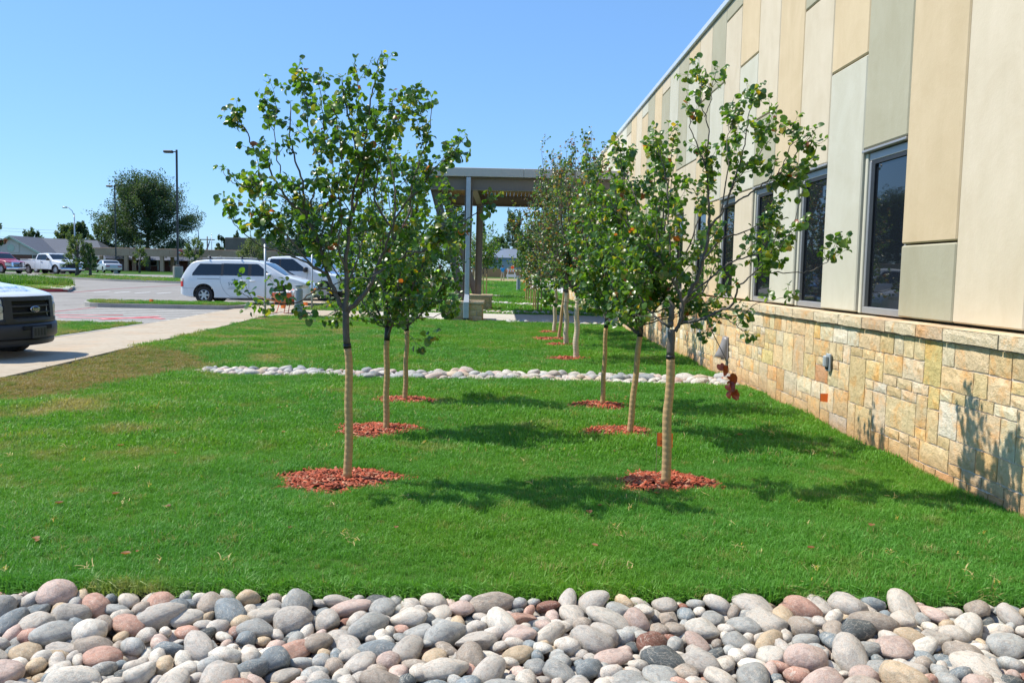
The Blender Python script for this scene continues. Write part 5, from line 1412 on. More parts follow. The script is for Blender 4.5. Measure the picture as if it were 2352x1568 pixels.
# --- pickup trucks
def pickup(loc, rz, label, paintm, cab='extended', front='black', chrome_bumper=True, logo=False, hood_print=False, name='pickup_truck', cap=False):
    t = thing(name, label, 'pickup truck', loc, rz)
    cx = 2.05
    top = [(0, 1.10), (.02, 1.24), (cx-.04, 1.27), (cx, 1.28), (cx+.05, 1.55), (cx+.16, 1.83), (cx+.3, 1.885), (cx+.9, 1.925), (cx+1.35, 1.91), (cx+1.55, 1.85), (cx+1.75, 1.70), (cx+2.1, 1.42), (cx+2.25, 1.30), (cx+2.4, 1.25), (cx+3.0, 1.17), (cx+3.35, 1.095), (cx+3.5, 1.05), (cx+3.56, 1.0), (cx+3.60, .80)]
    half = [(0, .94), (.1, .975), (cx-.01, .98), (cx+3.0, .98), (cx+3.22, .955), (cx+3.38, .90), (cx+3.50, .78), (cx+3.56, .62), (cx+3.60, .45)]
    low = [(0, .48), (.5, .42), (cx+2.6, .40), (cx+3.6, .42)]
    st = [0, .02, .1, .5, 1.0, 1.5, cx-.04, cx, cx+.05, cx+.1, cx+.16, cx+.3, cx+.6, cx+.9, cx+1.2, cx+1.35, cx+1.45, cx+1.55, cx+1.65, cx+1.75, cx+1.9, cx+2.1, cx+2.2, cx+2.3, cx+2.45, cx+2.7, cx+3.0, cx+3.15, cx+3.25, cx+3.35, cx+3.42, cx+3.5, cx+3.56, cx+3.6]
    B = Body(cx+3.6, top, half, low, 1.26, .25, st, edge=.08)
    B.build('body', paintm, t, (1.05, cx+2.62), .40)
    F = cx+3.6
    # load bed is closed: a flat black sheet stands for its dark interior
    MB().add([(.10, -.80, 1.30), (cx-.14, -.80, 1.30), (cx-.14, .80, 1.30), (.10, .80, 1.30)], [(0, 1, 2, 3)]).obj('bed_dark_sheet', M_blackplastic, t)
    for sg in (-1, 1): MB().bbox(.0, cx-.06, sg*.88-.08, sg*.88+.08, 1.27, 1.325, .02).obj('bed_rail', paintm, t, True)
    MB().bbox(.0, .08, -.86, .86, 1.24, 1.325, .02).obj('tailgate_edge', paintm, t, True)
    for sg in (-1, 1):
        B.patch(cx+.16, cx+.66, 1.31, lambda x: min(1.80, 1.45+(x-cx-.16)*3), sg, nx=8).obj('side_window', M_carglass, t, True)
        B.patch(cx+.73, cx+1.92, lambda x: 1.29, lambda x: 1.81-max(0, x-cx-1.25)*.75, sg, nx=12).obj('side_window', M_carglass, t, True)
        B.patch(cx+.66, cx+.73, 1.3, 1.8, sg, .004, 2).obj('pillar_trim', M_blackplastic, t, True)
        seam(t, B, [(cx+.70, 1.28), (cx+.70, .50), (cx+1.75, .48), (cx+1.85, .70), (cx+1.90, 1.26)], sg, .01)
        seam(t, B, [(cx-.02, .5), (cx-.02, 1.25)], sg, .02)
        MB().bbox(-.10, .10, -.02, .02, -.025, .025, .012, Matrix.Translation((cx+.86, sg*(B.side(cx+.86, 1.12)+.015), 1.12))).obj('door_handle', M_blackplastic, t, True)
        MB().bbox(-.09, .09, -.15, .12, -.11, .11, .04, Matrix.Translation((cx+1.85, sg*(B.side(cx+1.85, 1.3)+.15), 1.36))).obj('mirror', M_blackplastic, t, True)
        for wx in (1.05, cx+2.62): wheel(t, wx, sg*.84, .40, .26, 8)
        # headlight block on the corner
        hb = MB(); rows = []
        nosex = [(0, F), (.45, F), (.62, F-.04), (.78, F-.10), (.90, F-.22), (.955, F-.38), (.985, F-.5)]
        for j in range(5):
            z = .71+.27*j/4; rows.append([])
            for i in range(9):
                a = i/8; y = .56+a*.40-.04*(j/4)*(1-a)
                rows[-1].append((interp(nosex, y)+.022-.03*(j/4)**2, sg*min(y, .965), z-(.04*(1-a) if j == 0 else 0)))
        o = hb.grid(rows).obj('headlight', M_lamp, t, True)
        lm = Matrix.Translation((F-.045, sg*.68, .855)) @ Matrix.Rotation(sg*.4, 4, 'Z') @ Matrix.Rotation(math.pi/2, 4, 'Y')
        MB().lathe([(.0, .0), (.07, .012), (.088, .0)], 14, lm).obj('bulb_reflector', M_refl, o, True)
        lm = Matrix.Translation((F-.150, sg*.83, .83)) @ Matrix.Rotation(sg*.8, 4, 'Z') @ Matrix.Rotation(math.pi/2, 4, 'Y')
        MB().lathe([(.0, .0), (.05, .012), (.065, .0)], 12, lm).obj('bulb_reflector', M_amber, o, True)
    B.shield(cx+1.50, cx+2.18, .08, .12).obj('windshield', M_carglass, t, True)
    MB().add([(cx+.04, -.60, 1.45), (cx+.13, -.58, 1.78), (cx+.13, .58, 1.78), (cx+.04, .60, 1.45)], [(0, 1, 2, 3)]).obj('rear_window', M_carglass, t)
    gm = M_blackplastic if front == 'black' else M_chrome
    # grille: curved frame, bars and dark core
    def gx(y, z): return F+.075-.105*(abs(y)/.62)**2-.05*max(0, (z-.80))/.3
    def gpatch(y0, y1, z0, z1, off, ny=8):
        rows = []
        for j in (0, 1):
            z = z0 if j == 0 else z1; rows.append([(gx(y0+(y1-y0)*i/ny, z)+off, y0+(y1-y0)*i/ny, z) for i in range(ny+1)])
        return rows
    gr = MB().grid(gpatch(-.57, .57, .63, 1.045, -.012)).obj('grille', simple('grille_void', (.006, .006, .008), .8), t)
    def bar(y0, y1, z0, z1, o0, o1, m):
        mb = MB(); a = gpatch(y0, y1, z0, z1, o1); b = gpatch(y0, y1, z0, z1, o0); mb.grid(a)
        mb.grid([a[0], b[0]]); mb.grid([a[1], b[1]]); mb.grid([[a[0][0], b[0][0]], [a[1][0], b[1][0]]]); mb.grid([[a[0][-1], b[0][-1]], [a[1][-1], b[1][-1]]]); mb.obj('grille_bar', m, gr)
    for z0, z1 in ((.63, .69), (.975, 1.045)): bar(-.60, .60, z0, z1, -.012, .045, gm)
    for z0, z1 in ((.765, .79), (.875, .90)): bar(-.46, .46, z0, z1, -.011, .02, gm)
    for sg in (-1, 1): bar(min(sg*.46, sg*.60), max(sg*.46, sg*.60), .69, .975, -.011, .038, gm)
    # bumper
    bmr = M_blackplastic if not chrome_bumper else M_chrome
    def bx(y): return F+.16-.34*(abs(y)/.97)**2.2
    def bshape(z0, z1, d, name_, m):
        mb = MB(); ny = 14; ys = [-.97+1.94*i/ny for i in range(ny+1)]
        pr = [(-.30, z0+.01), (-.02, z0), (0, z0+.03), (0, z1-.03), (-.03, z1), (-.30, z1)]
        mb.grid([[(bx(y)+px+d, y, pz) for y in ys] for px, pz in pr]); return mb.obj(name_, m, t, True)
    smooth_by_angle(bshape(.36, .60, 0, 'bumper', M_blackplastic if not chrome_bumper else M_chrome), 50)
    smooth_by_angle(bshape(.585, .70, -.035, 'bumper_top', M_blackplastic), 50)
    smooth_by_angle(bshape(.24, .365, -.06, 'air_dam', M_blackplastic), 50)
    if not chrome_bumper:
        pl_ = MB().bbox(F+.155, F+.185, -.17, .17, .36, .55, .006).obj('plate_holder', simple('plate_holder_plastic', (.05, .05, .055), .5), t)
        for q in range(4): MB().bbox(F+.184, F+.189, -.13+q*.075, -.095+q*.075, .40, .52, .002).obj('slot', M_darkframe, pl_)
        MB().bbox(F+.10, F+.162, -.34, .34, .50, .57, .006).obj('lower_intake', simple('grille_void', (.006, .006, .008), .8), t)
    bs_ = MB(); bs_.box(-.02, .05, -.90, .90, .48, .70); bs_.obj('rear_bumper', M_chrome if chrome_bumper else M_blackplastic, t)
    for sg in (-1, 1): MB().bbox(-.012, .02, sg*.86-.07, sg*.86+.07, .78, 1.16, .01).obj('tail_light', M_redlamp, t)
    if logo:
        lm = Matrix.Translation((F+.098, 0, .835)) @ Matrix.Rotation(math.pi/2, 4, 'Z') @ Matrix.Rotation(math.pi/2, 4, 'X')
        el = lm @ Matrix.Diagonal((1, .44, 1, 1))
        MB().lathe([(0, .014), (.112, .014), (.120, .0)], 28, el).obj('badge', M_chrome, t, True)
        bd = MB().lathe([(0, .019), (.100, .018), (.106, .012)], 28, el).obj('badge_field', simple('dark_blue_enamel', (.01, .02, .08), .2), t, True)
        text('Ford', .085, M_chrome, t, lm @ Matrix.Translation((0, 0, .021)), 'badge_lettering', bold=.001)
    if hood_print:
        for s_, sz, dx, dy in (('DOWLING', .22, -.50, 0), ('SECURITY SYSTEMS', .10, -.30, 0)):
            m_ = Matrix.Translation((F+dx, dy, interp(top, F+dx)+.030)) @ Matrix.Rotation(math.radians(9.5), 4, 'Y') @ Matrix.Rotation(math.pi/2, 4, 'Z')
            text(s_, sz, M_blueprint, t, m_, 'hood_lettering', bold=.002)
        mb = MB()
        for q, (x0, ln) in enumerate(((-.78, .5), (-.92, .42))):
            pts = [(F+x0-.02*i, -.5+ln*.22*i, 0) for i in range(5)]
            for (ax, ay, _), (b_x, by, _) in zip(pts, pts[1:]):
                za, zb = interp(top, ax)+.03, interp(top, b_x)+.03; mb.add([(ax, ay, za), (b_x, by, zb), (b_x-.07, by, zb+.004), (ax-.07, ay, za+.004)], [(0, 1, 2, 3)])
        mb.obj('hood_emblem', simple('pale_blue_print', (.30, .50, .80), .4), t)
    return t
def put_front(px, py, rz, L):
    """rear-centre location so that the nose centre stands at (px, py)"""
    return (px-L*math.cos(rz), py-L*math.sin(rz), gz(py))
h = math.radians(-7)
pickup(put_front(-7.74, 14.15, h, 5.75), h, 'white security company pickup at the left edge, black grille and blue hood lettering', M_white, chrome_bumper=False, logo=True, hood_print=True)
pickup((-12.4, 37.9, gz(38)), 0, 'white pickup parked directly behind the white minivan', M_white)
pickup((-12.9, 41.8, gz(41)), 0, 'blue pickup parked beyond the white pickup, mostly hidden by the left tree', M_bluecar)
pickup((-13.1, 45.6, gz(45)), 0, 'grey pickup farthest in the row beside the sidewalk', M_silver)
h = math.radians(-24)
def px_ground(x, y):
    d = ray(x, y); Y = 20.
    while Y < 200:
        if EYE+d[2]*(Y/d[1]) <= gz(Y): break
        Y += .1
    return d[0]*(Y/d[1]), Y
p = (-40.0, 79.5); pickup(put_front(p[0], p[1], h, 5.65), h, 'white extended cab pickup with black grille, second vehicle from the left across the lot', M_white)
p = (-41.3, 83.2); pickup(put_front(p[0], p[1], h, 5.65), h, 'white pickup with chrome grille just behind the extended cab one', M_white, front='chrome')
p = (-44.4, 78.5); pickup(put_front(p[0], p[1], h, 5.65), h, 'red pickup with chrome bumper across the parking lot', M_red, front='chrome')
p = (-47.4, 77.6); pickup(put_front(p[0], p[1], h, 5.65), h, 'white utility truck cut off by the left edge of the view, beside the red pickup', M_white)
def sedan(loc, rz, label, paintm):
    t = thing('sedan', label, 'car', loc, rz)
    top = [(0, .80), (.05, .92), (.15, .98), (.9, 1.02), (1.05, 1.05), (1.5, 1.32), (1.7, 1.39), (2.5, 1.42), (2.8, 1.38), (3.4, 1.05), (3.6, .99), (4.4, .93), (4.95, .86), (5.1, .78), (5.15, .6)]
    half = [(0, .82), (.1, .90), (1, .93), (4.2, .93), (4.9, .88), (5.15, .76)]
    B = Body(5.15, top, half, [(0, .32), (.5, .24), (5.15, .26)], .95, .34, [0, .05, .15, .4, .9, 1.05, 1.2, 1.5, 1.7, 2.1, 2.5, 2.8, 3.0, 3.2, 3.4, 3.6, 4, 4.4, 4.8, 4.95, 5.1, 5.15])
    B.build('body', paintm, t, (1.05, 4.1), .32)
    for sg in (-1, 1):
        B.patch(1.5, 3.15, 1.0, lambda x: min(1.33, 1.0+(x-1.4)*1.6, 1.33-max(0, x-2.75)*.75), sg, nx=14).obj('side_window', M_carglass, t, True)
        for wx in (1.05, 4.1): wheel(t, wx, sg*.8, .32, .2, 8, M_chrome)
        MB().bbox(-.012, .02, sg*.62-.20, sg*.62+.20, .68, .80, .01).obj('tail_light', M_redlamp, t)
        MB().bbox(5.12, 5.16, sg*.60-.18, sg*.60+.18, .58, .72, .01).obj('headlight', M_lamp, t)
    B.shield(2.85, 3.38, .08, .1).obj('windshield', M_carglass, t, True); B.shield(1.08, 1.5, .1, .1).obj('rear_window', M_carglass, t, True)
    MB().bbox(-.06, .05, -.85, .85, .40, .55, .02).obj('bumper', M_chrome, t); MB().bbox(5.1, 5.22, -.85, .85, .36, .5, .02).obj('bumper', M_chrome, t)
    return t
x_, y_ = -43.6, 96.
sedan((x_, y_, gz(96)), math.radians(128), 'old silver sedan parked beside the far concrete light pole base', M_silver)
# ================================================================== lamp posts, signs, small things
M_bronze = simple('dark_bronze_pole', (.035, .033, .035), .5)
def area_light(x, y, h, base_h, base_r, label, arm=-1, dz=0):
    t = thing('light_pole', label, 'light pole', (x, y, gz(y)+dz), group='dark parking lot light poles')
    MB().lathe([(base_r, -.3), (base_r, base_h-.02), (base_r-.02, base_h)], 24).obj('concrete_base', M_kerb, t, True)
    smooth_by_angle(t.children[0], 40)
    MB().bbox(-.12, .12, -.12, .12, base_h, base_h+.12, .01).obj('base_cover', M_bronze, t)
    mb = MB(); mb.bbox(-.065, .065, -.065, .065, base_h+.1, h, .012).obj('pole', M_bronze, t)
    a = MB(); a.bbox(min(0, arm*.32), max(0, arm*.32), -.03, .03, h-.20, h-.12, .01).obj('arm', M_bronze, t)
    hd = MB().bbox(min(arm*.28, arm*.98), max(arm*.28, arm*.98), -.18, .18, h-.26, h-.06, .05).obj('lamp_head', M_bronze, t)
    MB().bbox(min(arm*.40, arm*.90), max(arm*.40, arm*.90), -.13, .13, h-.268, h-.258, .002).obj('lens', M_lamp, hd)
p = at(409, 640, 66.); area_light(p.x, 66, 9.9, 1.05, .37, 'tall dark light pole on a round concrete base behind the minivan', dz=.05)
p = at(267, 636, 103.); area_light(p.x, 103, 10.4, 1.35, .36, 'farther dark light pole standing in front of the big dark tree')
# cobra-head street lamps and utility poles
def cobra(x, y, h, label, arm=-1.6):
    t = thing('street_lamp', label, 'street lamp', (x, y, gz(y)))
    MB().tube([(0, 0, 0), (0, 0, h)], [.11, .07], 8).obj('pole', M_galv, t, True)
    MB().tube([(0, 0, h-.3), (arm*.3, 0, h+.35), (arm*.75, 0, h+.7), (arm, 0, h+.75)], .045, 6).obj('arm', M_galv, t, True)
    MB().bbox(arm-.55, arm+.05, -.15, .15, h+.66, h+.84, .05).obj('lamp_head', M_galv, t, True)
p = at(172, 560, 108.); cobra(p.x, 108, 7.2, 'silver street lamp rising behind the small tree on the parking island', -.9)
p = at(456, 560, 150.); cobra(p.x, 150, 7.3, 'far silver street lamp between the big tree and the flag', -4.2)
M_wood = simple('weathered_pole_wood', (.16, .12, .09), .9)
up = []
for i, (x, ytop, Y, lb) in enumerate([(476, 543, 230, 'wooden utility pole with a cross arm left of the flag'), (191, 524, 240, 'plain utility pole behind the trees right of the gabled house'), (700, 520, 260, 'far utility pole behind the left trees')]):
    p = at(x, ytop, Y); t = thing('utility_pole', lb, 'utility pole', (p.x, Y, gz(Y)))
    MB().tube([(0, 0, 0), (0, 0, p.z-gz(Y))], [.22, .15], 8).obj('pole', M_wood, t, True)
    if i == 0: MB().bbox(-2, 2, -.08, .08, p.z-1.6, p.z-1.35, .02).obj('cross_arm', M_wood, t)
    up.append(Vector((p.x, Y, p.z-.6)))
wr = thing('power_line', 'thin power lines sagging across the sky above the far houses', 'power line')
for k, dz in enumerate((-.2, -1.0, -2.6)):
    pts_ = [Vector((-190, 245, 14.5+dz)), up[1]+Vector((0, 0, dz)), up[0]+Vector((0, 0, dz)), up[2]+Vector((0, 0, dz)), Vector((60, 265, 13+dz))]; line = []
    for a, b in zip(pts_, pts_[1:]):
        for i in range(12): q = a.lerp(b, i/12); q.z -= 4*.9*(i/12)*(1-i/12); line.append(q)
    MB().tube(line+[pts_[-1]], .028, 4, cap=False).obj('wire', M_darkframe, wr)
# flagpole
p = at(486, 540, 165.); ft = thing('flagpole', 'thin grey flagpole beyond the colonnade', 'flagpole', (p.x, 165, gz(165)))
MB().tube([(0, 0, 0), (0, 0, p.z-gz(165))], [.09, .05], 8).obj('pole', M_galv, ft, True); MB().lathe([(0, p.z-gz(165)), (.11, p.z-gz(165)+.1), (0, p.z-gz(165)+.2)], 8).obj('finial', M_chrome, ft, True)
fl = thing('national_flag', 'American flag with stars and stripes hanging limp from the flagpole', 'flag', (p.x-.1, 165, p.z-.3))
M_fr, M_fw, M_fb = simple('flag_red', (.45, .03, .05), .8), simple('flag_white', (.7, .7, .7), .8), simple('flag_blue', (.02, .03, .18), .8)
def fp(u, v):   # u along fly, v down the hoist: a limp flag falls diagonally
    x = -u*1.5-.25*v; z = -v*1.1-u*3.9*(1-.15*v)-.2*u*u; y = .22*math.sin(u*9+v*2)*u; return (x*1.05, y, z)
for i in range(13):
    mb = MB(); v0, v1 = i*1.7/13, (i+1)*1.7/13; mb.grid([[fp(u/12*.95, v) for u in range(5 if i < 7 else 0, 13)] for v in (v0, v1)]); mb.obj('stripe', M_fr if i % 2 == 0 else M_fw, fl)
ct = MB().grid([[fp(u/12*.95, v) for u in range(0, 6)] for v in (0, .3, .6, 7*1.7/13)]).obj('canton', M_fb, fl)
mb = MB()
for i in range(5):
    for j in range(4):
        q = Vector(fp(.04+i*.075, .12+j*.21)); mb.add([q+Vector((-.03, -.02, 0)), q+Vector((0, -.02, -.04)), q+Vector((.03, -.02, 0)), q+Vector((0, -.02, .04))], [(0, 1, 2, 3)])
s_ = mb.obj('stars', M_fw, ct); s_['kind'] = 'stuff'

# sign posts, bollard lights
def sign_post(x, y, ztop, label, with_sign=True):
    t = thing('sign_post', label, 'sign post', (x, y, gz(y)))
    MB().tube([(0, 0, -.1), (0, 0, ztop)], .032, 10).obj('post', M_galv, t, True)
    if False:
        MB().bbox(-.15, .15, -.036, -.032, ztop-.48, ztop-.02, .001).obj('sign_plate', M_galv, t)
    m = MB(); rr = random.Random(int(x*100)); rows = []
    for i in range(5): rows.append([(.42*(i/4)*math.cos(a)*(1+.3*math.sin(3*a)), .25*(i/4)*math.sin(a), .05*(1-i/4)+rr.uniform(0, .012)) for a in np.linspace(0, 2*math.pi, 17)])
    m.grid(rows); o = m.obj('soil_mound', M_soil, t, True)
p = at(614, 733, 25.7); sign_post(-7.15, 25.7, 2.25, 'nearer galvanised sign post standing at the corner where walkway meets sidewalk')
sign_post(-6.87, 30.75, 2.2, 'farther galvanised sign post behind the bollard light', True)
def bollard(x, y, label, h=1.02, r=.13):
    t = thing('bollard_light', label, 'bollard light', (x, y, gz(y)))
    b = simple('grey_bollard_paint', (.27, .30, .335), .45)
    MB().lathe([(r*1.35, 0), (r*1.35, .03), (r*1.05, .04)], 20).obj('base_flange', M_kerb, t)
    MB().lathe([(r, .03), (r, h*.84), (r*.8, h*.87)], 20).obj('body', b, t, True)
    MB().lathe([(r*.72, h*.86), (r*.72, h*.93)], 16).obj('lens', M_lamp, t, True)
    MB().lathe([(r*.98, h*.93), (r, h*.99), (r*.7, h)], 20).obj('cap', b, t, True)
    for c in t.children: smooth_by_angle(c, 40)
bollard(-6.43, 26.9, 'grey bollard light at the near edge of the cross walk beside the wheelbarrow')
bollard(1.04, 56.1, 'far grey bollard light on the lawn beyond the canopy')
bollard(4.2, 63, 'farther bollard light on the pale entry plaza')

# pin flags
def pin_flag(x, y, h, fw, fh, label, rz=0, mark=False, bend=.25, z=None, dirn=1, lean=(0, 0)):
    t = thing('marker_flag', label, 'marker flag', (x, y, (gz(y)+lawn_h(x, y)) if z is None else z), rz)
    tip = Vector((lean[0], lean[1], h)); MB().tube([(0, 0, 0), tip*.5+Vector((.004, 0, 0)), tip], .0018, 5).obj('wire', M_wire, t)
    mb = MB(); rows = []
    for j in range(4):
        v = j/3; rows.append([tuple(tip+Vector((dirn*fw*u/6, bend*fw*math.sin(u/6*2.6)*.5, -fh*v-.012*(u/6)*v))) for u in range(7)])
    f = mb.grid(rows).obj('flag', M_orange, t, True)
    if mark:
        def fy(xx): return bend*fw*math.sin(abs(xx)/fw*2.6)*.5-.0015
        m2 = MB(); rr = random.Random(3)
        c = .42*fw*dirn; r = fh*.17
        # leafy round mark over two short lines of print
        for k in range(9):
            a = 2*math.pi*k/9; q0 = Vector((c, 0, -fh*.30)); m2.add([tuple(tip+Vector((q0.x+r*.5*math.cos(b), fy(c), q0.z+r*.5*math.sin(b)))) for b in (a, a+.7)]+[tuple(tip+Vector((q0.x+r*math.cos(a+.35), fy(c), q0.z+r*math.sin(a+.35)))), tuple(tip+Vector((q0.x, fy(c), q0.z)))], [(3, 0, 2, 1)])
        m2.obj('print_mark', M_darkframe, f)
        text('WILK', .026, M_darkframe, f, Matrix.Translation(tip+Vector((c*.75, fy(c)-.001, -fh*.66))) @ Matrix.Rotation(math.pi/2, 4, 'X'), 'print', bold=.0005)
        text('KIRBY', .016, M_darkframe, f, Matrix.Translation(tip+Vector((c*.75, fy(c)-.001, -fh*.82))) @ Matrix.Rotation(math.pi/2, 4, 'X'), 'print', bold=.0005)
    return t
q = at(1509, 1023, 6.62)
q2 = at(1509, 990, 6.62); pin_flag(q2.x, 6.62, q2.z, .125, .105, 'orange marker flag with black print standing behind the nearest right trunk', mark=True, bend=.12, rz=math.radians(-12))
q2 = at(1884, 904, 9.1); pin_flag(q2.x, 9.1, q2.z, .125, .085, 'orange marker flag on a wire against the limestone wall below the outlet box', math.radians(-18), bend=.2)
q2 = at(1655, 866, 12.75); pin_flag(q2.x, 12.7, q2.z, .03, .10, 'orange marker flag seen edge on at the wall end of the cobble strip', math.radians(10), bend=.1)
for x, y, Y, lb in [(645, 700, 26.6, 'small crumpled orange flag lying on the walkway corner between sign post and bollard'), (697, 694, 27.4, 'small orange flag just right of the near bollard light'), (343, 694, 30.5, 'small orange flag on the grass island left of the minivan'),
                    (133, 648, 47.5, 'tiny orange flag on the tip of the left island'), (1214, 634, 76, 'tiny orange flag on the far lawn under the right tree row'), (1203, 663, 52, 'small orange flag beside the slim tree row'), (975, 690, 37, 'small orange flag on the lawn seen through the left tree')]:
    q2 = at(x, y, Y); zb = gz(Y)+(.16 if Y in (30.5, 47.5) else .03); pin_flag(q2.x, Y, max(.12, q2.z-zb), .10+.0012*Y, .075+.001*Y, lb, z=zb, bend=.4)

# wheelbarrow
wb = thing('wheelbarrow', 'orange wheelbarrow with wooden handles standing on the sidewalk left of the bollard light', 'wheelbarrow', (-7.15, 28.3, gz(28)+.03), math.radians(62))
M_tray = simple('orange_tray_paint', (.62, .12, .05), .5, var=.2)
def trayrow(s, z): return [(x*s[0]+s[2], y*s[1], z) for x, y in ((-.45, -.3), (-.2, -.33), (.2, -.33), (.45, -.24), (.5, 0), (.45, .24), (.2, .33), (-.2, .33), (-.45, .3), (-.5, 0), (-.45, -.3))]
tr_ = MB().grid([trayrow((1.05, 1.08, .05), .68), trayrow((1, 1, .05), .67), trayrow((.85, .86, .02), .50), trayrow((.6, .7, 0), .38), trayrow((.05, .05, 0), .36)]).obj('tray', M_tray, wb, True)
MB().tube([Vector(p_) for p_ in trayrow((1.05, 1.08, .05), .682)], .012, 6).obj('tray_rim', M_galv, tr_, True)
for sg in (-1, 1):
    MB().tube([(-1.05, sg*.30, .56), (-.4, sg*.26, .40), (.55, sg*.07, .24)], [.022, .022, .02], 6).obj('handle', simple('ash_wood', (.50, .30, .14), .7), wb, True)
    MB().tube([(-.30, sg*.25, .40), (-.42, sg*.25, .02), (-.22, sg*.25, .02), (-.10, sg*.22, .36)], .014, 6).obj('leg', simple('orange_red_frame', (.6, .08, .04), .5), wb, True)
wm = Matrix.Translation((.62, 0, .20)) @ Matrix.Rotation(math.pi/2, 4, 'X')
w_ = MB().lathe([(.13, -.04), (.19, -.045), (.20, -.02), (.20, .02), (.19, .045), (.13, .04), (.13, -.04)], 20, wm, cap=False).obj('wheel', M_rubber, wb, True)
MB().lathe([(.02, -.06), (.13, -.03), (.13, .03), (.02, .06)], 16, wm).obj('rim', M_galv, w_, True)
lt = thing('rubbish', 'crumpled white and orange bags heaped in the orange wheelbarrow', 'rubbish', (-7.13, 28.3, gz(28)+.66))
rr = random.Random(9)
for i in range(7):
    bm = bmesh.new(); bmesh.ops.create_icosphere(bm, subdivisions=2, radius=.11)
    for v in bm.verts: v.co *= 1+.45*noise.noise(v.co*14+Vector((i*5, 0, 0)))
    me = bpy.data.meshes.new('bag'); bm.to_mesh(me); bm.free(); me.materials.append(M_orange if i == 2 else M_whitepaint)
    link('bag', me, lt, mw=Matrix.Translation((rr.uniform(-.28, .28), rr.uniform(-.2, .2), rr.uniform(-.05, .14))))

# ================================================================== people
def skin_body(name, joints, bones, m, parent, sub=1):
    me = bpy.data.meshes.new(name); me.from_pydata([j[0] for j in joints], bones, []); o = link(name, me, parent)
    md = o.modifiers.new('skin', 'SKIN'); sv = me.skin_vertices[0].data
    for i, j in enumerate(joints): sv[i].radius = (j[1], j[2] if len(j) > 2 else j[1]); sv[i].use_root = (i == 0)
    s = o.modifiers.new('sub', 'SUBSURF'); s.levels = s.render_levels = sub
    dg = bpy.context.evaluated_depsgraph_get(); r = bpy.data.meshes.new_from_object(o.evaluated_get(dg)); bpy.data.objects.remove(o)
    r.name = name; r.materials.clear(); r.materials.append(m); r.polygons.foreach_set('use_smooth', [True]*len(r.polygons)); return link(name, r, parent)
M_skin = simple('skin', (.20, .11, .07), .6); M_hair = simple('dark_hair', (.02, .015, .012), .8)
def person(loc, rz, label, shirt, pants, stride=.18, vest=None, hat=None, bend=0.):
    t = thing('person', label, 'person', loc, rz); b = bend
    pel = (0, 0, .94); che = (b*.9, 0, 1.34-b*.25); nk = (b*1.2, 0, 1.50-b*.35); hd = (b*1.4, 0, 1.64-b*.45)
    sh = lambda s: (che[0]+.02, s*.19, 1.43-b*.3); el = lambda s: (che[0]+.03+s*stride*.3, s*.25, 1.14-b*.35); ha = lambda s: (che[0]+.10+s*stride*.8, s*.25, .90-b*.35)
    hip = lambda s: (0, s*.09, .90); kn = lambda s: (s*stride*.6+.04, s*.10, .50); an = lambda s: (s*stride, s*.10, .09); toe = lambda s: (s*stride+.17, s*.11, .04)
    J = [(pel, .13, .15), (che, .11, .17), (nk, .055, .055), (hd, .085, .08), ((hd[0]+.01, 0, hd[2]+.10), .075, .07)]; Bn_ = [(0, 1), (1, 2), (2, 3), (3, 4)]
    for s in (-1, 1):
        k = len(J); J += [(sh(s), .055), (el(s), .040), (ha(s), .030), ((ha(s)[0]+.02, ha(s)[1], ha(s)[2]-.09), .028, .02)]; Bn_ += [(1, k), (k, k+1), (k+1, k+2), (k+2, k+3)]
        k = len(J); J += [(hip(s), .085), (kn(s), .058), (an(s), .042), (toe(s), .035)]; Bn_ += [(0, k), (k, k+1), (k+1, k+2), (k+2, k+3)]
    skin_body('body', J, Bn_, M_skin, t, 2)
    K = [(pel, .15, .175), (che, .135, .20), ((nk[0], 0, nk[2]-.05), .075, .08)]; Kb = [(0, 1), (1, 2)]
    for s in (-1, 1): k = len(K); K += [(sh(s), .08), ((sh(s)[0]*.4+el(s)[0]*.6, s*.235, sh(s)[2]*.4+el(s)[2]*.6), .065)]; Kb += [(1, k), (k, k+1)]
    skin_body('shirt', K, Kb, vest or shirt, t, 2)
    K = [(pel, .145, .17)]; Kb = []
    for s in (-1, 1): k = len(K); K += [(hip(s), .105), (kn(s), .08), (an(s), .062)]; Kb += [(0, k), (k, k+1), (k+1, k+2)]
    skin_body('trousers', K, Kb, pants, t, 2)
    bm = bmesh.new(); bmesh.ops.create_icosphere(bm, subdivisions=3, radius=.112, matrix=Matrix.Translation((hd[0]-.012, 0, hd[2]+.065)))
    bmesh.ops.delete(bm, geom=[v for v in bm.verts if v.co.z < hd[2]+.03 and v.co.x > hd[0]-.03 or v.co.z < hd[2]-.02], context='VERTS')
    me = bpy.data.meshes.new('hair'); bm.to_mesh(me); bm.free(); me.materials.append(hat or M_hair); link('hard_hat' if hat else 'hair', me, t)
    MB().tube([(hd[0]+.085, 0, hd[2]+.06), (hd[0]+.108, 0, hd[2]+.03), (hd[0]+.085, 0, hd[2]+.015)], [.012, .018, .008], 6).obj('nose', M_skin, t, True)
    for s in (-1, 1):
        MB().lathe([(0, .006), (.012, 0)], 8, Matrix.Translation((hd[0]+.084, s*.032, hd[2]+.062)) @ Matrix.Rotation(math.pi/2, 4, 'Y')).obj('eye', M_darkframe, t)
        MB().bbox(-.10, .17, -.045, .045, 0, .09, .03, Matrix.Translation((an(s)[0], an(s)[1], 0))).obj('shoe', M_darkframe, t, True)
    return t
M_shirtblue = simple('bright_blue_cloth', (.02, .30, .62), .85); M_khaki = simple('khaki_cloth', (.42, .36, .27), .9)
M_hivis = simple('lime_vest_cloth', (.50, .85, .05), .8); M_jeans = simple('jeans_cloth', (.05, .08, .14), .9)
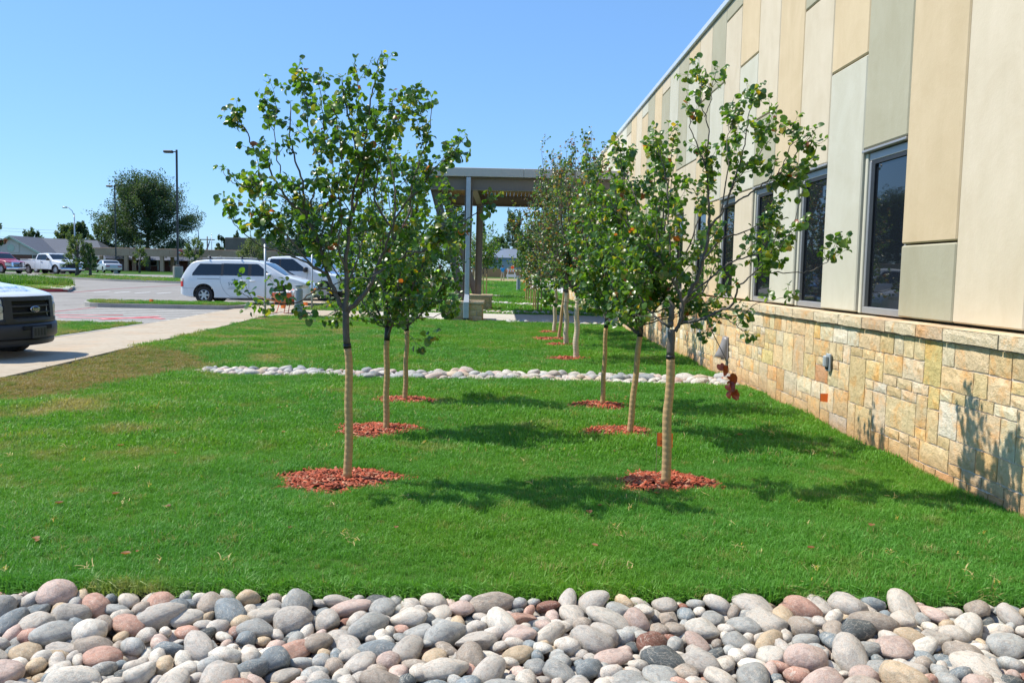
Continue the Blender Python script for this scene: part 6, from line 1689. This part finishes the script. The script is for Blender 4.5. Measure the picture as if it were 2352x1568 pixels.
person((-.03, 101, gz(101)), math.radians(-70), 'person in bright blue shirt and khaki trousers walking on the far lawn', M_shirtblue, M_khaki)
person((-2.55, 48., gz(48)), math.radians(200), 'worker in lime safety vest standing just left of the canopy post', M_hivis, M_jeans, .1, hat=M_redpaint)
person((-4.0, 49., gz(49)), math.radians(20), 'worker in lime vest bending forward behind the left tree crowns', M_hivis, M_khaki, .12, bend=.3)
# barricade
bc = thing('barricade', 'white folding barricade with orange stripes on the far dry grass', 'barricade', (at(1174, 630, 112).x, 112, gz(112)))
for sx in (-.5, .42):
    for sy, k in ((-.18, 0), (.18, 1)): MB().bbox(sx, sx+.12, sy-.03, sy+.03, 0, 1.5, .01).obj('leg', M_whitepaint, bc)
for z0 in (1.05, .35):
    bd = MB().bbox(-.62, .66, -.25, -.21, z0, z0+.36, .005).obj('board', M_whitepaint, bc)
    if z0 > 1:
        mb = MB()
        for i in range(4): x0 = -.60+i*.32; mb.add([(x0, -.256, z0), (x0+.14, -.256, z0), (x0+.02, -.256, z0+.36), (x0-.02 if i else x0, -.256, z0+.36)], [(0, 1, 2, 3)])
        mb.obj('stripes', M_orange, bd)
bl = thing('warning_lamp', 'orange warning lamp on top of the white barricade', 'warning lamp', (at(1174, 630, 112).x+.15, 112, gz(112)+1.5)); MB().lathe([(.12, 0), (.2, .05), (.2, .25), (.05, .32)], 12).obj('lens', M_orange, bl, True); MB().bbox(-.12, .12, -.1, .1, -.06, .02, .01).obj('case', M_orange, bl)

# ================================================================== far buildings
M_brick = None
m, t, bs, N = nodes('far_brick')
bk = N('ShaderNodeTexBrick'); bk.inputs['Scale'].default_value = 3.2; bk.inputs['Color1'].default_value = (.24, .075, .05, 1); bk.inputs['Color2'].default_value = (.17, .055, .04, 1); bk.inputs['Mortar'].default_value = (.30, .22, .18, 1); bk.inputs['Mortar Size'].default_value = .012
mp = N('ShaderNodeMapping'); mp.inputs['Rotation'].default_value = (math.pi/2, 0, 0); t.links.new(pos(t), mp.inputs[0]); t.links.new(mp.outputs[0], bk.inputs[0]); t.links.new(bk.outputs[0], bs.inputs['Base Color']); setin(bs, Roughness=.9); M_brick = m
M_siding = simple('pale_blue_siding', (.76, .56, .52), .7, var=.04)
M_shingle = simple('grey_blue_shingle', (.085, .10, .135), .85, var=.25, scale=14)
M_trim = simple('cream_trim', (.60, .58, .50), .6)
def windowf(parent, x, y, z, w, h, name='window'):
    f = MB().bbox(x-w/2-.08, x+w/2+.08, y-.06, y, z-.08, z+h+.08, .01).obj(name, M_trim, parent)
    MB().box(x-w/2, x+w/2, y-.07, y-.064, z, z+h).obj('pane', M_glass, f); MB().box(x-w/2, x+w/2, y-.085, y-.072, z+h/2-.03, z+h/2+.03).obj('sash_bar', M_trim, f)
def gable_house(x0, x1, y, depth_, eave, ridge, label, ridge_off=0, slat=.0, ridge_len=None):
    t = thing('brick_house', label, 'house', ((x0+x1)/2, y, gz(y))); w = (x1-x0)/2
    MB().box(-w+.4, w-.4, 0, depth_, -.2, eave).obj('wall', M_brick, t)
    # siding gable, boards lapped
    g_ = MB().add([(-w, -.12, eave), (w, -.12, eave), (0, -.12, ridge-.15), (-w, .1, eave), (w, .1, eave), (0, .1, ridge-.15)], [(0, 1, 2), (3, 5, 4), (0, 3, 4, 1), (1, 4, 5, 2), (2, 5, 3, 0)]).obj('gable', M_siding, t)
    z = eave
    while z < ridge-.5:
        k = (ridge-.15-z)/(ridge-.15-eave); k2 = (ridge-.15-z-.2)/(ridge-.15-eave)
        MB().add([(-w*k, -.15, z), (w*k, -.15, z), (w*k2, -.122, z+.2), (-w*k2, -.122, z+.2)], [(0, 1, 2, 3)]).obj('siding_board', M_siding, g_); z += .205
    rf = MB()
    for sg in (-1, 1):
        e = .5; a = (sg*(w+e), eave-e*(ridge-eave)/w); rf.add([(a[0], -.6, a[1]), (0, -.6, ridge), (0, depth_+.5, ridge), (a[0], depth_+.5, a[1]), (a[0], -.6, a[1]-.18), (0, -.6, ridge-.18), (0, depth_+.5, ridge-.18), (a[0], depth_+.5, a[1]-.18)],
                                                  [(0, 1, 2, 3), (4, 7, 6, 5), (0, 4, 5, 1), (2, 6, 7, 3), (0, 3, 7, 4)])
    ro = rf.obj('roof', M_shingle, t)
    for sg in (-1, 1):
        e = .5; a = Vector((sg*(w+e), -.65, eave-e*(ridge-eave)/w)); b = Vector((0, -.65, ridge)); MB().add([a, b, b-Vector((0, 0, .3)), a-Vector((0, 0, .3)), a+Vector((0, .05, 0)), b+Vector((0, .05, 0)), b+Vector((0, .05, -.3)), a+Vector((0, .05, -.3))], [(0, 1, 2, 3), (0, 4, 5, 1), (3, 2, 6, 7)]).obj('barge_board', M_trim, ro)
    return t, w
yh = 140.
xa, xb = at(-52, 600, yh).x, at(107, 600, yh).x
hz = at(28, 541, yh).z-gz(yh); ez = at(107, 586, yh).z-gz(yh)
t, w = gable_house(xa, xb, yh, 14, ez, hz, 'long brick house with pale siding gable and blue grey roof at the far left')
MB().lathe([(.60, 0), (.60, .05), (.45, .05), (.45, .03), (.01, .03)], 20, Matrix.Translation((0, -.20, hz-2.0)) @ Matrix.Rotation(math.pi/2, 4, 'X')).obj('round_vent', M_trim, t)
MB().bbox(-.1, 1.3, -.2, -.155, ez+.3, ez+2.1, .01).obj('gable_door', M_siding, t); windowf(t, 9.2 if w > 9.6 else w-1.6, 0, .9, 1.2, 1.5)
# its long wing running to the right: roof slope seen from the front
wx0, wx1 = xb-.2, at(240, 600, yh+4).x
wing = thing('brick_house', 'right hand brick wing with sloping blue grey roof joined to the gabled house', 'house', ((wx0+wx1)/2, yh+4, gz(yh))); w2 = (wx1-wx0)/2
MB().box(-w2, w2, 0, 9, -.2, ez-.05).obj('wall', M_brick, wing)
rz_ = at(157, 551, yh+9).z-gz(yh)
MB().add([(-w2-6, -.7, ez-.35), (w2+.6, -.7, ez-.35), (w2-3.5, 5, rz_), (-w2-6, 5, rz_+.25), (w2+.6, 10, ez-.35), (-w2-6, 10, ez-.35)], [(0, 1, 2, 3), (1, 4, 2), (3, 2, 4, 5)]).obj('roof', M_shingle, wing)
for q in (-.5, .35): windowf(wing, w2*q, 0, .9, 1.1, 1.4)
MB().bbox(-w2, w2+.5, -.72, -.66, ez-.52, ez-.33, .01).obj('gutter', M_trim, wing)
for (vx, vz) in ((-w2*.55, .55), (-w2*.2, .25)): MB().tube([(vx, -.7+5.7*vz, ez-.35+(rz_-ez)*vz), (vx, -.7+5.7*vz, ez+.5+(rz_-ez)*vz)], .06, 6).obj('vent_pipe', M_whitepaint, wing)
# a second lower house behind the colonnade
x0, x1 = at(216, 600, 172).x, at(262, 600, 172).x
e2, r2 = at(216, 577, 172).z-gz(172), at(236, 562, 172).z-gz(172)
gable_house(x0, x1, 172, 10, e2, r2, 'small gabled brick house far behind the left part of the colonnade')
x0, x1 = at(235, 600, 160).x, at(470, 600, 160).x
hb = thing('brick_house', 'low brick house with shaded porch seen between the colonnade columns', 'house', ((x0+x1)/2, 160, gz(160))); w = (x1-x0)/2; e3 = at(300, 594, 160).z-gz(160)
MB().box(-w, w, 0, 8, -.2, e3).obj('wall', M_brick, hb); MB().add([(-w-.5, -2.4, e3-.2), (w+.5, -2.4, e3-.2), (w-3, 4, e3+1.6), (-w+3, 4, e3+1.6), (-w-.5, 8.5, e3-.2), (w+.5, 8.5, e3-.2)], [(0, 1, 2, 3), (0, 3, 4), (1, 5, 2), (3, 2, 5, 4)]).obj('roof', M_shingle, hb)
for i in range(6): xx = -w+1+i*(2*w-2)/5; MB().bbox(xx-.1, xx+.1, -2.2, -2, 0, e3-.2, .01).obj('porch_post', M_trim, hb)
for i in range(5): windowf(hb, -w+2.5+i*(2*w-5)/4, 0, .9, 1.1, 1.4)
# colonnade
M_colc = concrete_mat('aged_concrete', (.48, .27, .19), (.56, .34, .25), .15)
yc_ = 132.
xl, xr = at(208, 600, yc_).x, at(655, 600, yc_).x
zt, zb_ = at(400, 572, yc_).z, at(400, 590, yc_).z
cl = thing('colonnade', 'long aged concrete colonnade with a deep beam on square columns across the far lot', 'colonnade', ((xl+xr)/2, yc_, gz(yc_))); w = (xr-xl)/2; g0 = gz(yc_)
x = -w
while x < w: x2 = min(w, x+6.1); MB().bbox(x+.01, x2-.01, -.2, .3, zb_-g0, zt-g0, .02).obj('beam', M_colc, cl); x = x2
MB().box(-w, w, 3.6, 4.0, zb_-g0+.05, zt-g0-.1).obj('rear_beam', M_colc, cl); MB().box(-w, w, .3, 3.6, zt-g0-.3, zt-g0-.12).obj('deck', M_colc, cl)
for px in (211, 290, 372, 460, 545, 625):
    xx = at(px, 600, yc_).x-(xl+xr)/2; MB().bbox(xx-.27, xx+.27, -.17, .27, 0, zb_-g0, .02).obj('column', M_colc, cl)
for px in (233, 308, 396, 480, 560):
    xx = at(px, 600, yc_+3.8).x-(xl+xr)/2; MB().bbox(xx-.25, xx+.25, 3.62, 3.98, 0, zb_-g0, .02).obj('column', M_colc, cl)
sgn = thing('red_sign', 'small square red sign fixed to the colonnade beam right of the light pole', 'sign', tuple(at(413, 580, yc_-.4))); MB().bbox(-.35, .35, -.05, .05, -.35, .35, .01).obj('plate', simple('sign_red', (.45, .02, .04), .5), sgn); MB().bbox(-.14, .14, -.07, -.055, -.14, .14, .002).obj('symbol', M_whitepaint, sgn)
# brown flat building right of the flag
x0, x1 = at(517, 600, 150).x, at(700, 600, 150).x; zt2 = at(560, 546, 150).z
bb = thing('brown_building', 'plain brown flat roofed building right of the flag behind the colonnade', 'building', ((x0+x1)/2, 150, gz(150))); w = (x1-x0)/2
x = -w
M_tb = concrete_mat('brown_precast', (.19, .145, .12), (.23, .18, .15))
MB().box(-w+.05, w-.05, .06, 14, -.2, zt2-gz(150)-.1).obj('wall_core', M_tb, bb)
while x < w: x2 = min(w, x+4.6); MB().bbox(x+.02, x2-.02, 0, .3, 0, zt2-gz(150), .02).obj('wall_panel', M_tb, bb); x = x2
# metal building under the canopy view
x0, x1 = at(1085, 600, 165).x, at(1290, 600, 165).x; z0_, z1_, z2_ = at(1160, 631, 165).z, at(1160, 592, 165).z, at(1160, 569, 165).z
mbz = thing('metal_building', 'long pale grey metal building with blue lettering seen under the canopy', 'building', ((x0+x1)/2, 165, gz(165))); w = (x1-x0)/2; g5 = gz(165)
M_metal = simple('grey_corrugated_metal', (.36, .37, .40), .5, .2, var=.06); M_metal2 = simple('blue_grey_metal_roof', (.22, .25, .30), .45, .3, var=.05)
MB().box(-w, w, 0, 16, 0, z1_-g5).obj('wall', M_metal, mbz); o = MB()
MB().add([(-w-.3, -.4, z1_-g5), (w+.3, -.4, z1_-g5), (w+.3, 7, z2_-g5), (-w-.3, 7, z2_-g5), (w+.3, 16, z1_-g5), (-w-.3, 16, z1_-g5)], [(0, 1, 2, 3), (3, 2, 4, 5)]).obj('roof', M_metal2, mbz)
x = -w
while x < w: o.box(x, x+.12, -.06, 0, 1.7, z1_-g5-.1); x += .9
o.obj('wall_ribs', M_metal, mbz)
MB().bbox(-w, w, -.12, -.02, 0, 1.6, .02).obj('brick_base', simple('orange_tan_block', (.62, .28, .12), .9), mbz)
text('SouthLinc', .95, M_blueprint, mbz, Matrix.Translation((at(1152, 597, 165).x-(x0+x1)/2, -.16, at(1152, 596, 165).z-g5)) @ Matrix.Rotation(math.pi/2, 4, 'X'))

# ================================================================== far trees
def far_tree(label, x, y, h, w, n, seed, cols, trunk_h=.18, card=.28, shape='round', group=None, name='broadleaf_tree', clump=.16, gz0=None, lobes=None):
    rr = random.Random(seed); np_ = np.random.RandomState(seed)
    t = thing(name, label, 'tree', (x, y, gz(y) if gz0 is None else gz0), group=group)
    mb = MB(); r = h*.022+.06; th = h*trunk_h
    mb.tube([(0, 0, -.1), (r*.4, 0, th*.6), (0, 0, th*1.3), (r, 0, h*.55), (0, 0, h*.85)], [r*1.2, r, r*.85, r*.5, r*.1], 7)
    blobs = []; nb = lobes or max(26, int(n/48))
    for i in range(nb):
        a = rr.uniform(0, 6.283); u = rr.random()
        if shape == 'round': zf = trunk_h+(1-trunk_h)*rr.random()**.8; prof = (math.sqrt(max(.02, 1-((zf-trunk_h)/(1-trunk_h)*1.5-.55)**2/1.0)) if (zf-trunk_h)/(1-trunk_h) > .2 else .95)*(1+.16*math.sin(a*3+seed)+.10*math.sin(zf*13+a*2))
        elif shape == 'cone': zf = trunk_h+(1-trunk_h)*rr.random(); prof = max(.12, 1.05-(zf-trunk_h)/(1-trunk_h))
        else: zf = trunk_h+(1-trunk_h)*rr.random(); prof = .75+.25*math.sin(zf*6)
        rad = w/2*prof*(.35+.65*u**.5)
        c = Vector((math.cos(a)*rad, math.sin(a)*rad, h*zf*rr.uniform(.93, 1.0))); blobs.append((c, w*clump*rr.uniform(.45, 1.15), rr.choice(cols)))
        if i % 3 == 0: s0 = Vector((0, 0, min(c.z*.75, h*.5))); mb.tube([s0, (s0+c)/2+Vector((0, 0, -h*.03)), c], [r*.32, r*.18, r*.05], 4, cap=False)
    mb.obj('trunk', M_bark, t, True)
    per = n//nb; C, Tn = [], []
    for c, s, col in blobs:
        d = np_.normal(0, 1, (per, 3)); d /= np.linalg.norm(d, axis=1)[:, None]; d *= (np_.rand(per, 1)**.42)*s; ax = np.array((c-Vector((0, 0, h*.3))).normalized()); d = d*.72+np.outer(d @ ax, ax)*.95
        C.append(np.array(c)+d); Tn.append(np.tile(col, (per, 1))*np_.uniform(.72, 1.3, (per, 1)))
    C = np.vstack(C); Tn = np.vstack(Tn); k = len(C)
    u = np_.normal(0, 1, (k, 3)); u /= np.linalg.norm(u, axis=1)[:, None]; v = np.cross(u, np_.normal(0, 1, (k, 3))); v /= np.linalg.norm(v, axis=1)[:, None]
    s = card*np_.uniform(.6, 1.3, (k, 1)); V = np.stack([C-u*s, C+v*s*.45, C+u*s, C-v*s*.45], 1).reshape(-1, 3); F = np.arange(k*4).reshape(-1, 4)
    o = link('crown', npmesh('crown', V, F, M_far_leaf, False, np.repeat(Tn, 4, 0)), t); return t
DG, MG, YG = (.028, .058, .022), (.045, .085, .025), (.09, .13, .03)
def ft(label, x0, x1, ytop, Y, n, seed, cols, **k):
    a, b = at(x0, 600, Y).x, at(x1, 600, Y).x; h = at((x0+x1)/2, ytop, Y).z-gz(Y); return far_tree(label, (a+b)/2, Y, h, b-a, n, seed, cols, **k)
ft('big dark spreading oak behind the colonnade', 250, 428, 416, 152, 60000, 1, [(.034, .066, .028), DG, (.045, .082, .032), MG], card=.17, trunk_h=.2, clump=.16, lobes=170)
ft('lower left bough tree joined to the left side of the big oak', 205, 262, 516, 156, 3600, 2, [MG, DG], card=.24, trunk_h=.3)
ft('bushy yellow green tree behind the roof of the gabled house', 133, 180, 516, 158, 4600, 3, [YG, MG], card=.3, trunk_h=.1)
ft('dark round tree right beside the yellow green one behind the roof', 168, 206, 512, 168, 4600, 4, [DG, MG], card=.3, trunk_h=.1)
ft('small round treetop showing above the gabled roof', 54, 96, 531, 190, 1800, 5, [MG, DG], card=.3, trunk_h=.5)
ft('tree with reddish leaves cut off by the left edge', -46, 6, 500, 100, 1500, 6, [(.16, .06, .03), MG], card=.2, trunk_h=.3)
ft('young thin tree in front of the gabled house, standing on the parking island', 146, 206, 540, 68.5, 3400, 7, [(.07, .12, .04), YG], card=.075, trunk_h=.22, gz0=gz(68)+.15, shape='oval', clump=.12)
ft('short young bushy tree right of the taller one on the parking island', 190, 222, 564, 69, 2600, 8, [(.08, .14, .035), (.06, .11, .03)], card=.075, trunk_h=.2, gz0=gz(68)+.15)
ft('sparse young tree in front of the colonnade left of the light pole', 300, 340, 571, 112, 800, 9, [MG, YG], card=.13, trunk_h=.3)
ft('young tree in front of the colonnade right of the light pole', 425, 470, 545, 108, 1700, 10, [MG, YG], card=.13, trunk_h=.3)
ft('pale green young tree above the minivan roof near the brown building', 550, 612, 552, 60, 5200, 11, [(.10, .14, .055), (.07, .11, .04)], card=.06, trunk_h=.25)
ft('small tree left of the brown building', 496, 522, 541, 170, 1300, 12, [MG, DG], card=.3, trunk_h=.2)
ft('treetop just above the brown building', 530, 556, 533, 190, 900, 13, [MG], card=.35, trunk_h=.5)
ft('leafy tree rising behind the nearest left tree', 632, 760, 462, 110, 7000, 14, [DG, MG], card=.22, trunk_h=.2)
ft('second leafy tree behind the left tree crowns', 760, 900, 520, 130, 5000, 15, [MG, DG], card=.24, trunk_h=.1)
ft('low green tree beyond the left trees and the parked pickups', 880, 1000, 545, 120, 4000, 16, [MG, DG], card=.22, trunk_h=.1)
ft('tall airy tree seen between the canopy leg and post', 1018, 1075, 455, 118, 3200, 17, [MG, (.07, .10, .04)], card=.2, trunk_h=.25)
ft('pale yellow green tree just right of the canopy post', 1086, 1128, 508, 172, 3400, 18, [(.12, .16, .05), YG], card=.24, trunk_h=.1, shape='cone')
ft('dense tree mass above the metal building', 1120, 1170, 545, 190, 3200, 19, [MG, DG], card=.3, trunk_h=.1)
ft('taller poplar like tree above the metal building roof', 1148, 1208, 484, 182, 5200, 20, [MG, DG, (.06, .10, .05)], card=.28, trunk_h=.1, shape='oval')
ft('broad tree hidden behind the slim tree row', 1200, 1290, 520, 185, 3600, 21, [MG, YG], card=.3, trunk_h=.1)
# far belt of trees closing the horizon
def belt(name, label, x0, x1, y, hmin, hmax, n, seed):
    np_ = np.random.RandomState(seed); rr = random.Random(seed); C, Tn = [], []
    x = x0
    while x < x1:
        w = rr.uniform(5, 13); h = rr.uniform(hmin, hmax); k = int(n*w*h/60); col = rr.choice([DG, MG, (.04, .07, .035), (.06, .09, .04)])
        d = np_.normal(0, 1, (k, 3)); d /= np.linalg.norm(d, axis=1)[:, None]; d *= np_.rand(k, 1)**.4; d[:, 0] *= w*.6; d[:, 1] *= 3; d[:, 2] = np.abs(d[:, 2])*h
        d *= 1+.12*np_.rand(k, 1); C.append(d+np.array([x, y+rr.uniform(-6, 6), gz(y)])); Tn.append(np.tile(col, (k, 1))*np_.uniform(.7, 1.3, (k, 1))); x += w*.7
    C = np.vstack(C); Tn = np.vstack(Tn); k = len(C); u = np_.normal(0, 1, (k, 3)); u /= np.linalg.norm(u, axis=1)[:, None]; v = np.cross(u, np_.normal(0, 1, (k, 3))); v /= np.linalg.norm(v, axis=1)[:, None]
    s = .5*np_.uniform(.6, 1.3, (k, 1)); V = np.stack([C-u*s, C+v*s*.5, C+u*s, C-v*s*.5], 1).reshape(-1, 3)
    o = link(name, npmesh(name, V, np.arange(k*4).reshape(-1, 4), M_far_leaf, False, np.repeat(Tn, 4, 0))); props(o, label, 'trees', kind='stuff')
belt('distant_treeline', 'distant belt of trees on the horizon', -330, 330, 300, 3, 6.5, 150, 5)
